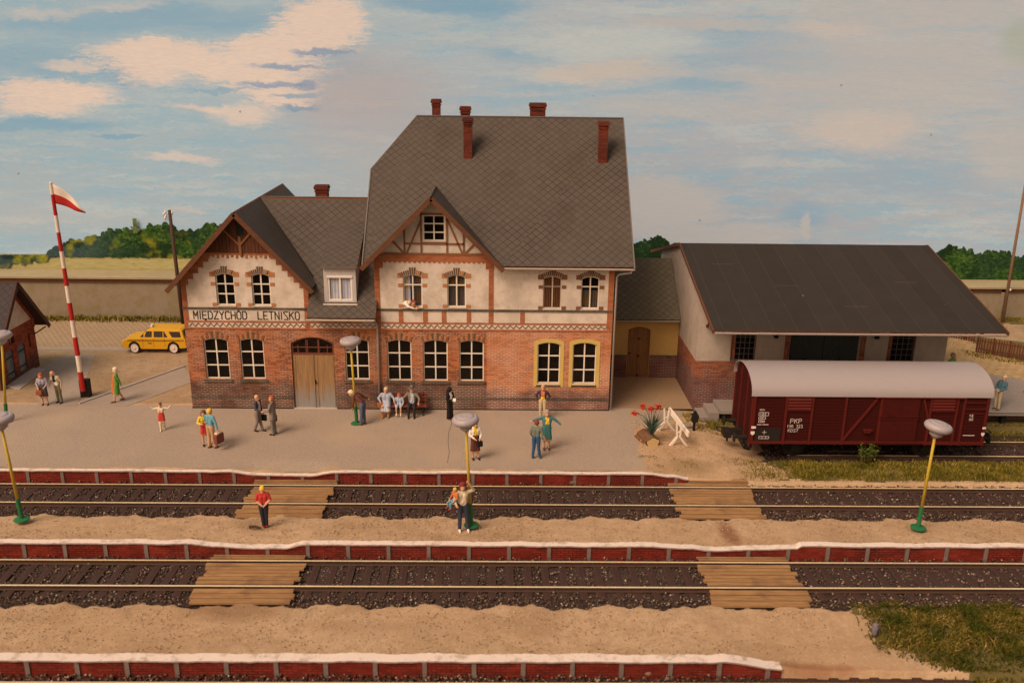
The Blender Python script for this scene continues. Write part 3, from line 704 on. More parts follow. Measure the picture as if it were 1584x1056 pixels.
grass('trackside_grass', 42000, strip(8.8, 25, 31.35, 33.75, lambda x, y: sm(x, 9.3, 11.5)*sm(y, 31.45, 31.9)*sm(-y, -33.7, -33.2)*(.15+hash_noise(x, y, .5, 2))), .05, .17, 'rough grass strip in front of the red goods van', .5)
grass('foreground_grass', 42000, strip(8.8, 15.5, 19.2, 23.5, lambda x, y: sm(x-np.maximum(0, 21-y)*1.6, 10.4, 11.6)*(.1+1.1*hash_noise(x, y, .5, 4))*(.15+.85*sm(y, 19.7, 21.2))), .05, .16, 'rough grass and moss patch at the bottom right', .8, 1.3, MOSS)
grass('wall_weeds', 5000, strip(-33, -13, 51.1, 52.2, lambda x, y: .2+.8*hash_noise(x, y, .7, 6)*sm(y, 51.1, 51.7)), .08, .25, 'weeds along the foot of the left concrete wall', .4, 2.2)
fa_, fb_ = gz(1505, 545, .76), gz(1612, 563, .76)
fl_ = lambda x: fa_[1]+(x-fa_[0])*(fb_[1]-fa_[1])/(fb_[0]-fa_[0])
grass('fence_weeds', 16000, strip(fa_[0]-.6, 33, 39, 52.3, lambda x, y: np.where((y-fl_(x) > -1.0) & (y-fl_(x) < .15), .9, np.where(y > 51.4, .8, .015))), .05, .16, 'weeds around the red picket fence', .5, 2.0)
grass('dock_weeds', 7000, strip(8.6, 26, 35.7, 36.75, lambda x, y: .2+.8*hash_noise(x, y, .5, 8)), .05, .2, 'weeds growing at the foot of the loading dock', .5, 1.3)
grass('corner_weeds', 1500, strip(8.3, 10.6, 36.9, 37.9, lambda x, y: .2+.8*hash_noise(x, y, .4, 8)), .05, .18, 'weeds at the corner of the goods shed beside the dock steps', .5, 1.3)
grass('sand_tufts', 2500, strip(5.6, 9.6, 31.5, 33.2, lambda x, y: sm(hash_noise(x, y, .35, 12), .72, .9)*.5), .03, .08, 'thin dry tufts on the sand past the end of the paving', .8)
# ---------------------------------------------------------------- station building
YF = 37.8
def arch(x0, x1, z0, z1, rise=.1, n=8):
    w = x1-x0; pts = [(x0, z0), (x1, z0)]
    for i in range(n+1):
        u = i/n; x = x1-w*u; pts.append((x, z1-rise+rise*(1-(2*u-1)**2)))
    return pts
def window(parent, x0, x1, z0, z1, y, rise=.1, rows=3, inner='dark', surround=None, sill='brick', depth=.09, fw=.05, frame=None, name='window', open_left=False, split=None):
    fr = frame or CREAM; yy = y+depth
    mb = MB(); o = arch(x0+.004, x1-.004, z0+.004, z1-.004, rise); i = arch(x0+fw, x1-fw, z0+fw, z1-fw, rise*.9)
    mb.prism(o, yy, yy+.05, holes=[i]); xm = (x0+x1)/2
    mb.box(xm-.028, xm+.028, yy-.012, yy+.045, z0+fw, z1-fw-.002)
    if split: zs = split
    else: zs = [z0+(z1-z0)*k/rows for k in range(1, rows)]
    for z in zs: mb.box(x0+fw*.8, x1-fw*.8, yy-.006, yy+.042, z-.025, z+.025)
    w = mb.build(name, fr, parent)
    g = MB(); g.prism(arch(x0+.01, x1-.01, z0+.01, z1-.01, rise), yy+.025, yy+.031)
    if open_left: g = MB(); g.box(xm, x1-.02, yy+.025, yy+.031, z0+.02, z1-.08)
    g.build('pane', GLASS, w)
    if inner == 'curtain' or inner == 'lace' or inner == 'half':
        c = MB(); zt = z1 if inner != 'half' else z0+(z1-z0)*.55; n = 26; xs0 = x0-.05; xs1 = x1+.05
        V = []
        for k in range(n+1):
            x = xs0+(xs1-xs0)*k/n; V += [(x, yy+.12+.018*math.sin(k*1.9), z0-.03), (x, yy+.12+.018*math.sin(k*1.9+.6), zt)]
        Fc = [(2*k, 2*k+2, 2*k+3, 2*k+1) for k in range(n) if not (open_left and V[2*k][0] > xm-.13 and V[2*k][0] < xm+.0)]
        c.add(V, Fc); c.build('curtain', LACE if inner == 'lace' else CURT, w)
    if inner == 'grille':
        c = MB(); n = 11
        for k in range(1, n): x = x0+(x1-x0)*k/n; c.box(x-.008, x+.008, yy-.03, yy-.018, z0+.04, z1-.06)
        for k in range(1, 17): z = z0+(z1-z0-.05)*k/17; c.box(x0+.03, x1-.03, yy-.0175, yy-.006, z-.008, z+.008)
        c.build('grille', TIMB, w)
    if surround == 'vous' or surround == 'vousd' or surround == 'faint':
        v = MB(); wv = x1-x0; n = 13; th = .19 if surround != 'faint' else .2; ext = .0
        Rr = (wv*wv/4+rise*rise)/(2*rise); cxx = xm; cz = z1-Rr; A = math.asin(wv/2/Rr)*1.22
        for k in range(n):
            a0 = -A+2*A*k/n+.012; a1 = -A+2*A*(k+1)/n-.012; t2 = th+(.11 if k in (5, 6, 7) else 0)
            q = [(cxx+Rr*math.sin(a0), cz+Rr*math.cos(a0)), (cxx+Rr*math.sin(a1), cz+Rr*math.cos(a1)), (cxx+(Rr+t2)*math.sin(a1), cz+(Rr+t2)*math.cos(a1)), (cxx+(Rr+t2)*math.sin(a0), cz+(Rr+t2)*math.cos(a0))]
            q = [(a, b+.012) for a, b in q]
            if surround == 'faint': m = 1 if k in (5, 7) else (2 if k % 2 else 0)
            elif surround == 'vousd': m = 1 if (k % 3 == 1 or k == 6) else 2
            else: m = 1 if k in (2, 4, 5, 7, 10) else (0 if k > 6 else 2)
            v.prism(q, y-.012-.002*(k % 2), y+.02, m=m)
        zb = z1-rise
        if surround != 'faint':
            for s in (0, 1):
                xa = x0-.17 if s == 0 else x1-.02; v.box(xa-.06 if s == 0 else xa, xa+.19 if s == 0 else xa+.25, y-.010, y+.02, zb-.05, zb+.16, 2 if surround == 'vousd' else 0)
                for zq in (z0+(z1-z0)*.62, z0-.03):
                    xa = x0-.2 if s == 0 else x1+.005; qn = MB(); qn.box(xa, xa+.195, y-.014, y+.02, zq, zq+.15); qn.build('quoin', VBRN if surround == 'vousd' else VORA, w)
        v.build('arch', [VORA, VGREY, VBRN], w)
    if surround == 'ochre':
        v = MB(); v.prism(arch(x0-.15, x1+.15, z0-.14, z1+.17, rise+.04), y-.015, y+.02, holes=[arch(x0+.002, x1-.002, z0+.002, z1-.002, rise)]); v.build('surround', YEL, w)
    s = MB()
    if sill == 'brick':
        s.box(x0-.09, x1+.09, y-.055, y+.08, z0-.13, z0-.012); s.build('sill', DKB, w)
    if sill == 'light': s.box(x0-.02, x1+.02, y-.05, y+.1, z0-.045, z0-.006); s.build('sill', PALEG, w)
    if sill == 'both':
        s.box(x0-.0, x1+.0, y-.05, y+.08, z0-.03, z0-.004, 1); s.box(x0-.03, x1+.03, y-.03, y+.06, z0-.13, z0-.032, 0); s.build('sill', [DKB, CREAM], w)
    return w
VORA = plain('arch orange brick', (.44, .20, .085), .85, vary=.2); VGREY = plain('arch grey brick', (.12, .09, .06), .85, vary=.2); VBRN = plain('arch brown brick', (.21, .095, .055), .85, vary=.2)

ST = empty('station_building', (-4.3, YF, PZ)); tag(ST, 'long two storey brick and plaster railway station with steep slate roofs and two front gables', 'building')
G1 = [(-12.87, -11.81, 1.72, 3.6), (-11.31, -10.26, 1.72, 3.6), (-6.72, -5.67, 1.72, 3.62), (-4.88, -3.81, 1.69, 3.6), (-3.30, -2.22, 1.69, 3.6), (-1.71, -.63, 1.69, 3.6)]
GY = [(1.73, 2.74, 1.60, 3.53), (3.28, 4.33, 1.60, 3.53)]
U1 = [(-12.11, -11.31, 5.08, 6.5), (-10.58, -9.79, 5.08, 6.5)]
U2 = [(-4.11, -3.28, 5.08, 6.52), (-2.21, -1.41, 5.08, 6.52), (1.91, 2.71, 5.05, 6.5), (3.55, 4.34, 5.05, 6.5)]
GW = (-3.21, -2.28, 7.98, 9.08); DOOR = (-9.07, -7.2, .34, 3.69)
ccw = lambda p: p
mb = MB(); holes = [arch(*g) for g in G1]+[arch(*DOOR, .28)]
mb.prism([(-13.6, .3), (-.5, .3), (-.5, 4.08), (-13.6, 4.08)], YF, YF+.3, holes=holes); mb.build('brick_wall', BR, ST)
mb = MB(); mb.prism([(-.5, .3), (4.95, .3), (4.95, 4.08), (-.5, 4.08)], YF, YF+.3, holes=[arch(*g) for g in GY]); mb.build('brick_wall', BR2, ST)
up = [(-13.6, 4.08), (4.95, 4.08), (4.95, 7.2), (-.15, 7.2), (-2.8, 9.82), (-5.2, 7.42), (-5.2, 4.8), (-8.2, 4.8), (-8.2, 6.15), (-10.95, 9.05), (-13.6, 6.2)]
mb = MB(); mb.prism(up, YF+.002, YF+.3, holes=[arch(*g, .1) for g in U1+U2]+[[(GW[0], GW[2]), (GW[1], GW[2]), (GW[1], GW[3]), (GW[0], GW[3])]]); mb.build('plaster_wall', PLA, ST)
# side, rear and inner walls, floors
mb = MB(); mb.prism([(YF+.3, .3), (48.6, .3), (48.6, 7.2), (43.2, 12.5), (37.8+.3, 7.5)], 4.65, 4.95, plane='yz'); mb.prism([(YF+.3, .3), (48.6, .3), (48.6, 7.2), (45.4, 10.3), (41.0, 10.3), (37.8+.3, 7.5)], -5.2, -4.9, plane='yz')
mb.box(-5.2, 4.95, 48.6, 48.9, .3, 7.2); mb.box(-13.6, -5.2, 45.6, 45.9, .3, 6.0); mb.prism([(YF+.3, .3), (45.6, .3), (45.6, 6.1), (YF+.3, 6.1)], -13.6, -13.3, plane='yz')
mb.prism([(-13.6, 6.0), (-8.2, 6.0), (-8.2, 6.2), (-10.95, 9.1), (-13.6, 6.2)], 45.62, 45.88); mb.prism([(YF+.3, 4.8), (45.6, 4.8), (45.6, 6.1), (YF+.3, 6.1)], -8.5, -8.2, plane='yz')
mb.build('side_walls', BR2, ST)
mb = MB(); mb.box(-13.3, -5.25, YF+1.6, YF+1.7, .34, 6.1); mb.box(-4.85, 4.65, YF+1.6, YF+1.7, .34, 8.4); mb.box(-13.3, 4.65, YF+.31, YF+1.6, 4.3, 4.4); mb.box(-13.3, 4.65, YF+.31, 45.5, .30, .36); mb.build('partition', DARKI, ST)

# brick strips, frieze, bands
YB = YF-.012
mb = MB()
def R_(x0, x1, z0, z1, d=0.0, m=0): mb.box(x0, x1, YB-d, YF+.01, z0, z1, m)
for a, b, c, d in ((-13.6, -13.38, 4.4, 6.2), (-8.38, -8.18, 4.08, 6.1), (-5.32, -5.1, 4.08, 7.35), (-.43, -.22, 4.4, 7.0), (4.72, 4.96, 4.08, 7.1),
                   (-4.32, -4.13, 4.4, 4.9), (-3.27, -3.07, 4.4, 4.9), (-2.46, -2.26, 4.4, 4.9), (-1.38, -1.19, 4.4, 4.9), (.94, 1.14, 4.4, 4.9)): R_(a, b, c, d)
R_(-13.6, 4.96, 4.325, 4.40, .003); R_(-13.6, 4.96, 4.02, 4.10, .006); R_(-13.6, -13.44, 4.08, 4.33)
R_(-5.1, -.22, 7.08, 7.42, .002); R_(-5.2, -4.94, 6.8, 7.1, .003); R_(-.56, -.2, 6.78, 7.1, .004)
k = 0
x = -4.9
while x < -.6: R_(x, x+.105, 7.03, 7.085, .004); x += .21
x = -12.55
while x < -9.25: R_(x, x+.1, 7.20-(.05 if k % 2 else 0), 7.33, .004); x += .2; k += 1
R_(-12.45, -9.4, 7.3, 7.42, .002)
# stepped brickwork below the verges
for sgn, xe, xa in ((1, -13.5, -12.2), (-1, -8.3, -9.7)):
    n = 6
    for i in range(n):
        x = xe+sgn*i*.235; zt = 9.05-1.08*abs(x+sgn*.1+10.95)-.12
        R_(min(x, x+sgn*.235), max(x, x+sgn*.235), zt-.30, zt+.2, .005+.0005*i)
mb.build('brick_trim', BRO, ST)
mb = MB(); mb.box(-13.62, -8.17, YF-.035, YF+.01, 4.905, 5.0); mb.build('dark_band', DKB, ST); mb = MB(); mb.box(-5.33, 4.98, YF-.035, YF+.01, 4.905, 5.0); mb.build('dark_band', DKB, ST)
mb = MB(); x = -13.4; n = int((4.9+13.4)/.265)
for i in range(n):
    a = x+i*.265
    if a+.265 > 4.9: break
    mb.bar((a, YF-.006, 4.14), (a+.1325, YF-.006, 4.29), .036, .02, up=(0, 1, 0)); mb.bar((a+.1325, YF-.006, 4.29), (a+.265, YF-.006, 4.14), .036, .02, up=(0, 1, 0))
mb.build('zigzag_frieze', plain('frieze brown', (.22, .10, .05)), ST)
mb = MB(); mb.box(-13.36, -8.40, YF-.003, YF+.01, 4.42, 4.90, 1); lettering(mb, 'MIĘDZYCHÓD', -13.16, 4.475, .172, .34, .074, .052, YF-.004); lettering(mb, 'LETNISKO', -10.40, 4.475, .172, .34, .074, .052, YF-.004)
mb.build('station_sign', [plain('sign letters', (.06, .055, .045)), PLA], ST)
mb = MB(); mb.box(-13.61, -9.1, YF-.01, YF+.01, .80, .92); mb.build('dark_course', DKB, ST)
mb = MB(); mb.box(-7.17, 4.96, YF-.01, YF+.01, .80, .92); mb.build('dark_course', DKB, ST)
mb = MB(); mb.box(-13.63, -9.1, YF-.02, YF+.01, PZ-.02, PZ+.05); mb.build('base_shade_line', BLACK, ST)  # black strips either side of the door paint the gap shadow at the wall foot
mb = MB(); mb.box(-7.17, 4.98, YF-.02, YF+.01, PZ-.02, PZ+.05); mb.build('base_shade_line', BLACK, ST)
# gable timber frame
mb = MB(); YT = YF-.008
def TB(a, b, w=.075): mb.bar((a[0], YT-.001*len(mb.f) % .004, a[1]), (b[0], YT, b[1]), w, .05, up=(0, 1, 0))
TB((-4.05, 7.86), (-1.48, 7.86)); TB((-4.0, 7.43), (-4.0, 8.5)); TB((-1.5, 7.43), (-1.5, 8.4)); TB((-3.29, 7.43), (-3.29, 9.2)); TB((-2.2, 7.43), (-2.2, 9.15))
TB((-3.3, 8.82), (-3.92, 7.43)); TB((-2.2, 8.95), (-1.55, 7.43)); TB((-4.5, 7.95), (-4.02, 7.43)); TB((-1.0, 7.9), (-1.47, 7.43)); TB((-4.9, 7.42), (-.6, 7.42), .09)
TB((-3.29, 9.12), (-2.2, 9.12)); TB((-3.29, 7.93), (-2.2, 7.93), .05)
mb.build('timber_frame', TIMB, ST)
# wing gable boarding
mb = MB(); bz0 = 7.4
x = -12.55
while x < -9.4:
    zt = 9.12-1.08*abs(x+.075+10.95); 
    if zt > bz0+.05: mb.box(x+.006, x+.144, YF-.04-.004*(int(x*20) % 2), YF+.005, bz0, zt+.05)
    x += .15
mb.build('gable_boarding', BROWN, ST)
mb = MB(); c0 = (-10.92, 7.42)
mb.bar((-10.92, YF-.06, 7.30), (-10.92, YF-.06, 8.1), .11, .06, up=(0, 1, 0)); mb.bar((-10.92, YF-.065, 7.72), (-11.6, YF-.065, 8.42), .08, .06, up=(0, 1, 0)); mb.bar((-10.92, YF-.066, 7.74), (-10.45, YF-.066, 8.25), .08, .06, up=(0, 1, 0))
mb.build('gable_brace', TIMB, ST)
mb = MB(); mb.box(-11.07, -10.67, YF-.075, YF-.04, 8.10, 8.66); mb.box(-11.03, -10.71, YF-.085, YF-.075, 8.14, 8.62, 1); mb.build('attic_window', [BROWN, BLACK], ST)

for g in G1: window(ST, *g, YF, surround='faint')
for g in GY: window(ST, *g, YF, surround='ochre', sill='both')
for i, g in enumerate(U1): window(ST, *g, YF, surround='vous', sill='light', rows=3, split=[g[3]-.48, g[2]+.5], rise=.1)
for g, inn, su in zip(U2, ('curtain', 'curtain', 'grille', 'half'), ('vous', 'vous', 'vousd', 'vousd')):
    window(ST, *g, YF, surround=su, sill='light', split=[g[3]-.47], inner=inn, open_left=(g is U2[0]), rise=.1)
window(ST, *GW, YF, rise=.001, rows=3, sill='light', depth=.02)
# door
d = empty('door', (0, 0, 0)); d.parent = ST; d.location = Vector((-8.13, YF+.1, PZ))-ST.location
mb = MB(); mb.box(-9.05, -8.155, YF+.08, YF+.14, .36, 2.86); mb.box(-8.145, -7.22, YF+.083, YF+.14, .36, 2.86)
for x in (-9.0, -8.25, -8.05, -7.32): mb.box(x, x+.07, YF+.066, YF+.085, .42, 2.8)
mb.box(-8.17, -8.12, YF+.05, YF+.09, .38, 2.85); mb.build('door_leaves', DOORW, d)
mb = MB(); mb.box(-8.11, -8.08, YF+.02, YF+.06, 1.5, 1.7); mb.box(-8.11, -8.0, YF+.015, YF+.03, 1.58, 1.6); mb.build('handle', BLACK, d)
mb = MB(); o = arch(-9.06, -7.21, 2.87, 3.68, .28); mb.prism(o, YF+.06, YF+.12, holes=[arch(-8.99, -7.28, 2.95, 3.62, .26)])
for x in (-8.78, -8.42, -8.36, -7.9, -7.86, -7.5): mb.box(x-.017, x+.017, YF+.07, YF+.11, 2.95, 3.30 if x in (-8.78, -7.5) else 3.55)
mb.box(-9.0, -7.26, YF+.072, YF+.108, 3.18, 3.22); mb.build('transom', TRANS, d)
mb = MB(); mb.prism(arch(-9.05, -7.22, 2.88, 3.67, .27), YF+.085, YF+.09); mb.build('transom_pane', GLASS, d)
mb = MB(); mb.box(-9.1, -7.17, YF-.03, YF+.2, .33, .375); mb.build('threshold', PALEG, d)

# roofs
rf = empty('roof', (0, 0, 0)); rf.parent = ST; rf.location = (0, 2, 7)
def rslab(name, pts, mat=SL, th=.10, edge=BARGE):
    m_ = MB(); m_.slab(pts, th, 0, 1); return m_.build(name, [mat, edge], rf)
zr = 12.78
rslab('main_slope', [(5.72, 37.35, 7.02), (5.72, 43.2, zr), (-3.85, 43.2, zr), (-5.74, 41.0, 10.6), (-5.74, 37.33, 7.0), (-2.8, 40.27, 9.93), (.14, 37.35, 7.02)])
rslab('main_slope', [(-5.74, 49.05, 7.02), (-5.74, 45.4, 10.6), (-3.85, 43.2, zr), (5.72, 43.2, zr), (5.72, 49.05, 7.02)])
rslab('hip_slope', [(-3.85, 43.2, zr), (-5.76, 41.0, 10.6), (-5.76, 45.4, 10.6)])
rslab('gable_slope', [(-2.8, 37.12, 9.95), (-5.74, 37.12, 7.01), (-5.74, 37.33, 7.01), (-2.8, 40.3, 9.95)])
rslab('gable_slope', [(-2.8, 37.12, 9.95), (-2.8, 40.3, 9.95), (.16, 37.36, 6.99), (.16, 37.12, 6.99)])
rslab('wing_slope', [(-10.95, 37.3, 9.22), (-14.0, 37.3, 5.92), (-14.0, 46.1, 5.92), (-10.95, 46.1, 9.22)])
rslab('wing_slope', [(-10.95, 37.3, 9.22), (-10.95, 46.1, 9.22), (-7.93, 46.1, 5.96), (-7.93, 37.3, 5.96)])
rslab('link_slope', [(-8.16, 37.15, 4.75), (-5.24, 37.15, 4.75), (-5.24, 41.55, 9.2), (-10.93, 41.55, 9.2), (-8.05, 38.6, 6.2), (-8.16, 38.4, 6.0)])
rslab('link_slope', [(-5.24, 46.0, 4.75), (-8.16, 46.0, 4.75), (-10.93, 41.55, 9.2), (-5.24, 41.55, 9.2)])
mb = MB()
for a, b in (((-2.8, 37.10, 9.86), (-5.78, 37.10, 6.88)), ((-2.8, 37.10, 9.86), (.2, 37.10, 6.86)), ((-10.95, 37.27, 9.12), (-14.04, 37.27, 5.79)), ((-10.95, 37.27, 9.12), (-7.89, 37.27, 5.82))):
    mb = MB(); mb.bar(a, b, .05, .2); mb.build('bargeboard', BARGE, rf)
mb = MB(); mb.bar((-5.75, 37.3, 6.93), (-5.75, 41.0, 10.53), .05, .16); mb.bar((-5.75, 41, 10.53), (-3.86, 43.2, zr-.05), .05, .1)
mb.bar((5.73, 37.3, 6.93), (5.73, 43.2, zr-.06), .05, .16); mb.bar((-3.86, 43.2, zr+.01), (5.74, 43.2, zr+.01), .1, .04); mb.bar((-10.95, 41.55, 9.22), (-5.24, 41.55, 9.22), .08, .03)
mb.build('ridge_flashing', plain('lead flashing', (.16, .145, .135), .6, .3), rf)
def gutter(name, parent, x0, x1, y, z, m=None, r=.07):
    g = MB(); n = 8; vs = []
    for x in (x0, x1):
        for k in range(n+1): a = math.pi+math.pi*k/n; vs.append((x, y+r*math.cos(a), z+r*math.sin(a)))
    for k in range(n): g.add([vs[k], vs[k+1], vs[n+2+k], vs[n+1+k]], [(0, 1, 2, 3)])
    for k in range(n): g.add([(vs[k][0], y+(vs[k][1]-y)*.85, z+(vs[k][2]-z)*.85) for k in (k,)]+[(vs[j][0], y+(vs[j][1]-y)*.85, z+(vs[j][2]-z)*.85) for j in (k+1, n+2+k, n+1+k)], [(0, 1, 2, 3)])
    g.add([vs[0], (x0, y-r*.85, z), (x1, y-r*.85, z), vs[n+1]], [(0, 1, 2, 3)])
    x = x0+.3
    while x < x1: g.box(x-.015, x+.015, y-r-.01, y+.05, z-.005, z+.012); x += .75
    return g.build(name, m or PALEG, parent)
gutter('gutter', rf, .2, 5.75, 37.28, 6.95); gutter('gutter', rf, -8.2, -5.3, 37.08, 4.68)
mb = MB(); mb.tube([(5.62, 37.3, 6.9), (5.6, 37.35, 6.78), (5.15, 37.72, 6.62), (5.06, 37.74, 6.5), (5.06, 37.74, .45)], .045, 8); mb.build('downpipe', GREYM, ST, smooth=True)
mb = MB(); mb.tube([(-5.75, 37.08, 4.62), (-5.55, 37.3, 4.5), (-5.3, 37.7, 4.38), (-5.25, 37.72, 4.2), (-5.25, 37.72, .4)], .045, 8); mb.build('downpipe', GREYM, ST, smooth=True)
# dormer
mb = MB(); mb.prism([(-7.47, 5.2), (-6.1, 5.2), (-6.1, 6.88), (-7.47, 6.88)], 37.7, 37.78, holes=[[(-7.3, 5.36), (-6.27, 5.36), (-6.27, 6.42), (-7.3, 6.42)]])
mb.prism([(37.78, 5.25), (40.6, 8.1), (37.78, 6.86)], -7.47, -7.39, plane='yz'); mb.prism([(37.78, 5.25), (40.6, 8.1), (37.78, 6.86)], -6.18, -6.1, plane='yz')
dm = mb.build('dormer', [plain('dormer white boards', (.50, .47, .46), .8, vary=.2)], ST)
mb = MB(); mb.slab([(-7.56, 37.5, 6.9), (-6.0, 37.5, 6.9), (-6.0, 40.75, 8.32), (-7.56, 40.75, 8.32)], .07, 0, 1); mb.build('dormer_roof', [SL, plain('dormer edge', (.3, .27, .24), .8)], dm)
mb = MB(); mb.box(-7.52, -6.06, 37.6, 37.72, 5.17, 5.24); mb.build('dormer_trim', WHITE, dm); mb = MB(); mb.box(-7.33, -6.24, 37.66, 37.72, 6.38, 6.46); mb.build('dormer_trim', WHITE, dm)
w_ = MB(); w_.prism([(-7.3, 5.36), (-6.27, 5.36), (-6.27, 6.42), (-7.3, 6.42)], 37.72, 37.76, holes=[[(-7.23, 5.43), (-6.34, 5.43), (-6.34, 6.36), (-7.23, 6.36)]]); w_.box(-6.82, -6.75, 37.71, 37.75, 5.4, 6.4); w_.build('dormer_window', WHITE, dm)
c = MB()
for k in range(24):
    x = -7.28+k*.0425; c.add([(x, 37.80+.012*math.sin(k*2), 5.37), (x+.0425, 37.80+.012*math.sin(k*2+2), 5.37), (x+.0425, 37.80+.012*math.sin(k*2+2), 6.41), (x, 37.80+.012*math.sin(k*2), 6.41)], [(0, 1, 2, 3)])
c.build('net_curtain', LACE, dm)
# chimneys
def chimney(x0, x1, y0, y1, zb, zt, capz=.3, parent=rf):
    m = MB(); m.box(x0, x1, y0, y1, zb, zt-capz)
    e = .0; z = zt-capz
    for dz, ex in ((.05, .035), (.06, .0), (.05, .05), (.07, .06), (.07, .035)):
        m.box(x0-ex, x1+ex, y0-ex, y1+ex, z, z+dz*capz/.3); z += dz*capz/.3
    m.box(x0+.08, x1-.08, y0+.08, y1-.08, z-.02, z+.006, 1)
    for i in range(int((x1-x0)/.1)): m.box(x0+i*.1+.02, x0+i*.1+.07, y0-.03, y0, zt-capz-.06, zt-capz)
    return m.build('chimney', [BRC, BLACK], parent)
chimney(-1.63, -1.24, 41.4, 41.8, 10.8, 12.84); chimney(4.44, 4.84, 41.3, 41.7, 10.7, 12.74)
chimney(-3.2, -2.82, 43.9, 44.3, 11.2, 13.5); chimney(-1.86, -1.42, 43.9, 44.35, 11.2, 13.18); chimney(1.42, 2.14, 43.9, 44.35, 11.2, 13.38)
chimney(-8.5, -7.95, 42.0, 42.45, 8.4, 9.68)

# ---------------------------------------------------------------- annex between station and goods shed
AN = empty('annex_building', (6.9, 42.3, PZ)); tag(AN, 'low yellow plaster annex with an arched wooden door between the station and the goods shed', 'building')
AD = (6.36, 7.44, .30, 2.95)
mb = MB(); mb.prism([(4.95, 1.52), (6.36, 1.52), (6.36, 1.5), (8.84, 1.5), (8.84, 3.6), (4.95, 3.6)], 42.3, 42.6); 
mb = MB(); mb.prism([(4.98, .3), (8.82, .3), (8.82, 3.6), (4.98, 3.6)], 42.3, 42.6, holes=[arch(*AD, .16)]); mb.build('wall', PLY, AN)
for a, b in ((4.98, 6.34), (7.46, 8.82)):
    mb = MB(); mb.box(a, b, 42.285, 42.31, .3, 1.42); mb.build('brick_plinth', BRD, AN); mb = MB(); mb.box(a, b, 42.275, 42.31, 1.42, 1.5); mb.build('dark_band', DKB, AN)
AD_ = mat_wood('annex door wood', (.26, .14, .06), (.17, .085, .04), 2, 14)
mb = MB(); mb.prism(arch(6.37, 7.43, .32, 2.94, .15), 42.42, 42.46)
for a, b, c, d in ((6.40, 6.52, .34, 2.7), (7.28, 7.40, .34, 2.7), (6.86, 6.94, .34, 2.8), (6.5, 7.3, 1.35, 1.47), (6.5, 7.3, 2.25, 2.36), (6.5, 7.3, .34, .48)): mb.box(a, b, 42.395, 42.425, c, d)
dd = mb.build('door', AD_, AN); mb = MB(); mb.box(6.45, 6.48, 42.36, 42.4, 1.5, 1.62); mb.box(6.45, 6.56, 42.355, 42.37, 1.56, 1.58); mb.build('handle', BLACK, dd)
mb = MB(); mb.slab([(4.95, 41.95, 3.42), (8.80, 41.95, 3.42), (8.80, 45.2, 5.75), (4.95, 45.2, 5.75)], .08); mb.slab([(8.80, 48.4, 3.42), (4.95, 48.4, 3.42), (4.95, 45.2, 5.75), (8.80, 45.2, 5.75)], .08); mb.build('roof', SL2, AN)
gutter('gutter', AN, 5.1, 8.78, 41.9, 3.36, GREYM, .055)
mb = MB(); mb.box(4.98, 8.82, 48.0, 48.2, .3, 3.5); mb.build('rear_wall', PLY, AN)

# ---------------------------------------------------------------- goods shed
WH = empty('goods_shed', (14.5, 38.25, PZ)); tag(WH, 'wide goods shed with tar paper roof and grey plaster walls behind the red van', 'building')
x0, x1, y0, y1 = 8.84, 20.02, 38.25, 48.15; zr_ = 6.93; sl_ = (6.93-4.93)/8.0
WW = [(10.36, 11.46), (17.38, 18.6)]
mb = MB(); mb.prism([(x0, 2.58), (x1, 2.58), (x1, 5.3), (x0, 5.3)], y0, y0+.3, holes=[[(a, 2.6), (b, 2.6), (b, 3.98), (a, 3.98)] for a, b in WW]+[[(13.0, 2.59), (16.1, 2.59), (16.1, 3.9), (13.0, 3.9)]])
zc = lambda y: zr_-sl_*abs(y-43.2)-.12
for xa in (x0, x1-.3): mb.prism([(y0+.3, 2.58), (y1, 2.58), (y1, zc(y1)), (43.2, zc(43.2)), (y0+.3, zc(y0+.3))], xa, xa+.3, plane='yz')
mb.box(x0, x1, y1, y1+.2, 2.58, 5.3); mb.build('plaster_wall', PLW, WH)
mb = MB(); mb.prism([(x0-.02, .05), (x1+.02, .05), (x1+.02, 2.58), (x0-.02, 2.58)], y0-.02, y0+.28, holes=[[(13.0, .7), (16.1, .7), (16.1, 2.57), (13.0, 2.57)]])
for xa in (x0-.02, x1-.28): mb.box(xa, xa+.3, y0+.28, y1, .05, 2.58)
mb.build('brick_base', BRD, WH)
for a, b in ((12.75, 12.98), (16.12, 16.36)): mb = MB(); mb.box(a, b, y0-.03, y0+.1, .7, 3.95); mb.build('door_jamb', BRD, WH)
DG = plain('dark grey green door', (.045, .055, .055), .8, vary=.25)
mb = MB(); mb.box(13.0, 14.54, y0+.15, y0+.2, .76, 3.9); mb.box(14.56, 16.1, y0+.15, y0+.2, .76, 3.9)
for a in (13.0, 14.56):
    for q in ((0, 1.5, 1.5, 3.8), (1.5, 1.5, 0, 3.8)): mb.bar((a+q[0], y0+.13, q[1]), (a+q[2], y0+.13, q[3]), .12, .04, up=(0, 1, 0))
    x = a
    while x < a+1.5: mb.box(x+.01, x+.13, y0+.135, y0+.15, .8, 3.88); x += .14
mb.build('loading_door', DG, WH)
mb = MB(); mb.box(12.2, 16.9, y0-.12, y0-.02, 3.88, 4.0); 
for x in (12.3, 16.8): mb.box(x-.08, x+.08, y0-.16, y0, 3.7, 3.9)
mb.build('door_rail', BLACK, WH)
WFR = plain('shed window frame', (.13, .125, .13), .7)
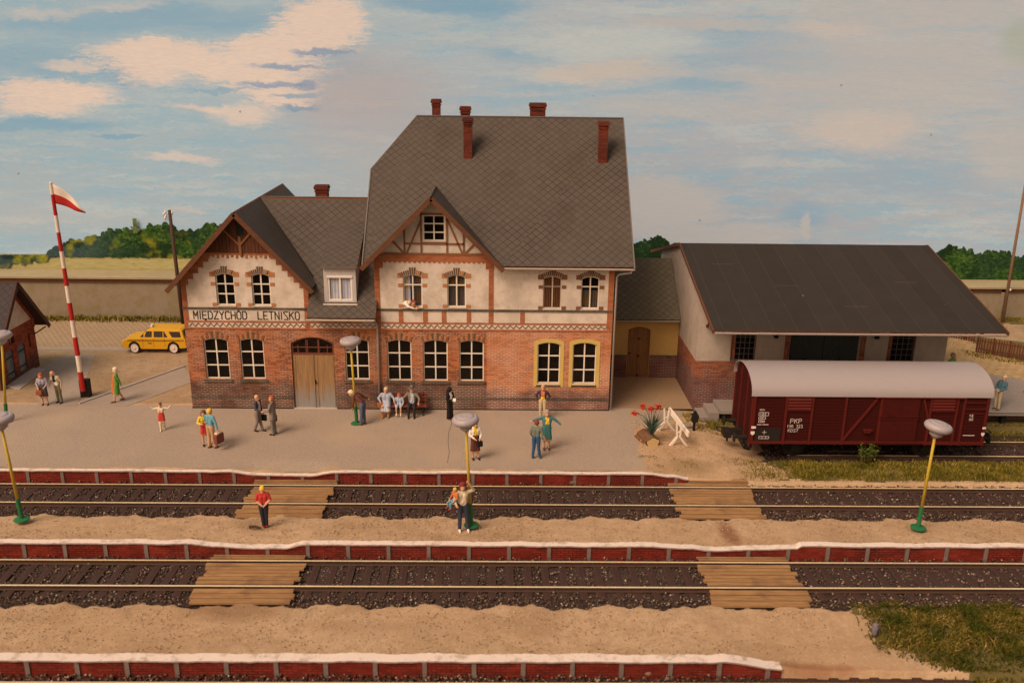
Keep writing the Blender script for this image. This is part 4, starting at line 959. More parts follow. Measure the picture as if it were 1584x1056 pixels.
for (a, b) in WW:
    m = MB(); m.prism([(a, 2.6), (b, 2.6), (b, 3.98), (a, 3.98)], y0+.1, y0+.15, holes=[[(a+.22, 2.63), (b-.04, 2.63), (b-.04, 3.94), (a+.22, 3.94)]], m=1)
    for k in range(1, 4): x = a+.22+(b-a-.26)*k/4; m.box(x-.014, x+.014, y0+.105, y0+.145, 2.63, 3.94)
    for k in range(1, 5): z = 2.63+1.31*k/5; m.box(a+.22, b-.04, y0+.108, y0+.142, z-.014, z+.014)
    m.box(b-.03, b, y0-.01, y0+.1, 2.6, 3.98); m.box(a, b, y0-.02, y0+.1, 2.585, 2.62)
    w = m.build('window', [WFR, BRD], WH); g = MB(); g.box(a+.2, b-.03, y0+.12, y0+.126, 2.62, 3.95); g.build('pane', GLASS, w)
mb = MB(); mb.box(x0+.3, x1-.3, y0+1.8, y0+1.9, .3, 6.0); mb.build('partition', DARKI, WH)
def mat_tar():
    t = NT('tar paper', .85, .2); uv = t.coord('UV'); ob = t.coord(); sp = t.sep(uv)
    u = t.math('FRACT', t.math('DIVIDE', sp[0], 1.02)); e = t.math('ABSOLUTE', t.math('SUBTRACT', u, .5)); ln = t.ramp(e, .485, .5, 0, 1)
    strip_ = t.n.new('ShaderNodeTexWhiteNoise'); strip_.noise_dimensions = '1D'; t.l.new(t.math('FLOOR', t.math('ADD', t.math('DIVIDE', sp[0], 1.02), .0)), strip_.inputs['W'])
    col = t.mix(t.noise(ob, 1.2, 6, .6), (.022, .019, .017), (.037, .032, .028)); col = t.mix(t.math('MULTIPLY', strip_.outputs[0], .35), col, (.043, .036, .032))
    col = t.mix(t.ramp(t.noise(ob, 45, 2), .6, .8, 0, .5), col, (.07, .058, .05)); col = t.mix(t.math('MULTIPLY', ln, .6), col, (.085, .068, .055))
    v = t.n.new('ShaderNodeTexVoronoi'); t.l.new(ob, v.inputs['Vector']); v.inputs['Scale'].default_value = .9
    col = t.mix(t.ramp(v.outputs['Distance'], .02, .045, .7, 0), col, (.4, .33, .27))
    return t.out(col, t.bump(t.math('ADD', ln, t.noise(ob, 30, 3)), .25, .01))
TAR = mat_tar()
wr = empty('roof', (0, 5, 5)); wr.parent = WH
mb = MB(); mb.slab([(8.78, 35.2, 4.93), (20.85, 35.2, 4.93), (20.85, 43.2, 6.93), (8.78, 43.2, 6.93)], .07, 0, 1); mb.build('roof_slope', [TAR, BARGE], wr)
mb = MB(); mb.slab([(8.78, 51.2, 4.93), (20.85, 51.2, 4.93), (20.85, 43.2, 6.93), (8.78, 43.2, 6.93)], .07, 0, 1); mb.build('roof_slope', [TAR, BARGE], wr)
for x in (8.75, 20.88): mb = MB(); mb.bar((x, 35.16, 4.86), (x, 43.2, 6.87), .05, .16); mb.bar((x, 51.2, 4.86), (x, 43.2, 6.87), .05, .16); mb.build('bargeboard', BARGE, wr)
mb = MB()
for zz, yy, xx in ((.0, 39.0, 12.3), (0, 37.2, 14.8), (0, 39.4, 17.8), (0, 41, 9.9)):
    z = 4.93+sl_*(yy-35.2)+.003; mb.bar((xx, yy, z), (xx+1.0, yy, z), .03, .006)
mb.build('patch_seams', plain('tar seam', (.12, .09, .075)), wr)
gutter('gutter', wr, 8.85, 20.8, 35.12, 4.84, GREYM, .075)
mb = MB()
for x in (9.2, 12.3, 15.4, 18.5, 19.9):
    mb = MB(); mb.bar((x, 35.3, 4.80), (x, 38.2, 5.50), .1, .12); mb.bar((x, 36.8, 5.02), (x, 38.22, 4.2), .09, .09); mb.build('eaves_bracket', BARGE, wr)
# loading dock
LD = empty('loading_dock', (15, 37.4, .1)); tag(LD, 'grey concrete loading dock with steps along the goods shed, behind the red van', 'loading dock')
mb = MB(); mb.box(9.75, 33, 36.85, 38.22, .60, .76); mb.build('slab', ASPD, LD)
mb = MB(); mb.box(9.75, 33, 36.80, 36.85, .62, .765); mb.build('slab_edge', plain('dock edge', (.27, .25, .235), .8), LD)
mb = MB(); mb.box(9.55, 9.8, 37.2, 38.2, .1, .55)
mb.box(10.1, 33, 37.5, 38.2, .05, .6, 1); mb.build('dock_base', [ASPD, BRD], LD)
for x in (10.9, 13.2, 15.5, 17.8, 20.1, 22.4, 24.7): m = MB(); m.box(x-.09, x+.09, 36.95, 37.15, .0, .6); m.build('dock_post', BLACK, LD)
mb = MB(); mb.box(9.3, 9.76, 37.0, 38.2, .05, .58); mb.box(8.93, 9.3, 37.02, 38.2, .05, .36); mb.build('steps', ASPD, LD)
# ---------------------------------------------------------------- painted sky board
def px_xz(px, py): return gy(px, py, 54.2)
def mat_sky():
    t = NT('painted sky', .8, .12); ob = t.coord('Object')
    warp = t.noise(t.map(ob, (.12, 1, .2)), 1.0, 4, .6, out=1)
    wv = t.vmath('SCALE', t.vmath('SUBTRACT', warp, (.5, .5, .5))); wv.node.inputs['Scale'].default_value = 2.2
    fw = t.noise(t.map(ob, (.7, 1, 1.6)), 1.6, 5, .7, out=1)
    wv2 = t.vmath('SCALE', t.vmath('SUBTRACT', fw, (.5, .5, .5))); wv2.node.inputs['Scale'].default_value = .8
    P0 = t.vmath('ADD', t.vmath('ADD', ob, wv), wv2)
    def strokes(a, b, rot, seed, det=5):
        q = t.vmath('ADD', ob, (seed, 0, seed*.7)); q = t.vmath('ADD', q, wv2)
        return t.noise(t.map(q, (a, 1, b), rot=(0, R(rot), 0)), 1.0, det, .7, .25)
    sA = strokes(.45, 6.5, 3, 0); sB = strokes(.5, 6.0, -24, 5); sC = strokes(.4, 5.0, 26, 9); sBig = strokes(.14, 1.5, 4, 3, 4); sDiag = strokes(.12, 1.1, -28, 13, 4)
    fine = t.noise(t.map(ob, (1.2, 1, 16)), 1.6, 6, .75)
    sW = strokes(.9, 10.0, 6, 21, 7); sW2 = strokes(.7, 9.0, -22, 31, 7); sW = t.sep(t.mix(t.ramp(t.noise(t.map(ob, (.2, 1, .4)), 1.0, 2), .47, .53), sW, sW2))[0]
    selN = t.ramp(t.noise(t.map(ob, (.12, 1, .25)), 1.0, 2), .44, .56)
    sMix = t.mix(selN, sA, sB); sMix = t.sep(sMix)[0]
    sp = t.sep(ob)
    xg = t.ramp(sp[0], -26, 20, 0, 1); zg = t.ramp(sp[2], 3, 18, 0, 1)
    left = t.mix(zg, (.38, .60, .84), (.42, .68, .95)); right = t.mix(zg, (.43, .58, .80), (.51, .66, .87))
    col = t.mix(xg, left, right)
    LB = (.29, .61, .95); LW = (.60, .79, .95)
    col = t.mix(t.ramp(sBig, .46, .62, 0, .55), col, LB); col = t.mix(t.ramp(sDiag, .50, .66, 0, .5), col, LW)
    col = t.mix(t.ramp(sMix, .48, .66, 0, .45), col, LB); col = t.mix(t.ramp(sC, .52, .70, 0, .45), col, LW)
    def blob(px, py, rx, ry, rot, c, amt, soft=.55, br=None, brk=.9):
        nonlocal col
        cx_, cz_ = px_xz(px, py); s = 54.2/1400
        v = t.map(P0, (1, 0, 1), loc=(-cx_, 0, -cz_)); v = t.map(v, (1/(rx*s), 0, 1/(ry*s)), rot=(0, R(rot), 0))
        n = t.n.new('ShaderNodeVectorMath'); n.operation = 'LENGTH'; t.l.new(v, n.inputs[0])
        d = t.math('ADD', n.outputs['Value'], t.math('MULTIPLY', t.math('SUBTRACT', br or sMix, .5), brk*2))
        col = t.mix(t.ramp(d, 1-soft/2, 1+soft/2, amt, 0), col, c)
    BL = (.22, .52, .90); WH_ = (.82, .83, .88); PK = (.55, .66, .80); DB = (.16, .40, .80)
    for b in ((150, 30, 190, 22, 0, BL, .55, 1.2), (60, 95, 110, 30, 0, BL, .55, 1.1), (360, 22, 170, 14, 0, BL, .5, 1.0), (700, 12, 110, 12, 6, BL, .8, .8), (740, 22, 60, 8, 14, BL, .5, 1), (810, 85, 60, 8, 0, BL, .4, 1),
              (40, 192, 130, 8, 2, BL, .7, .9), (205, 110, 40, 28, 30, BL, .6, .9), (490, 95, 70, 34, -8, BL, .35, 1.1), (1400, 275, 130, 30, -8, BL, .3, 1.3), (1190, 90, 140, 14, 28, BL, .5, 1.1), (1160, 60, 120, 12, 24, BL, .35, 1.2),
              (1100, 130, 60, 10, 10, BL, .4, 1.1), (1240, 350, 36, 34, 60, BL, .5, .9), (1580, 70, 30, 30, 0, (.34, .56, .46), .6, 1), (570, 170, 120, 70, 0, (.50, .56, .72), .55, 1.3), (185, 212, 40, 4, 2, BL, .8, .8)):
        blob(*b, brk=.5)
    for b in ((496, 40, 62, 36, -12, WH_, 1.0, .3), (430, 70, 80, 20, -22, WH_, 1.0, .35), (235, 76, 90, 15, 10, WH_, .95, .6), (270, 92, 105, 26, 12, WH_, .95, .5), (390, 100, 100, 26, 4, WH_, .95, .4), (420, 130, 70, 20, 2, WH_, .95, .4),
              (235, 112, 40, 22, -30, WH_, .9, .6), (440, 150, 50, 14, 4, WH_, .95, .4), (85, 142, 90, 20, 2, WH_, 1.0, .45), (60, 165, 60, 14, -6, WH_, .9, .5), (110, 98, 45, 8, 0, WH_, .7, .8), (370, 172, 45, 14, 14, WH_, .8, .9), (310, 165, 40, 5, -28, WH_, .7, .9),
              (275, 245, 50, 6, 6, WH_, .6, .9), (180, 8, 60, 6, 0, WH_, .4, 1), (60, 15, 50, 7, 0, WH_, .4, 1), (285, 330, 30, 4, 0, PK, .9, .7)):
        blob(*b[:7], b[7]+.25, br=sW, brk=.95)
    for b in ((500, 80, 42, 5, -14, DB, .75, .8), (440, 98, 50, 4, -6, DB, .7, .8), (420, 128, 55, 4, 4, DB, .7, .8), (478, 128, 18, 7, -6, DB, .75, .7), (460, 147, 40, 4, -2, BL, .8, .8), (468, 165, 28, 4, -8, DB, .7, .7), (340, 135, 60, 3, 14, BL, .6, .8)):
        blob(*b, brk=.4)
    for b in ((30, 310, 70, 50, 0, PK, .35, 1.3), (120, 345, 160, 14, 0, PK, .3, 1.3), (560, 140, 80, 50, 0, (.52, .54, .66), .4, 1.3)): blob(*b, brk=.5)
    for b in ((1030, 315, 95, 40, 30, PK, .95, .6), (1090, 362, 190, 18, 0, PK, .9, .8), (1400, 110, 210, 70, -8, PK, .75, 1.4), (1330, 195, 95, 30, -14, (.66, .72, .80), .75, 1.0), (1560, 230, 60, 50, 0, PK, .7, 1.0), (1290, 40, 60, 10, 8, (.66, .72, .80), .6, 1),
              (1100, 170, 190, 12, 2, PK, .5, 1.1), (950, 70, 120, 20, -38, LW, .7, 1.2), (930, 110, 100, 14, -38, (.70, .72, .74), .6, 1.0), (1245, 352, 8, 22, 0, PK, .9, .7), (1450, 15, 220, 22, 0, PK, .6, 1.2), (1080, 40, 110, 8, 14, PK, .7, 1.0), (1200, 125, 90, 6, 30, PK, .6, 1.0), (620, 270, 160, 40, 0, PK, .3, 1.4)):
        blob(*b, brk=.55)
    col = t.mix(t.ramp(fine, .42, .64, 0, .20), col, (.30, .50, .72)); col = t.mix(t.ramp(fine, .58, .74, 0, .26), col, (.80, .80, .82))
    zz = t.math('ADD', sp[2], t.math('MULTIPLY', t.math('SUBTRACT', sA, .5), .3))
    col = t.mix(t.ramp(zz, 3.62, 3.78, 1, 0), col, t.mix(t.ramp(fine, .35, .65), (.34, .34, .13), (.50, .46, .25)))
    v = t.n.new('ShaderNodeTexVoronoi'); t.l.new(ob, v.inputs['Vector']); v.inputs['Scale'].default_value = .45
    col = t.mix(t.ramp(v.outputs['Distance'], .02, .04, .6, 0), col, (.2, .2, .2))
    return t.out(col, t.bump(t.math('ADD', sMix, fine), .35, .02))
mb = MB(); mb.box(-75, 75, 54.2, 54.5, -.4, 34); tag(mb.build('sky', mat_sky(), loc=(0, 0, 0)), kind='structure')

# painted wood: dabs of paint-like leaf clusters standing just off the board
def mat_dab():
    t = NT('wood greens', .9, .1); ob = t.coord(); sp = t.sep(ob)
    r_ = t.island(); col = t.cramp(r_, [(0, (.014, .040, .014)), (.35, (.025, .075, .018)), (.7, (.045, .115, .022)), (1, (.10, .19, .035))])
    col = t.mix(t.ramp(t.noise(ob, .35, 3), .46, .62, 0, .6), col, (.015, .045, .03))
    left = t.ramp(sp[0], -26, -22, .75, 0); col = t.mix(left, col, (.05, .09, .13))
    dk = t.ramp(t.noise(t.map(ob, (.5, 1, .8), loc=(3, 0, 1)), .8, 3), .48, .58, 0, .75); col = t.mix(dk, col, (.010, .030, .014))
    yl = t.math('MULTIPLY', t.ramp(t.noise(t.map(ob, loc=(7, 0, 3)), .55, 3), .48, .60, 0, .9), t.ramp(sp[2], 4.4, 5.4, 1, 0))
    yl = t.math('MULTIPLY', yl, t.ramp(sp[0], -12, -9, 1, 0)); col = t.mix(yl, col, t.mix(r_, (.36, .34, .03), (.16, .24, .03)))
    return t.out(col)
topL = [(0, 412), (30, 408), (60, 400), (85, 388), (112, 378), (135, 368), (170, 362), (205, 357), (235, 352), (262, 354), (290, 358), (330, 352), (420, 350)]
topM = [(960, 378), (990, 376), (1010, 371), (1035, 377), (1060, 380)]; topR = [(1440, 392), (1462, 388), (1490, 387), (1515, 392), (1560, 395), (1590, 398), (1700, 402)]
V = []; Fv = []; o = 0
def dabs(top, n, zb):
    global o
    xs_ = [px_xz(a, b)[0] for a, b in top]; zs_ = [px_xz(a, b)[1] for a, b in top]
    for i in range(n):
        x = rng.uniform(xs_[0], xs_[-1]); zt = np.interp(x, xs_, zs_)+.14*math.sin(x*2.1)+.09*math.sin(x*5.3)+.07*math.sin(x*13.1)+rng.uniform(-.10, .14); z = zb+(zt-zb)*rng.uniform(0, 1)**.8
        r_ = rng.uniform(.04, .13); A = rng.uniform(0, 6.28); y = 54.19-i*1.5e-6-rng.uniform(0, .02); k = 6
        vs = [(x+r_*math.cos(A+6.283*j/k)*rng.uniform(.6, 1.3), y, z+r_*math.sin(A+6.283*j/k)*rng.uniform(.5, 1.0)) for j in range(k)]
        V.extend(vs); Fv.append([o+j for j in range(k)]); o += k
dabs([(-60, 420)]+topL, 26000, 3.6); dabs(topM, 4500, 2.5); dabs(topR, 12000, 2.5)
ob_ = fast_mesh('distant_wood', np.array(V), np.array(Fv), mat_dab()); tag(ob_, 'dark green wood painted along the bottom of the sky board', 'wood', kind='stuff')
ob_ = None
# a lone poplar above the wood
mb = MB(); cx_, cz_ = px_xz(211, 352)
for i in range(110):
    z = rng.uniform(-.3, .55); r_ = .05; x = cx_+rng.normal(0, .08)*(1.1-abs(z)); A = rng.uniform(0, 6)
    mb.add([(x+r_*math.cos(A+k*1.256), 54.05+rng.uniform(-.05, .02), cz_+z+r_*math.sin(A+k*1.256)*1.3) for k in range(5)], [(0, 1, 2, 3, 4)])
tag(mb.build('poplar_tree', plain('poplar green', (.16, .24, .09), vary=.3)), 'single pale green poplar rising above the dark wood left of the telegraph pole', 'tree')

# ---------------------------------------------------------------- concrete boundary wall
def wall(xa, xb, label, zt, joints=()):
    w = empty('boundary_wall', ((xa+xb)/2, 52.3, PZ)); tag(w, label, 'wall')
    m = MB(); m.box(xa, xb, 52.3, 52.5, .2, zt-.12); m.build('panel', PLC, w)
    m = MB(); m.box(xa, xb, 52.12, 54.1, zt-.10, zt); m.build('cap', CAPM, w)
    m = MB(); m.box(xa, xb, 52.2, 52.3, zt-.30, zt-.10); m.build('cap_shade_strip', BROWN, w)  # dark brown strip added to stand for the shade under the cap
    for x in joints: m = MB(); m.box(x-.1, x+.1, 52.2, 52.3, .2, zt-.13); m.build('pilaster', PLC, w)
CAPM = plain('wall cap', (.36, .31, .19), .9, vary=.22, scale=3)
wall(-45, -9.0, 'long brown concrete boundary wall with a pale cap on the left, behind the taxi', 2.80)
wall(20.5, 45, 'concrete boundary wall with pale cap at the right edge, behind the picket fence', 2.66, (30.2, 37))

# ---------------------------------------------------------------- small outbuilding at the left edge
SH = empty('outbuilding', (-25.5, 41.6, PZ)); tag(SH, 'small brick outbuilding with two blue arched doors, cut by the left edge', 'building')
xw = -23.1; yc = 41.63; za = 5.05; k_ = 1.17
SBR = mat_brick('outbuilding brick', [(.16, .04, .025), (.30, .08, .045), (.36, .11, .06)], (.13, .06, .045), dark_below=.7, dark_cols=[(.08, .04, .04), (.16, .06, .05)], msize=.008)
dr = [(40.55, 41.25), (41.65, 42.35)]
mb = MB(); mb.prism([(39.8, .2), (43.46, .2), (43.46, 2.82), (39.8, 2.82)], xw-.25, xw, plane='yz', holes=[arch(a, b, .55, 1.95, .12) for a, b in dr]+[arch(41.05, 41.55, 2.15, 2.55, .08), arch(42.75, 42.95, 1.5, 2.25, .08)])
mb.prism([(-30, .2), (xw-.25, .2), (xw-.25, 2.82), (-30, 2.82)], 43.26, 43.46); mb.prism([(-30, .2), (xw-.25, .2), (xw-.25, 2.82), (-30, 2.82)], 39.8, 40.0); mb.build('brick_wall', SBR, SH)
mb = MB(); mb.prism([(39.8, 2.82), (43.46, 2.82), (41.63, 4.9)], xw-.25, xw-.002, plane='yz'); mb.build('plaster_gable', PLA, SH)
mb = MB()
for s in (-1, 1): mb.bar((xw+.01, yc, 4.82), (xw+.01, yc+s*1.85, 2.72), .06, .2)
for s in (-1, 1): mb.box(xw-.0, xw+.03, yc+s*1.75-.12, yc+s*1.75+.12, 2.35, 2.9)
mb.build('brick_trim', SBR, SH)
BLU = mat_wood('blue door boards', (.19, .24, .27), (.11, .14, .16), 2, 20, stain=(.30, .33, .33))
for a, b in dr:
    m = MB(); m.prism(arch(a+.01, b-.01, .55, 1.94, .12), xw-.12, xw-.07, plane='yz')
    for j in range(6): y = a+.06+j*(b-a-.1)/6; m.box(xw-.075, xw-.055, y, y+.07, .58, 1.84)
    for z in (.8, 1.55): m.box(xw-.06, xw-.03, a+.04, b-.04, z, z+.05, 1)
    m.build('door', [BLU, BLACK], SH)
m = MB(); m.prism(arch(41.06, 41.54, 2.16, 2.54, .08), xw-.14, xw-.12, plane='yz'); m.prism(arch(42.76, 42.94, 1.5, 2.24, .08), xw-.14, xw-.12, plane='yz', m=0)
for y in (41.2, 41.35): m.box(xw-.12, xw-.1, y, y+.03, 2.17, 2.5, 1)
m.build('window', [BLACK, PALEG], SH)
mb = MB(); L_ = -31
mb.slab([(xw+.5, 39.25, 2.28), (xw+.5, yc, 5.1), (L_, yc, 5.1), (L_, 39.25, 2.28)], .09, 0, 1); mb.slab([(xw+.5, 43.95, 2.38), (L_, 43.95, 2.38), (L_, yc, 5.1), (xw+.5, yc, 5.1)], .09, 0, 1)
mb.build('roof', [mat_slate('dark outbuilding slate', (.055, .045, .05), (.02, .018, .018)), plain('dark eaves', (.05, .03, .022))], SH)
DBB = plain('dark bargeboard', (.07, .035, .025), .8)
for s in (1, -1):
    mb = MB(); mb.bar((xw+.5, yc, 5.0), (xw+.5, yc+s*2.38, 2.24), .06, .2); mb.build('bargeboard', DBB, SH)
    mb = MB(); mb.bar((xw, yc+s*1.7, 2.0), (xw+.45, yc+s*2.1, 2.3), .05, .05); mb.build('eaves_bracket', DBB, SH)
mb = MB(); mb.slab([(xw, 40.2, .42), (xw+.75, 40.0, .36), (xw+.6, 42.9, .36), (xw, 42.8, .42)], .1); mb.build('door_step', CONC, SH)

# ---------------------------------------------------------------- poles, flag, lamps
def tele(px, py, tx, ty, Y, label, ins=True):
    x, z = gy(tx, ty, Y); bx, bz_ = gy(px, py, Y); bx = x+(bx-x); t = empty('telegraph_pole', (bx, Y, PZ)); tag(t, label, 'pole')
    m = MB(); m.tube([(bx, Y, .2), (x, Y, z)], [.12, .085], 10); m.build('pole', plain('tarred pole', (.075, .045, .03), .85, vary=.3), t, smooth=True)
    if ins:
        m = MB(); n = MB()
        for i, (dx, dz) in enumerate(((-.20, -.12), (-.20, -.32), (-.30, -.22), (-.25, -.42), (.16, -.12))):
            n.tube([(x, Y-.05, z+dz-.12), (x+dx, Y-.06, z+dz-.12), (x+dx, Y-.06, z+dz)], .014, 6)
            m.lathe((x+dx, Y-.06, z+dz), [(.03, -.06), (.055, -.04), (.05, .0), (.06, .03), (.035, .08), (.01, .1)], 10)
        m.build('insulators', WHITE, t, smooth=True); n.build('brackets', BLACK, t)
tele(281, 470, 262, 325, 48.2, 'dark wooden telegraph pole with white insulators rising behind the station gable')
def tele2():
    Y = 51.3; x0_, z0_ = gy(1549, 508, Y); x1_, z1_ = gy(1586, 285, Y)
    t = empty('wooden_mast', (x0_, Y, .75)); tag(t, 'tall thin wooden mast leaning right beside the concrete wall at the right edge', 'pole')
    m = MB(); m.tube([(x0_, Y, .2), (x1_, Y, z1_)], [.10, .07], 8); m.build('mast', plain('weathered mast', (.20, .12, .075), .9, vary=.3), t, smooth=True)
    m = MB(); m.lathe((x0_+.05, Y-.12, 2.75), [(.03, -.05), (.05, -.02), (.05, .03), (.02, .07)], 8); m.build('insulator', WHITE, t)
tele2()
def flagpole():
    bx, by = gz(134, 613, PZ); tx, tz = gy(82, 283, by); t = empty('flag_pole', (bx, by, PZ)); tag(t, 'tall red and white striped pole flying a white and red flag, in a black socket', 'flag pole')
    m = MB(); m.cbox((bx, by, PZ+.42), (.42, .30, .86), bev=.02); m.build('socket', BLACK, t)
    RED = plain('signal red', (.42, .022, .018), .6, vary=.1); WT = plain('flag white', (.74, .66, .58), .6, vary=.1)
    a = Vector((bx-.02, by-.20, PZ+.35)); b = Vector((tx, by-.20, tz-.02)); n = 14; m = MB()
    px_b = [(602, 0), (572, 1), (547, 0), (519, 1), (493, 0), (466, 1), (440, 0), (413, 1), (387, 0), (358, 1), (332, 0), (300, 1)]
    zs = [gy(100, p[0], by)[1] for p in px_b]; L = (b-a)
    for i in range(len(zs)):
        u0 = max(0, (zs[i]-a.z)/L.z) if i else 0; u1 = (zs[i+1]-a.z)/L.z if i+1 < len(zs) else 1.0
        r_ = .115-.045*u0; m.tube([a+L*u0, a+L*u1], [r_, .115-.045*u1], 12, m=px_b[i][1] if i else 0, caps=True)
    m.lathe(tuple(b), [(.05, 0), (.07, .04), (.03, .1)], 10, m=1)
    m.build('mast', [RED, WT], t, smooth=False)
    # drooping flag
    f = MB(); nu, nv = 14, 8; top = b+Vector((0, 0, .0)); W_, H_ = 1.45, .92; V = []
    for i in range(nu+1):
        u = i/nu
        for j in range(nv+1):
            v = j/nv; hh = H_*(1-u**2*.9); x = top.x+u*W_*.92; z = top.z-u**1.6*1.15-v*hh*(.9); y = top.y-.06*math.sin(u*9+v*1.5)*(.3+u)-.1*u
            V.append((x+.16*v*(1-u)*.6, y, z))
    for i in range(nu):
        for j in range(nv): a_ = i*(nv+1)+j; f.f.append((a_, a_+nv+1, a_+nv+2, a_+1)); f.mi.append(0 if j < 4 else 1)
    f.v = V
    o = f.build('flag', [WT, RED], t, smooth=True); s = o.modifiers.new('thick', 'SOLIDIFY'); s.thickness = .02
flagpole()
LG = plain('lamp grey enamel', (.37, .335, .36), .45, .35, vary=.06); LY = plain('lamp post ochre', (.50, .36, .04), .5, .3, vary=.1); LGR = plain('lamp post green', (.02, .15, .055), .5, .3, vary=.15)
def lamp(bpx, bpy, hpx, hpy, zb, label, tilt=None):
    bx, by = gz(bpx, bpy, zb); hx, hz = gy(hpx, hpy, by)           # hp: underside of the head
    t = empty('platform_lamp', (bx, by, zb)); tag(t, label, 'lamp', 'mushroom lamps on the platforms')
    d = Vector((hx-bx, 0, hz-zb)); 
    if tilt is not None: pass
    B = Vector((bx, by, zb)); H_ = B+d
    m = MB(); m.tube([B+d*.2, H_+d.normalized()*.1], [.055, .045], 10); m.build('post', LY, t, smooth=True)
    m = MB(); m.tube([B, B+d*.235], .075, 12); m.lathe((bx, by, zb), [(.26, 0), (.26, .03), (.2, .05), (.08, .07)], 20); m.build('base', LGR, t)
    prof = [(.06, -.02), (.10, 0), (.13, .04), (.20, .08), (.215, .14), (.22, .22), (.36, .25), (.43, .31), (.45, .38), (.43, .45), (.37, .50), (.30, .51), (.29, .50), (.28, .53), (.17, .55), (.15, .54), (.07, .56), (.03, .57)]
    m = MB(); m.lathe((0, 0, 0), prof, 28)
    o = m.build('lamp_head', LG, t, world=False, smooth=True); o.location = d
    lean = math.atan2(d.x, d.z); o.rotation_euler = (0, lean if tilt is None else tilt, 0)
    return t
lamp(10, 652, 3, 532, PZ, 'yellow platform lamp with grey mushroom head at the left edge, farther back', 0)
lamp(34, 803, 3, 664, .20, 'yellow platform lamp at the left edge standing on the middle sand platform')
lamp(552, 655, 543, 541, PZ, 'yellow platform lamp beside the leaning man in front of the station door')
lamp(729, 812, 721, 666, .20, 'yellow platform lamp behind the woman waving with a child on her arm')
lamp(1420, 816, 1446, 676, .20, 'yellow platform lamp leaning right on the middle platform, in front of the red van', .16)

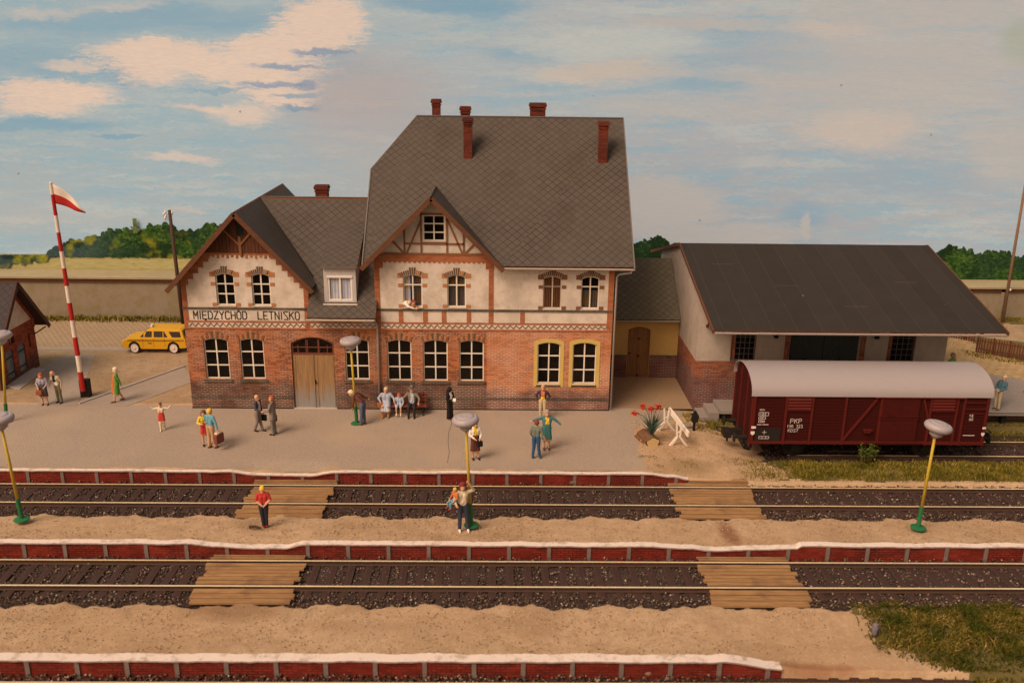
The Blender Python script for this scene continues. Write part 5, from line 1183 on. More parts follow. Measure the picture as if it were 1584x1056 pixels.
# ---------------------------------------------------------------- goods van
def van():
    xa, xb = 10.1, 19.45; yc = T4; w = 1.40; zb, ze = .91, 2.87; t = empty('goods_van', ((xa+xb)/2, yc, 0)); tag(t, 'oxide red covered railway goods van with curved pale grey roof', 'railway van')
    RD = plain('oxide red', (.10, .012, .009), .65, .18, vary=.2, scale=5); RDK = plain('oxide red planks', (.046, .0052, .0045), .7, .15, vary=.16, scale=5); BK = plain('underframe black', (.018, .014, .013), .7, vary=.3)
    LET = plain('white stencil', (.72, .66, .62), .6, vary=.05); GR = plain('pale roof grey', (.34, .31, .325), .42, .4, vary=.05)
    yf = yc-w
    m = MB(); m.box(xa, xb, yf+.02, yc+w-.02, zb, ze)
    n = 15; h = (ze-zb)/n
    for i in range(n):
        for s in (-1, 1):
            y = yc+s*w; m.box(xa+.02, xb-.02, min(y, y-s*.03), max(y, y-s*.03), zb+i*h+.008, zb+(i+1)*h-.006)
    # end walls with the roof arc
    R0 = .84; arcp = [(yc-w+.02, zb-.0), (yc+w-.02, zb-.0)]+[(yc+(w-.02)*math.cos(a), ze+R0*math.sin(a)**.9) for a in [math.pi*i/16 for i in range(17)]]
    for x in (xa, xb-.05): m.prism(arcp, x, x+.05, plane='yz')
    for x, s in ((xa, -1), (xb, 1)):
        k = 0; y = yc-w+.1
        while y < yc+w-.15:
            m.box(min(x, x+s*.012), max(x, x+s*.012), y, y+.17, zb+.02, ze+.3 if abs(y-yc) < 1.0 else ze); y += .185
    b = m.build('body', RDK, t)
    m = MB(); yy = yf-.0
    for x in (xa, xa+1.26, xa+2.3, xa+3.62, xa+5.02, xa+7.95-.95, xa+7.95+.1, xb-1.02, xb-.09): m.box(x, x+.085, yf-.055, yf+.0, zb-.12, ze-.01); m.box(x, x+.085, yc+w, yc+w+.055, zb-.12, ze-.01)
    for x in (xa-.05, xb):
        for y in (yc-w, yc+w-.1, yc-.55, yc+.45): m.box(x, x+.05, y, y+.1, zb-.25, ze+(.0 if abs(y-yc) > 1 else .55))
    m.bar((xa+3.68, yf-.03, zb+.04), (xa+4.88, yf-.03, ze-.12), .09, .05, up=(0, 1, 0)); m.bar((xa+8.18-.85, yf-.03, zb+.04), (xa+6.72, yf-.03, ze-.12), .08, .05, up=(0, 1, 0))
    m.box(xa-.05, xb+.05, yf-.045, yf+.02, zb-.10, zb+.02); m.box(xa-.05, xb+.05, yc+w-.02, yc+w+.045, zb-.10, zb+.02)
    m.build('ribs', RD, t)
    m = MB(); m.box(xa+5.1, xa+6.6, yf-.05, yf-.0, zb+.03, ze-.08); 
    for z in [zb+.12+i*.125 for i in range(14)]: m.box(xa+5.12, xa+6.58, yf-.06, yf-.05, z, z+.105)
    for z in (zb+.98, zb+1.08): m.box(xa+5.05, xa+6.65, yf-.085, yf-.05, z, z+.035)
    m.box(xa+5.3, xa+5.55, yf-.10, yf-.06, zb+1.16, zb+1.20); m.box(xa+5.82, xa+5.86, yf-.075, yf-.05, zb+.05, ze-.1)
    dr_ = m.build('sliding_door', plain('oxide red door', (.062, .0075, .006), .7, .15, vary=.16, scale=5), t)
    m = MB(); m.box(xa+4.75, xa+8.3, yf-.10, yf-.03, ze-.07, ze-.03); m.box(xa+4.6, xa+6.9, yf-.09, yf-.03, zb-.02, zb+.02)
    m.build('door_rail', RD, t)
    for x0_, x1_ in ((xa+1.36, xa+2.28), (xa+7.1, xa+8.0)):
        m = MB(); m.box(x0_, x1_, yf-.03, yf, ze-.62, ze-.14, 1)
        for i in range(4): z = ze-.57+i*.125; m.add([(x0_, yf-.08, z), (x1_, yf-.08, z), (x1_, yf-.03, z+.09), (x0_, yf-.03, z+.09), (x0_, yf-.03, z), (x1_, yf-.03, z)], [(0, 1, 2, 3), (0, 4, 5, 1)])
        m.box(x0_-.03, x1_+.03, yf-.06, yf-.03, ze-.64, ze-.60); m.build('vent', [RD, BK], t)
    m = MB()
    for x in (xa+4.45, xa+7.1): m.box(x, x+.36, yf-.16, yf-.05, zb+.52, zb+.56); m.box(x+.04, x+.3, yf-.14, yf-.06, zb+.42, zb+.50)
    for z in (ze-.28, ze-.55): m.box(xb-.95, xb-.1, yf-.045, yf, z, z+.03)
    m.box(xb-.95, xb-.15, yf-.03, yf, ze-.74, ze-.72); m.build('brackets', RD, t)
    m = MB(); prof = []; 
    for i in range(25): a = math.pi*i/24; prof.append((yc-(w+.07)*math.cos(a), ze-.03+(R0+.03)*math.sin(a)**.92))
    for (x0_, x1_) in ((xa-.12, xb+.12),):
        N = len(prof); vs = [(x, y, z) for x in (x0_, x1_) for y, z in prof]+[(x, yc+(y-yc)*.975, ze-.03+(z-ze+.03)*.96-.0) for x in (x0_, x1_) for y, z in prof]
        fs = []
        for i in range(N-1): fs += [(i, i+1, N+i+1, N+i), (2*N+i, 3*N+i, 3*N+i+1, 2*N+i+1), (i, 2*N+i, 2*N+i+1, i+1), (N+i, N+i+1, 3*N+i+1, 3*N+i)]
        fs += [(0, N, 3*N, 2*N), (N-1, 3*N-1, 4*N-1, 2*N-1)]; m.add(vs, fs)
    r_ = m.build('roof', GR, t, smooth=True); e = r_.modifiers.new('e', 'EDGE_SPLIT'); e.split_angle = R(40)
    m = MB()
    yl = yf-.036
    L = lambda: (m.build('lettering', LET, t), m.__init__())
    lettering(m, 'PKP', xa+1.52, zb+.80, .11, .17, .055, .020, yf-.038); L(); lettering(m, '196 323', xa+1.40, zb+.60, .065, .12, .028, .014, yf-.038); L(); lettering(m, 'KDST', xa+1.46, zb+.42, .075, .11, .035, .014, yf-.038); L()
    lettering(m, 'MASA', xa+.26, zb+1.33, .035, .05, .015, .012, yl); 
    for x0_, z0_, w_, h_ in ((.24, 1.10, .38, .14), (.24, .96, .28, .08), (.25, .82, .24, .08)):
        q = [(x0_, z0_), (x0_+w_, z0_), (x0_+w_, z0_+h_), (x0_, z0_+h_)]
        for (a, c), (d, e_) in zip(q, q[1:]+q[:1]): m.bar((xa+a, yl, zb+c), (xa+d, yl, zb+e_), .014, .006, up=(0, 1, 0))
        lettering(m, '123' if h_ > .1 else '13', xa+x0_+.04, zb+z0_+.03, .06, h_-.06, .03, .014, yl)
    lettering(m, 'RPN 12 90', xa+.2, zb+.70, .03, .05, .012, .012, yl) if False else None
    m.box(xa+.2, xa+.38, yl-.002, yl+.002, zb+.71, zb+.735); m.box(xa+.42, xa+.66, yl-.002, yl+.002, zb+.71, zb+.735)
    L()
    m.box(xa-.02, xa+.16, yf-.062, yf-.056, zb+.56, zb+.66); m.prism([(xa-.03, zb+.44), (xa-.03, zb+.34), (xa+.05, zb+.27), (xa+.13, zb+.34), (xa+.13, zb+.44)], yf-.062, yf-.056)
    L()
    m.box(xb-.12, xb+.02, yf-.062, yf-.056, zb+.60, zb+.68); m.prism([(xb-.13, zb+.44), (xb-.13, zb+.36), (xb-.06, zb+.28), (xb+.0, zb+.36), (xb+.0, zb+.44)], yf-.062, yf-.056)
    L()
    lettering(m, '12', xb-.72, zb+1.12, .06, .08, .03, .018, yl); L(); lettering(m, '93', xb-.70, zb+.96, .06, .08, .03, .018, yl); L(); m.box(xb-.85, xb-.38, yl-.002, yl+.002, zb+.30, zb+.325)
    m.build('lettering', LET, t)
    m = MB(); m.box(xa+.17, xa+1.17, yf-.034, yf-.001, zb+.03, zb+.56); o = m.build('chalk_board', BK, t)
    m = MB(); m.bar((xa+.52, yf-.038, zb+.30), (xa+.52, yf-.038, zb+.48), .014, .006, up=(0, 1, 0)); m.bar((xa+.43, yf-.038, zb+.39), (xa+.61, yf-.038, zb+.39), .014, .006, up=(0, 1, 0))
    q = [(.32, .12), (.72, .12), (.72, .22), (.32, .22)]
    for (a, c), (d, e_) in list(zip(q, q[1:]+q[:1]))+[((.45, .12), (.45, .22)), ((.59, .12), (.59, .22))]: m.bar((xa+a, yf-.038, zb+c), (xa+d, yf-.038, zb+e_), .014, .006, up=(0, 1, 0))
    m.build('board_marks', LET, o)
    m = MB(); m.box(xa+.05, xb-.05, yc-1.0, yc+1.0, zb-.28, zb); m.box(xa, xa+.12, yc-1.3, yc+1.3, zb-.36, zb-.02); m.box(xb-.12, xb, yc-1.3, yc+1.3, zb-.36, zb-.02)
    for x in (xa+2.0, xb-2.0):
        for s in (-1, 1): m.box(x-.2, x+.2, yc+s*.98-.06, yc+s*.98+.06, .32, .72); m.bar((x-.6, yc+s*1.0, .78), (x+.6, yc+s*1.0, .78), .06, .1); m.bar((x-.6, yc+s*1.0, .78), (x-.15, yc+s*1.0, .4), .03, .05); m.bar((x+.6, yc+s*1.0, .78), (x+.15, yc+s*1.0, .4), .03, .05)
    m.tube([(xa+3.4, yc, .62), (xa+4.6, yc, .62)], .22, 14); m.bar((xa+2.4, yc-.6, .45), (xb-2.4, yc-.6, .45), .03, .05); m.bar((xa+2.4, yc-.3, .55), (xb-2.4, yc-.3, .55), .03, .05)
    m.bar((xa+3.2, yc-1.1, .35), (xa+5.6, yc-1.1, .35), .05, .04); m.build('underframe', BK, t)
    for x in (xa+2.0, xb-2.0):
        m = MB()
        for s in (-1, 1):
            y = yc+s*.72; m.lathe((x, y, .5), [(.42, -.07), (.5, -.065), (.5, .06), (.53, .06) if s > 0 else (.5, .062), (.42, .07)], 28, axis='y')
        m.tube([(x, yc-1.0, .5), (x, yc+1.0, .5)], .08, 10); m.build('wheelset', BK, t, smooth=False)
    for x, s in ((xa, -1), (xb, 1)):
        for y in (yc-.88, yc+.88):
            m = MB(); m.lathe((x, y, .98-.12), [(.09, 0), (.1, s*.25), (.06, s*.27), (.06, s*.48), (.21, s*.5), (.21, s*.53), (.12, s*.55)], 16, axis='x'); m.build('buffer', BK, t)
        m = MB(); m.box(min(x, x+s*.5), max(x, x+s*.5), yc-.14, yc+.14, .62, .84); m.box(min(x+s*.45, x+s*.75), max(x+s*.45, x+s*.75), yc-.3, yc+.3, .55, .8); m.tube([(x+s*.6, yc-.25, .8), (x+s*1.0, yc-.22, .84), (x+s*1.0, yc+.22, .84), (x+s*.6, yc+.25, .8)], .025, 6); m.box(x+s*.55-.03, x+s*.55+.03, yc-.05, yc+.05, .3, .6)
        m.build('coupling', BK, t)
van()

# ---------------------------------------------------------------- taxi
def taxi():
    YT_ = plain('taxi yellow', (.62, .34, .012), .35, .5, vary=.05); CH = plain('chrome', (.6, .56, .52), .3, .5, .6); TY = plain('tyre', (.02, .018, .017), .8); WW_ = plain('white wheel trim', (.66, .6, .56), .4, .4)
    bx, by = gz(246.5, 540.5, PZ); t = empty('taxi', (bx, by, PZ)); t.scale = (.78, .84, .90); tag(t, 'yellow estate taxi with black checker stripe parked behind the left corner of the station', 'car')
    W = .80
    low = [(-2.1, .32), (-2.13, .5), (-2.1, .72), (-1.75, .86), (-.95, .92), (1.95, .94), (2.1, .85), (2.14, .5), (2.1, .32)]
    hw = [(x, z) for x, z in low]
    def wellprof():
        pts = []
        def w(cx): return [(cx+.40*math.cos(a), .33+.40*math.sin(a)) for a in [math.pi-math.pi*i/10 for i in range(11)]]
        pts = [(-2.1, .32)]+[( -1.75, .30)]+[p for p in w(-1.32) if p[1] > .3]+[(-.85, .27), (.85, .27)]+[p for p in w(1.30) if p[1] > .3]+[(1.75, .32), (2.12, .34), (2.15, .5), (2.12, .86), (1.95, .95), (-.95, .93), (-1.75, .86), (-2.08, .74), (-2.13, .52)]
        return pts
    m = MB(); pr = wellprof(); m.prism(pr, -W, W, plane='xz'); o = m.build('body', YT_, t, world=False, bevel=.045)
    # cabin
    m = MB(); A = [(-1.0, .9), (-.42, 1.38), (-.2, 1.42), (1.75, 1.42), (1.9, 1.36), (2.05, .9)]
    vs = [(x, s*(W-.03 if z < 1 else W-.16), z) for s in (-1, 1) for x, z in A]; n = len(A)
    m.add(vs, [tuple(range(n)), tuple(reversed(range(n, 2*n)))]+[(i, n+i, n+(i+1) % n, (i+1) % n) for i in range(n)]); m.build('cabin', YT_, t, world=False, bevel=.03)
    dk = plain('car glass', (.018, .014, .012), .12, .5, vary=.05, bump=0.0)
    def side(poly, s, m, off=.012):
        q = []
        for x, z in poly:
            y = (W-.03)-(.13)*(z-.9)/.48; q.append((x, s*(y+off), z))
        m.add(q, [tuple(range(len(q)))])
    m = MB()
    for s in (-1, 1):
        for p in ([(-.9, .98), (-.66, .98), (-.66, 1.19)], [(-.6, .98), (-.1, .98), (-.1, 1.32), (-.46, 1.32)], [(.03, .98), (.62, .98), (.62, 1.32), (.03, 1.32)], [(.68, .98), (.95, .98), (.72, 1.32), (.68, 1.32)], [(1.25, .98), (1.85, .98), (1.76, 1.30), (1.02, 1.30)]): side(p, s, m)
    m.add([(-.93, -.6, .98), (-.93, .6, .98), (-.5, .55, 1.345), (-.5, -.55, 1.345)], [(0, 1, 2, 3)]); m.add([(2.07, -.55, .98), (2.07, .55, .98), (1.94, .5, 1.32), (1.94, -.5, 1.32)], [(0, 1, 2, 3)])
    m.build('windows', dk, t, world=False)
    m = MB()
    for s in (-1, 1):
        y = s*(W+.003); x = -1.75; k = 0
        while x < 2.0:
            if not (.02 < x-.0 < -.02): m.box(x, x+.045, y-.003, y+.003, .785 if k % 2 else .745, .825 if k % 2 else .785)
            x += .045; k += 1
        for xx in (-.72, .0, .75): m.box(xx-.006, xx+.006, y-.003, y+.002, .4, .92)
    L = MB(); lettering(L, 'TAXI', -.40, .58, .06, .09, .02, .018, -W-.004)
    m.v; m.add(L.v, L.f); m.build('checker_stripe', BLACK, t, world=False)
    for x in (-1.32, 1.30):
        for s in (-1, 1):
            m = MB(); m.lathe((x, s*.70, .32), [(.1, -.09), (.32, -.09), (.33, 0), (.32, .09), (.1, .09)], 24, axis='y', m=0)
            m.lathe((x, s*.70, .32), [(.25, s*.091), (.26, s*.1), (.12, s*.085), (.05, s*.12)] if s < 0 else [(.25, .091), (.26, .1), (.12, .085), (.05, .12)], 20, axis='y', m=1); m.build('wheel', [TY, WW_], t, world=False)
    m = MB(); m.cbox((-2.17, 0, .42), (.08, 1.62, .10), bev=.02); m.cbox((2.18, 0, .42), (.08, 1.62, .10), bev=.02); m.build('bumper', CH, t, world=False)
    for s in (-1, 1): m = MB(); m.lathe((-2.12, s*.56, .66), [(.09, .02), (.1, -.02), (.05, -.04)], 14, axis='x'); m.build('headlight', WW_, t, world=False)
    m = MB(); m.cbox((-.30, 0, 1.49), (.12, .34, .15), bev=.03); m.build('roof_sign', WHITE, t, world=False)
taxi()

# ---------------------------------------------------------------- picket fence
def fence(pa, pb, h, label, z, n):
    a = Vector((*pa, z)); b = Vector((*pb, z)); t = empty('picket_fence', tuple((a+b)/2)); tag(t, label, 'fence')
    d = (b-a); L = d.length; u = d.normalized(); RF = mat_wood('red brown pickets', (.16, .05, .03), (.10, .03, .02), 2, 14); pk = MB()
    for i in range(n):
        p = a+d*((i+.5)/n); w = L/n*.55; q = Vector((u.x, u.y, 0))*w/2; th = Vector((-u.y, u.x, 0))*.02; hh = h*random.uniform(.96, 1.03)
        tilt = Vector((u.x, u.y, 0))*random.uniform(-.02, .02)
        pts = [p-q, p+q, p+q+Vector((0, 0, hh*.9))+tilt, p+Vector((0, 0, hh))+tilt, p-q+Vector((0, 0, hh*.9))+tilt]
        pk.add([v-th for v in pts]+[v+th for v in pts], [(0, 1, 2, 3, 4), (9, 8, 7, 6, 5)]+[(k, (k+1) % 5, 5+(k+1) % 5, 5+k) for k in range(5)])
    pk.build('pickets', RF, t)
    m = MB()
    for zz in (.25, .75): m.bar(a+Vector((0, .04, h*zz)), b+Vector((0, .04, h*zz)), .04, .06)
    m.build('rails', RF, t)
    for i in range(0, n+1, 6): p = a+d*(i/n); m = MB(); m.bar(p+Vector((0, .08, -.3)), p+Vector((0, .08, h*1.02)), .07, .07); m.build('post', RF, t)
f1 = gz(1511, 545, .76); f2 = gz(1612, 562, .76)
fence(f1, f2, .88, 'red brown picket fence running to the right edge behind the dock', .76, 24)
f3 = gz(1470, 521, .76); f4 = gz(1508, 529, .76)
fence(f3, f4, .60, 'low red brown picket fence piece just right of the goods shed wall', .76, 10)

# ---------------------------------------------------------------- trestle, planter, signal, rocks
def trestle():
    n1 = Vector((*gz(1048, 693, .12), .12)); f_ = Vector((*gz(1029, 668, .2), .16)); t = empty('trestle_barrier', tuple(n1)); tag(t, 'white wooden trestle barrier standing on the sand between the flowers and the goods shed', 'barrier')
    WT = plain('barrier white', (.80, .74, .66), .6, vary=.08)
    ax = (f_-n1); ax.z = 0; u = ax.normalized(); s = Vector((u.y, -u.x, 0))
    for c in (n1, f_):
        m = MB()
        for k in (-1, 1):
            kn = c+s*k*.06+Vector((0, 0, .52)); m.bar(c+s*k*.46, kn, .06, .06, up=u); m.bar(c+s*k*.46+s*(-k)*.10, kn-s*k*.03, .02, .08, up=u); m.bar(kn, c+s*k*.11+Vector((0, 0, 1.12)), .06, .06, up=u)
        m.bar(c-s*.1+Vector((0, 0, .72)), c+s*.1+Vector((0, 0, .72)), .05, .06); m.build('trestle_leg', WT, t)
    m = MB(); a = n1+Vector((0, 0, .66))-u*.2-s*(-.36 if s.x > 0 else .36); b = f_+Vector((0, 0, .98))+u*.2-s*(-.2 if s.x > 0 else .2); m.bar(a, b, .06, .24); m.build('beam', WT, t)
trestle()
def planter():
    c = Vector((*gz(1009, 690, .25), .25)); b = Vector((*gz(994, 672, .28), .28)); t = empty('log_planter', tuple(c)); tag(t, 'hollowed log planter of pale cut wood holding tall red flowers', 'planter')
    bark = plain('log bark', (.16, .085, .045), .9, vary=.3); cut = plain('cut wood', (.58, .42, .2), .8, vary=.15)
    def log(a, d, L, r_):
        d = d.normalized(); x = d.cross(Vector((0, 0, 1))).normalized(); y = x.cross(d); n = 18; A = []; B = []
        for k in range(n):
            an = 6.283*k/n; rr = r_*(1+.09*math.sin(5*an)); A.append(a+(x*math.cos(an)*1.1+y*math.sin(an)*.82)*rr); B.append(a+d*L+(x*math.cos(an)*1.1+y*math.sin(an)*.82)*rr)
        m = MB(); m.add(A+B, [(k, (k+1) % n, n+(k+1) % n, n+k) for k in range(n)], 0); m.add([a-d*.012+(p-a)*.9 for p in A], [tuple(range(n))], 1); m.add([a+(p-a)*.9 for p in A], [tuple(range(n))], 1); m.add(B, [tuple(range(n))], 1)
        m.build('log', [bark, cut], t)
    dv = (b-c); dv.z = 0
    log(c+Vector((.0, -.1, .2)), Vector((-.25, 1, 0)), 1.0, .27); log(c+Vector((-.36, .35, .10)), Vector((-.3, 1, 0)), .5, .13); log(c+Vector((-.28, .05, .06)), Vector((-.2, 1, 0)), .35, .10)
    p = MB(); p.bar(c+Vector((-.42, .55, .05)), c+Vector((-.3, .0, .28)), .03, .26); p.build('side_board', bark, t)
    # plant: long blade leaves and drooping red blossoms
    f = empty('flower_plant', tuple(c+Vector((-.02, .2, .3)))); tag(f, 'clump of long blue green leaves with four ragged red orange blossoms in the log planter', 'plant')
    m = MB(); base = c+Vector((-.02, .25, .3)); LF = plain('leaf blue green', (.06, .10, .075), .6, vary=.35)
    for i in range(46):
        an = random.uniform(0, 6.283); sp_ = random.uniform(.08, .62); L = random.uniform(.7, 1.18); w = random.uniform(.026, .045); n = 6; pts = []
        for k in range(n+1):
            u = k/n; pts.append(base+Vector((math.cos(an)*sp_*u**1.7, math.sin(an)*sp_*.7*u**1.7, L*(u-.25*sp_*u*u))))
        vs = []; side_ = Vector((-math.sin(an+1.2), math.cos(an+1.2), 0))
        for k, q in enumerate(pts): ww = w*(1-(k/n)**2)+.003; vs += [q-side_*ww, q+side_*ww+Vector((0, 0, .004))]
        m.add(vs, [(2*k, 2*k+1, 2*k+3, 2*k+2) for k in range(n)])
    m.build('leaves', LF, f)
    RED = plain('blossom red', (.62, .075, .03), .6, vary=.25)
    for (px, py) in ((982, 638), (995, 627), (1007, 631), (1018, 627)):
        x, z = gy(px, py, c.y+.2); q = Vector((x, c.y+.2, z)); m = MB()
        for i in range(34):
            d = Vector((random.gauss(0, 1), random.gauss(0, 1), random.gauss(-.1, .6))).normalized(); r_ = random.uniform(.12, .24); e = d.cross(Vector((.3, .2, 1))).normalized()*.045
            m.add([q, q+d*r_*.6+e, q+d*r_+Vector((0, 0, -.03)), q+d*r_*.6-e], [(0, 1, 2, 3)])
        m.tube([q, q*.5+(base+Vector((0, 0, .5)))*.5+Vector((0, 0, .15)), base+Vector((0, 0, .3))], .014, 6, m=1); m.build('blossom', [RED, LF], f)
planter()
def signal():
    x, y = gz(1073, 666, .2); t = empty('signal_lamp', (x, y, .15)); tag(t, 'small black signal lantern on a short post at the corner of the goods shed', 'signal lamp')
    m = MB(); m.box(x-.05, x+.05, y-.05, y+.05, .0, .62); m.build('post', BLACK, t)
    m = MB(); m.cbox((x, y, .80), (.26, .22, .36), bev=.02); m.cbox((x, y, 1.02), (.14, .12, .12), bev=.02); m.lathe((x, y, 1.08), [(.03, 0), (.06, .02), (.0, .06)], 10)
    m.lathe((x+.13, y, .82), [(.07, 0), (.07, .04), (.05, .05)], 12, axis='x'); m.build('lantern', BLACK, t)
signal()
def rock(px, py, z, d, label, c=(.2, .18, .2), name='stone'):
    x, y = gz(px, py, z); m = MB(); m.sphere((x, y, z+d[2]/2), .5, n=12, sc=d)
    m.v = [(a+.06*d[0]*math.sin(a*31+b*17), b+.06*d[1]*math.sin(c_*23+a*11), c_+.05*d[2]*math.sin(b*29)) for a, b, c_ in m.v]
    tag(m.build(name, plain('stone '+name+str(px), c, .9, vary=.25, scale=6), smooth=False, loc=(x, y, z)), label, 'stone')
rock(1352, 984, -.05, (.20, .18, .46), 'small upright grey violet stone marker at the edge of the bottom right grass', (.17, .15, .19), 'marker_stone')
rock(1061, 662, .15, (.5, .4, .26), 'flat grey boulder behind the white trestle barrier', (.30, .25, .22), 'boulder')
rock(885, 749, -.14, (.26, .2, .2), 'round grey stone in the ballast against the brick platform edge', (.14, .11, .10), 'boulder')
rock(1003, 1043, -.12, (.24, .2, .18), 'brown stone in the ballast at the bottom of the photo', (.22, .14, .09), 'boulder')
# leafy weed bush before the van
def bush():
    x, y = gz(1338, 712, .05); t = empty('weed_bush', (x, y, .05)); tag(t, 'leafy green weed bush growing in front of the middle of the red van', 'bush')
    m = MB(); s = MB()
    for i in range(9):
        an = random.uniform(0, 6.28); q = Vector((x+.22*math.cos(an), y+.12*math.sin(an), .05)); e = Vector((x+.5*math.cos(an)*random.uniform(.3, 1), y+.3*math.sin(an), .05+random.uniform(.4, .95))); s.tube([q, e], [.012, .004], 5)
        for k in range(60):
            p = q.lerp(e, random.uniform(.25, 1.05))+Vector((random.gauss(0, .06), random.gauss(0, .05), random.gauss(0, .05))); d = Vector((random.gauss(0, 1), random.gauss(0, 1), random.gauss(.3, .7))).normalized()*.085; e2 = d.cross(Vector((random.gauss(0, 1), .3, 1))).normalized()*.034
            m.add([p, p+d*.5+e2, p+d, p+d*.5-e2], [(0, 1, 2, 3)])
    m.build('leaves', mat_leaf(), t); s.build('stems', TIMB, t)
def mat_leaf():
    t = NT('weed leaf', .7, .2); return t.out(t.cramp(t.island(), [(0, (.04, .075, .012)), (.5, (.10, .15, .025)), (1, (.22, .22, .05))]))
bush()
# fallen twig by the red-top figure
mb = MB(); a = gz(386, 815, .16); b = gz(404, 817, .16); mb.tube([(*a, .17), ((a[0]+b[0])/2, (a[1]+b[1])/2+.02, .20), (*b, .18)], [.06, .045, .03], 7); tag(mb.build('twig', plain('dark twig', (.05, .03, .02))), 'short dark twig lying left of the red shoes', 'twig')
# bench
def bench():
    x0_, y0_ = gz(590, 640, PZ); bx = (gz(590, 640, PZ)[0]+gz(657, 640, PZ)[0])/2; t = empty('park_bench', (bx, 37.25, PZ)); tag(t, 'red brown slatted bench against the station wall under three seated people', 'bench')
    RB = mat_wood('bench red', (.24, .06, .035), (.16, .04, .025), 0, 14); L = 2.1
    m = MB()
    for i in range(4): m.cbox((bx, 37.08+i*.11, PZ+.43), (L, .09, .035), bev=.008)
    m.build('seat', RB, t); m = MB()
    for i in range(3): m.cbox((bx, 37.50+.03*i, PZ+.58+i*.13), (L, .03, .095), bev=.008)
    m.build('backrest', RB, t)
    for x in (bx-L/2+.15, bx+L/2-.15):
        m = MB(); m.bar((x, 37.06, PZ), (x, 37.08, PZ+.42), .05, .05); m.bar((x, 37.44, PZ), (x, 37.58, PZ+.92), .05, .05); m.bar((x, 37.04, PZ+.40), (x, 37.5, PZ+.40), .05, .04); m.build('leg', BLACK, t)
    return bx
BX = bench()
# ---------------------------------------------------------------- painted miniature people
SKIN = plain('skin', (.62, .34, .20), .6, .3, vary=.05)
def clr(name, c, rough=.7): return plain('paint '+name, c, rough, .25, vary=.08, scale=12)
HS = 1.13
STAND = dict(pel=(0, 0, .93), waist=(0, 0, 1.08), chest=(0, .0, 1.30), neck=(0, .01, 1.46), head=(0, -.015, 1.60),
             shL=(.18, 0, 1.40), elL=(.235, .02, 1.13), wrL=(.24, -.05, .88), shR=(-.18, 0, 1.40), elR=(-.235, .02, 1.13), wrR=(-.24, -.05, .88),
             hiL=(.09, 0, .90), knL=(.10, -.01, .49), anL=(.105, .02, .08), hiR=(-.09, 0, .90), knR=(-.10, -.01, .49), anR=(-.105, .02, .08))
SIT = dict(pel=(0, .12, .52), waist=(0, .14, .66), chest=(0, .15, .90), neck=(0, .14, 1.06), head=(0, .11, 1.20), shL=(.19, .14, 1.0), elL=(.26, .10, .76), wrL=(.2, -.10, .62), shR=(-.19, .14, 1.0), elR=(-.26, .10, .76), wrR=(-.2, -.10, .62),
           hiL=(.10, .10, .50), knL=(.13, -.30, .48), anL=(.13, -.32, .08), hiR=(-.10, .10, .50), knR=(-.13, -.30, .48), anR=(-.13, -.32, .08))
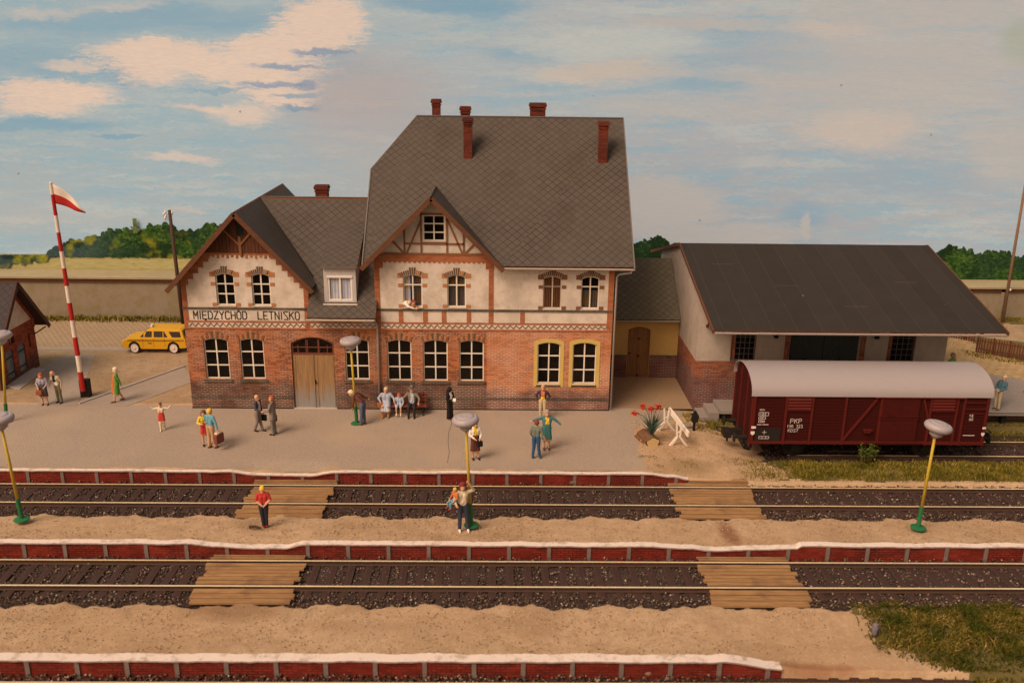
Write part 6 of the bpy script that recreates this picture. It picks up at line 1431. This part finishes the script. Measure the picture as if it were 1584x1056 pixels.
def person(label, foot, z, H, face, pose=None, base=STAND, top=None, legs=None, hair=None, shoes=None, skirt=None, skin_legs=False, short_sl=False, fat=1.0,
           hairstyle='short', coat=None, group=None, extra=None, apron=None, hat=None, veil=None, hem=.45, flip=False, loc=None, shirt=None, tie=None, scarf=None, headdir=None, half=False):
    J = {k: Vector(v) for k, v in base.items()}
    for k, v in (pose or {}).items(): J[k] = Vector(v)
    S = H/1.72; P_ = []   # prims: (a,b,ra,rb,mat,bias,sx)
    M = [SKIN]
    def mi(m):
        if m not in M: M.append(m)
        return M.index(m)
    tm = mi(top); lm = mi(legs) if legs else 0; sh = mi(shoes) if shoes else mi(BLACK); hm = mi(hair)
    def cap(a, b, ra, rb, m, bias=0.0): P_.append((Vector(a), Vector(b), ra, rb, m, bias))
    lat = (J['shL']-J['shR']).normalized(); f = fat
    up = (J['neck']-J['pel']).normalized(); fwd = lat.cross(up)*-1; fwd = fwd if fwd.y < 0 or abs(fwd.y) < .2 else -fwd
    for s in (-1, 1):
        cap(J['pel']+lat*s*.075*f, J['waist']+lat*s*.06*f, .105*f, .092*f, lm if not coat else mi(coat), -.01)
        cap(J['waist']+lat*s*.06*f, J['chest']+lat*s*.075*f, .092*f, .108*f, tm)
        cap(J['chest']+lat*s*.07*f, (J['neck']+J['shL' if s > 0 else 'shR'])*.5, .10, .06, tm)
    cap(J['shR'], J['shL'], .066, .066, tm); cap(J['chest'], J['neck'], .08, .052, tm); cap(J['neck'], J['head']-Vector((0, 0, .04)), .052, .05, 0)
    for s, q in (('L', 1), ('R', -1)):
        am = tm; cap(J['sh'+s], J['el'+s], .066*f**.5, .054, am)
        cap(J['el'+s], J['wr'+s], .050, .038, 0 if short_sl else am)
        d = (J['wr'+s]-J['el'+s]).normalized(); cap(J['wr'+s]+d*.015, J['wr'+s]+d*.075, .032, .030, 0, .006)
        if not half:
            thm = lm if legs else 0
            cap(J['hi'+s], J['kn'+s], .100*f**.6, .072 if thm else .062, thm); cap(J['kn'+s], J['an'+s], .072 if (thm and not skin_legs) else .058, (.058 if not skin_legs else .042) if thm else .042, 0 if skin_legs else thm)
            an = J['an'+s]; kd = J['kn'+s]-an; fd = Vector((kd.x*.2, min(-.4, kd.y*.3-.9), 0)).normalized()
            if (pose or {}).get('toe'+s): fd = Vector(pose['toe'+s]).normalized()
            cap(an+Vector((0, .02, -.025)), an+fd*.15+Vector((0, 0, -.045)), .046, .034, sh, .01)
    hd = J['head']; fd = Vector(headdir or (0, -1, 0)).normalized(); hu = Vector((0, 0, 1)); hr = fd.cross(hu).normalized(); hu = hr.cross(fd)
    def caph(a, b, ra, rb, m, bias=0.0):
        cap(hd+(Vector(a)-hd)*HS, hd+(Vector(b)-hd)*HS, ra*HS, rb*HS, m, bias)
    caph(hd-hu*.045+fd*.018, hd+hu*.035-fd*.012, .072, .092, 0); caph(hd-hu*.01+fd*.088, hd-hu*.035+fd*.102, .012, .017, 0)
    for s in (-1, 1): caph(hd+hr*s*.088+hu*.005, hd+hr*s*.09-hu*.02, .015, .012, 0)
    if hairstyle == 'short': caph(hd+hu*.045-fd*.025, hd+hu*.02-fd*.035, .094, .09, hm, -.004); caph(hd+hu*.065+fd*.02, hd+hu*.06-fd*.02, .07, .08, hm)
    elif hairstyle == 'bob':
        caph(hd+hu*.05-fd*.02, hd-hu*.05-fd*.045, .098, .085, hm, .0)
        for s in (-1, 1): caph(hd+hr*s*.075+hu*.03, hd+hr*s*.08-hu*.07, .04, .035, hm, .01)
    elif hairstyle == 'bald': caph(hd+hu*.01-fd*.045, hd-hu*.02-fd*.05, .07, .065, hm)
    elif hairstyle == 'kerchief': caph(hd+hu*.05-fd*.02, hd-hu*.02-fd*.03, .108, .10, hm, .01); caph(hd-hu*.07-fd*.02, hd-hu*.1-fd*.04, .06, .06, hm)
    if hat: h_ = mi(hat); caph(hd+hu*.10, hd+hu*.15, .088, .07, h_, .02)
    if veil:
        v_ = mi(veil); caph(hd+hu*.04-fd*.03, hd-hu*.1-fd*.05, .112, .11, v_, .012); cap(hd-hu*.1-fd*.06, J['chest']-fwd*.07, .13, .17, v_, .0)
    parts = []
    if skirt:
        k_ = mi(skirt); hz = hem; A = J['waist']-Vector((0, 0, .02)); B = Vector(((J['knL'].x+J['knR'].x)/2, (J['knL'].y+J['knR'].y)/2, 0)); t_ = (A.z-hz)/max(.05, A.z-J['knL'].z)
        E_ = A.lerp(Vector((B.x, B.y, J['knL'].z)), min(1.0, t_)); E_.z = hz
        for s in (-1, 0, 1): cap(A+lat*s*.05, E_+lat*s*(.085+.02*f), .105*f, .105*f, k_, .03)
    if coat and not half:
        k_ = mi(coat); hz = hem
        for s in (-1, 0, 1): cap(J['waist']+lat*s*.06, Vector((J['pel'].x, J['pel'].y, hz+.07))+lat*s*.10, .105*f, .115*f, k_, .03)
    if shirt:
        s_ = mi(shirt); cap(J['neck']+fwd*.03-up*.03, J['waist']+fwd*.075, .03, .055, s_, .045)
    if tie: s_ = mi(tie); cap(J['neck']+fwd*.06-up*.03, J['chest']+fwd*.105-up*.1, .010, .016, s_, .075)
    if scarf: s_ = mi(scarf); cap(J['neck']+fwd*.04, J['chest']+fwd*.09-up*.12, .035, .045, s_, .05)
    if extra:
        for a, b, ra, rb, m, bi in extra: cap(a, b, ra, rb, mi(m) if m is not None else 0, bi)
    mb = MB()
    for a, b, ra, rb, m, bi in P_:
        d = b-a; L = d.length
        if L < 1e-4: d = Vector((0, 0, .001)); L = .001
        u = d.normalized(); pts = []; rs = []
        for k in range(4): an = math.pi/2*(1-k/4.0); pts.append(a-u*ra*math.sin(an)); rs.append(max(.003, ra*math.cos(an)))
        pts.append(a); rs.append(ra); pts.append(b); rs.append(rb)
        for k in range(1, 5): an = math.pi/2*k/4.0; pts.append(b+u*rb*math.sin(an)); rs.append(max(.003, rb*math.cos(an)))
        mb.tube(pts, rs, 12)
    me = bpy.data.meshes.new('tmp'); me.from_pydata(mb.v, [], mb.f); tmp = bpy.data.objects.new('tmp', me); COL.objects.link(tmp)
    rm = tmp.modifiers.new('r', 'REMESH'); rm.mode = 'VOXEL'; rm.voxel_size = .0145
    smm = tmp.modifiers.new('s', 'SMOOTH'); smm.iterations = 2; smm.factor = .5
    dg = bpy.context.evaluated_depsgraph_get(); dg.update(); ev = tmp.evaluated_get(dg); em = bpy.data.meshes.new_from_object(ev); bpy.data.objects.remove(tmp)
    nv = len(em.vertices); co = np.empty(nv*3); em.vertices.foreach_get('co', co); co = co.reshape(-1, 3)
    npo = len(em.polygons); cen = np.empty(npo*3); em.polygons.foreach_get('center', cen); cen = cen.reshape(-1, 3)
    best = np.full(npo, 1e9); idx = np.zeros(npo, int)
    for a, b, ra, rb, m, bi in P_:
        A = np.array(a); D = np.array(b)-A; dd = max(1e-8, D@D); t_ = np.clip(((cen-A)@D)/dd, 0, 1); dist = np.linalg.norm(cen-(A+t_[:, None]*D), axis=1)-(ra+(rb-ra)*t_)-bi
        k = dist < best; best[k] = dist[k]; idx[k] = m
    if skirt or coat:   # cut the hem: nothing of the garment below it
        kk = [i for i, mm in enumerate(M) if mm is (skirt or coat)][0]
        low = (idx == kk) & (cen[:, 2] < hem-.005); idx[low] = 0 if skin_legs or not legs else lm
    ls = np.empty(npo, int); em.polygons.foreach_get('loop_start', ls); lt = np.empty(npo, int); em.polygons.foreach_get('loop_total', lt); lv = np.empty(len(em.loops), int); em.loops.foreach_get('vertex_index', lv)
    out = MB(); out.v = [tuple(c) for c in co]; out.f = [tuple(lv[s:s+n]) for s, n in zip(ls, lt)]; out.mi = list(map(int, idx))
    # hands: thumb and four fingers, slightly curled; eyes and mouth
    for s, q in (('L', 1), ('R', -1)):
        w = J['wr'+s]; d = (w-J['el'+s]).normalized(); pal = w+d*.075; sd = d.cross(Vector((0, 0, 1)) if abs(d.z) < .8 else Vector((0, 1, 0))).normalized(); nn = sd.cross(d)
        for k, L in enumerate((.055, .064, .060, .046)):
            b0 = pal+sd*(-.027+.018*k)+d*.01; out.tube([b0, b0+d*L*.6+nn*.006, b0+d*L*.95+nn*.022*q], [.0095, .0085, .006], 6, m=0)
        b0 = w+d*.03+sd*.03; out.tube([b0, b0+sd*.025+d*.03, b0+sd*.03+d*.055], [.011, .010, .007], 6, m=0)
    if not veil or True:
        e_ = mi(BLACK); mo = mi(LIP)
        for s in (-1, 1): out.sphere(hd+(fd*.086+hr*s*.032+hu*.012)*HS, .010, e_, 6)
        out.tube([hd+(fd*.086+hr*-.022-hu*.055)*HS, hd+(fd*.092-hu*.058)*HS, hd+(fd*.086+hr*.022-hu*.055)*HS], .006, 5, m=mo)
    if hat: h_ = mi(hat); out.lathe(tuple(hd+hu*.095), [(.165, 0), (.17, .008), (.10, .02)], 20, m=h_); out.lathe(tuple(hd+hu*.11), [(.106, 0), (.107, .025)], 18, m=mi(BLACK))
    out.v = [(x*S, y*S, z_*S) for x, y, z_ in out.v]
    for n_ in M: pass
    o = out.build('person', M, smooth=True, world=False)
    bpy.data.meshes.remove(em)
    if loc is None: x, y = gz(foot[0], foot[1], z)
    else: x, y = loc
    o.location = (x, y, z); o.rotation_euler = (0, 0, R(face)); tag(o, label, 'person', group)
    return o, S
LIP = plain('lip', (.38, .10, .08), .6)
def PH(fx, fy, tx, ty, z):            # height of a figure standing at pixel foot with its head top at ty
    x, y = gz(fx, fy, z); return gy(tx, ty, y)[1]-z
def hand_pt(o, S, p): return o.matrix_basis @ (Vector(p)*S)
LAV = clr('lavender', (.36, .34, .42)); DKG = clr('dark brown grey', (.10, .075, .075)); RHAIR = clr('red hair', (.40, .10, .05)); BEI = clr('beige', (.46, .40, .28)); OLV = clr('olive grey', (.17, .155, .10))
GRN = clr('green coat', (.07, .24, .045)); ORG = clr('orange', (.58, .17, .05)); CRM = clr('cream', (.70, .60, .44)); RD_ = clr('red', (.50, .045, .04)); BRH = clr('brown hair', (.17, .09, .05)); SKY = clr('sky blue', (.13, .33, .42))
TAN = clr('tan', (.52, .33, .18)); YLH = clr('yellow hair', (.75, .50, .06)); YEL_ = clr('yellow', (.72, .52, .05)); NAV = clr('navy', (.045, .05, .085)); GRY = clr('grey', (.22, .19, .175)); DBR = clr('dark brown', (.13, .05, .035)); JEAN = clr('denim', (.10, .12, .19))
LBL = clr('pale blue', (.40, .47, .58)); WHH = clr('white hair', (.74, .64, .46)); BLK = clr('habit black', (.012, .011, .012)); TEAL = clr('teal', (.07, .19, .22)); BLUP = clr('royal blue', (.03, .09, .20)); TEE = clr('grey green', (.16, .19, .16)); GYH = clr('grey hair', (.36, .29, .25)); RB_ = clr('red brown hair', (.20, .055, .04)); DNV = clr('dark blue jacket', (.07, .07, .10)); KHA = clr('khaki', (.50, .42, .28)); BOOT = clr('tan boots', (.45, .19, .06)); STE = clr('steel blue', (.08, .17, .24)); WHS = clr('white', (.78, .72, .68))
def bag(name, pos, dim, c, label, cat, rz=0, handle=True):
    t = empty(name, pos, rz); tag(t, label, cat); m = MB(); m.cbox((0, 0, -dim[2]/2-.06), dim, bev=min(dim)*.2); m.build('bag_body', c, t, world=False)
    if handle: m = MB(); m.tube([(-dim[0]*.25, 0, -.08), (-dim[0]*.18, 0, .0), (dim[0]*.18, 0, .0), (dim[0]*.25, 0, -.08)], .012, 6); m.build('handle', BLACK, t, world=False)
    return t
def hang(o, S, el, wr, off=.09):
    w = Vector(wr); d = (w-Vector(el)).normalized(); return tuple(o.matrix_basis @ ((w+d*off)*S))
# 1 couple by the flag pole
p1 = dict(elR=(-.26, -.02, 1.16), wrR=(-.17, -.20, 1.0), elL=(.25, -.04, 1.15), wrL=(.16, -.22, 1.04), anL=(.15, -.04, .08), head=(-.01, -.05, 1.585))
o, S = person('red haired woman in a lavender blouse and dark skirt, left of the flag pole', (70, 626), PZ, PH(70, 626, 67, 577, PZ), 12, p1, top=LAV, skirt=DKG, hair=RHAIR, shoes=DBR, hairstyle='bob', fat=1.12, hem=.50)
bag('handbag', hang(o, S, p1['elR'], p1['wrR'], .08), (.24, .12, .2), clr('rust leather', (.38, .11, .05)), 'small rust red handbag held by the woman in lavender', 'handbag', .3)
person('bald man in a beige jacket bending towards the woman in lavender', (93, 623), PZ, PH(93, 623, 84, 573, PZ), -18, dict(chest=(-.06, -.03, 1.29), neck=(-.10, -.06, 1.44), head=(-.14, -.11, 1.565), shL=(.11, -.02, 1.40), shR=(-.26, -.05, 1.34), elL=(.25, .02, 1.15), wrL=(.25, -.04, .92), elR=(-.30, -.14, 1.12), wrR=(-.22, -.26, 1.02), anL=(.13, .0, .08)), top=BEI, legs=OLV, hair=WHH, hairstyle='bald', shoes=BLACK, fat=1.12, shirt=WHS, tie=BLACK, headdir=(-.5, -.8, -.3))
person('woman in an open green coat over an orange dress, pale headscarf, walking alone', (184, 621), PZ, PH(184, 621, 178, 569, PZ), -62, dict(anL=(.09, -.20, .09), knL=(.09, -.14, .49), anR=(-.09, .22, .11), knR=(-.09, .05, .48), elL=(.23, .10, 1.12), wrL=(.26, .16, .90), elR=(-.22, -.02, 1.13), wrR=(-.2, -.14, .92)), top=GRN, skirt=GRN, hair=CRM, hairstyle='kerchief', shoes=DBR, hem=.44, fat=1.02, extra=[((0, -.09, 1.38), (0, -.19, .52), .05, .085, ORG, .05)])
person('girl in a cream blouse and red skirt waving both arms', (252, 665), PZ, PH(252, 665, 246, 623, PZ), 8, dict(elL=(.42, .0, 1.36), wrL=(.58, -.03, 1.52), elR=(-.42, .0, 1.36), wrR=(-.56, -.02, 1.54), anL=(.12, .10, .10), anR=(-.07, -.14, .08), knR=(-.08, -.12, .48)), top=CRM, skirt=RD_, legs=CRM, hair=BRH, shoes=RD_, hem=.62)
p = dict(elL=(.30, -.10, 1.16), wrL=(.15, -.30, 1.18), elR=(-.33, .03, 1.14), wrR=(-.40, .04, .90), chest=(0, -.03, 1.3), neck=(0, -.05, 1.45), head=(.03, -.10, 1.58), anL=(.12, .03, .08), anR=(-.14, -.05, .08))
o, S = person('man seen from behind in a sky blue sweater embracing a dark haired woman', (328, 693), PZ, PH(328, 693, 322, 633, PZ), 158, {k: (-v[0], v[1], v[2]) if False else v for k, v in p.items()}, top=SKY, legs=TAN, hair=YLH, shoes=DBR, fat=1.1)
bag('suitcase', hang(o, S, p['elR'], p['wrR'], .09), (.42, .2, .40), clr('maroon leather', (.20, .065, .05)), 'maroon travel bag with cream flap carried by the man in the sky blue sweater', 'travel bag', 1.1)
bag('jacket', hang(o, S, p['elR'], p['wrR'], .03), (.30, .16, .20), CRM, 'cream coat draped over the maroon travel bag', 'coat', 1.2, False)
person('dark haired woman in a yellow top half hidden behind the man in sky blue', (319, 689), PZ, PH(319, 689, 315, 635, PZ), 20, dict(elL=(.28, -.14, 1.2), wrL=(.14, -.34, 1.26), elR=(-.28, -.1, 1.18), wrR=(-.14, -.32, 1.2)), top=YEL_, skirt=RD_, hair=BRH, hairstyle='bob', shoes=BLACK, hem=.62)
p = dict(elR=(-.25, -.06, 1.15), wrR=(-.18, -.30, 1.06), elL=(.25, .0, 1.13), wrL=(.24, -.05, .88), anL=(.08, -.13, .08), anR=(-.09, .16, .09))
o, S = person('man in a dark blue jacket and grey trousers shaking hands', (401, 667), PZ, PH(401, 667, 405, 611, PZ), 72, p, top=DNV, legs=GRY, hair=GYH, hairstyle='bald', shoes=BLACK, shirt=WHS, fat=1.05)
bag('briefcase', hang(o, S, p['elL'], p['wrL']), (.36, .12, .26), BLK, 'black briefcase held by the man in the dark blue jacket', 'briefcase', R(72)+1.57)
p2 = dict(elL=(.25, -.06, 1.15), wrL=(.16, -.32, 1.06), elR=(-.25, .0, 1.13), wrR=(-.24, -.05, .88))
o, S = person('red haired person in a long grey jacket shaking hands', (424, 672), PZ, PH(424, 672, 426, 613, PZ), -102, p2, top=GRY, coat=GRY, legs=clr('grey trousers', (.20, .175, .16)), hair=RHAIR, shoes=BLACK, hem=.68)
bag('briefcase', hang(o, S, p2['elR'], p2['wrR']), (.36, .12, .26), BLK, 'black briefcase held by the red haired person in grey', 'briefcase', R(78))
person('white haired man in a brown sweater and jeans bent forward against the lamp post', (562, 657), PZ, PH(562, 657, 556, 604, PZ)*1.12, -112, dict(waist=(0, -.03, 1.05), chest=(.0, -.22, 1.22), neck=(.03, -.38, 1.31), head=(.05, -.50, 1.36), shL=(.18, -.30, 1.29), shR=(-.17, -.30, 1.31), elL=(.23, -.30, 1.03), wrL=(.2, -.36, .80), elR=(-.36, -.18, 1.12), wrR=(-.52, -.06, 1.0), anL=(.08, -.06, .08)), top=DBR, legs=JEAN, hair=WHH, shoes=DBR, headdir=(.2, -.8, -.55))
# bench sitters
def sitter(px, label, H, z0, **k): 
    x = gy(px, 620, 37.1)[0]; return person(label, None, z0, H, 0, base=SIT, loc=(x, 37.12), **k)
o, S = sitter(597, 'plump white haired woman in a pale blue coat sitting on the bench', 1.62, PZ, top=LBL, skirt=LBL, legs=BOOT, hair=WHH, shoes=BOOT, hem=.34, fat=1.25, pose=dict(wrR=(-.26, -.08, .72), elR=(-.36, .06, .82), elL=(.34, .12, .82), wrL=(.38, .0, .72)))
bag('handbag', hang(o, S, (-.36, .06, .82), (-.26, -.08, .72), .02), (.26, .14, .2), clr('tan leather', (.48, .17, .05)), 'tan handbag on the arm of the woman on the bench', 'handbag', .2)
sitter(617, 'small child in pale blue with bare legs sitting on the bench', 1.26, PZ+.03, top=LBL, legs=LBL, hair=RHAIR, shoes=WHS, skin_legs=True, pose=dict(knL=(.13, -.30, .58), anL=(.13, -.33, .18), knR=(-.13, -.30, .58), anR=(-.13, -.33, .18), hiL=(.1, .1, .6), hiR=(-.1, .1, .6), pel=(0, .12, .62), waist=(0, .14, .74)))
sitter(637, 'man in a grey brown jacket and felt hat sitting on the bench', 1.66, PZ, top=clr('grey brown', (.21, .18, .14)), legs=clr('near black', (.03, .024, .024)), hair=GYH, hat=clr('felt grey', (.17, .15, .135)), shoes=BLACK, shirt=LBL, fat=1.08, pose=dict(elR=(-.36, .10, .84), wrR=(-.42, .12, .70), elL=(.33, .06, .78), wrL=(.32, -.14, .66)))
p = dict(elR=(-.25, -.04, 1.14), wrR=(-.08, -.24, 1.12), elL=(.25, -.04, 1.14), wrL=(.10, -.25, 1.10))
o, S = person('nun in a black habit and veil standing between the bench and the lamp', (696, 648), PZ, PH(696, 648, 698, 600, PZ), 48, p, top=BLK, skirt=BLK, hair=BLK, veil=BLK, shoes=BLACK, hem=.06, fat=1.05, scarf=WHS, headdir=(.1, -1, -.2))
m = MB(); q = o.matrix_basis @ (Vector((.0, -.34, 1.15))*S); m.cbox((0, 0, 0), (.12, .03, .15), bev=.006, rot=Matrix.Rotation(-.6, 3, 'X')); tag(m.build('book', WHS, world=False), 'small open white book held by the nun', 'book').location = q
p = dict(elR=(-.25, -.03, 1.15), wrR=(-.1, -.22, 1.05), elL=(.26, -.02, 1.14), wrL=(.16, -.2, 1.02), anL=(.14, -.02, .08))
o, S = person('woman in a white jacket, yellow blouse and long brown skirt behind the lamp head', (735, 710), PZ, PH(735, 710, 733, 652, PZ), 18, p, top=WHS, skirt=clr('maroon skirt', (.11, .035, .03)), hair=YEL_, hairstyle='kerchief', shoes=BLACK, hem=.42, fat=1.12, scarf=YEL_)
bag('handbag', hang(o, S, p['elL'], p['wrL'], .07), (.22, .12, .22), BLK, 'black handbag hanging from the arm of the woman behind the lamp', 'handbag', .4)
person('man in a dark jacket, yellow shirt, red tie and khaki trousers below the ochre windows', (839, 648), PZ, PH(839, 648, 840, 597, PZ)*1.02, -8, dict(elL=(.33, .08, 1.16), wrL=(.20, .05, .97), elR=(-.33, .08, 1.16), wrR=(-.2, .05, .97)), top=clr('dark violet jacket', (.05, .04, .06)), legs=KHA, hair=TAN, shoes=BLACK, shirt=YEL_, tie=ORG)
person('woman in a teal coat and yellow scarf spreading her arms towards the boy', (845, 695), PZ, PH(845, 695, 848, 634, PZ), 4, dict(elL=(.38, -.02, 1.26), wrL=(.56, -.08, 1.10), elR=(-.40, -.04, 1.36), wrR=(-.60, -.12, 1.32), head=(-.01, -.05, 1.59)), top=TEAL, skirt=clr('teal skirt', (.045, .17, .18)), hair=GYH, hairstyle='bob', shoes=DBR, hem=.48, fat=1.12, scarf=YEL_)
person('boy seen from behind in a grey green t-shirt and rolled blue trousers', (829, 709), PZ, PH(829, 709, 829, 650, PZ), 168, dict(elL=(.24, .04, 1.16), wrL=(.22, -.10, 1.0), elR=(-.27, .0, 1.12), wrR=(-.34, -.08, .9), anL=(.14, .02, .08), anR=(-.16, -.04, .08)), top=TEE, legs=BLUP, hair=RB_, shoes=clr('slate shoes', (.12, .14, .13)), short_sl=True, extra=[((-.105, .0, .30), (-.11, .01, .24), .05, .05, BLUP, .0)])
zc_ = ground_z(*gz(717, 821, .2))
p = dict(elL=(.36, -.02, 1.46), wrL=(.20, -.08, 1.72), elR=(-.27, -.06, 1.14), wrR=(-.24, -.26, 1.10), anL=(.17, -.01, .08), knL=(.13, -.01, .49))
o, S = person('woman with maroon hair waving by the lamp with a child on her arm', (716, 821), zc_, PH(716, 821, 715, 747, zc_), 10, p, top=BEI, legs=NAV, hair=clr('maroon hair', (.19, .03, .03)), hairstyle='bob', shoes=WHS, fat=1.08, shirt=CRM)
c = o.matrix_basis @ (Vector((-.27, -.04, 1.20))*S)
person('small yellow haired child in an orange top carried by the waving woman', None, c.z-.36, .98, -50, dict(anL=(.13, -.30, .20), anR=(-.13, -.28, .24)), base=SIT, top=ORG, legs=SKY, hair=YLH, shoes=RD_, loc=(c.x-.04, c.y-.02))
zc_ = ground_z(*gz(409, 814, .15))
person('person with yellow hair seen from behind in a red t-shirt and navy trousers', (410, 815), zc_, PH(410, 815, 414, 752, zc_), -165, dict(pel=(-.03, 0, .93), elL=(.27, .03, 1.15), wrL=(.10, .14, 1.04), elR=(-.27, .03, 1.15), wrR=(-.08, .15, 1.02), anL=(.04, .03, .08), anR=(-.07, .0, .08), knL=(.07, .01, .49), knR=(-.08, 0, .49)), top=RD_, legs=clr('black navy', (.025, .026, .045)), hair=YLH, shoes=RD_, short_sl=True)
person('man in a steel blue jacket and cream trousers leaning back on the loading dock', (1541, 633), .765, PH(1541, 633, 1552, 582, .765)*1.02, -70, dict(chest=(0, .10, 1.28), neck=(0, .16, 1.43), head=(0, .17, 1.57), waist=(0, .03, 1.07), shL=(.18, .14, 1.38), shR=(-.18, .14, 1.38), elL=(.26, .08, 1.14), wrL=(.14, -.18, 1.02), elR=(-.26, .05, 1.14), wrR=(-.12, -.18, 1.02)), top=STE, legs=KHA, hair=WHH, shoes=DBR, fat=1.05)
person('grey haired person in a green top mostly hidden behind the van roof', (1466, 600), .765, PH(1466, 600, 1466, 546, .765), 30, top=clr('leaf green', (.16, .36, .08)), legs=GRY, hair=GYH, shoes=BLACK)
xw_, zw_ = gy(634, 470, 37.75)
person('red haired person in a white shirt leaning out of the open upper window', None, 4.40, 1.95, 38, dict(pel=(-.10, .25, .62), waist=(-.08, .18, .68), chest=(.0, .0, .72), neck=(.07, -.14, .72), head=(.11, -.25, .74), shL=(.16, -.02, .70), shR=(-.14, -.1, .76), elL=(.24, -.16, .62), wrL=(.2, -.32, .58), elR=(-.12, -.26, .66), wrR=(.02, -.38, .60)), top=WHS, legs=WHS, hair=RB_, half=True, loc=(xw_-.12, 37.92), headdir=(.5, -.7, -.5))
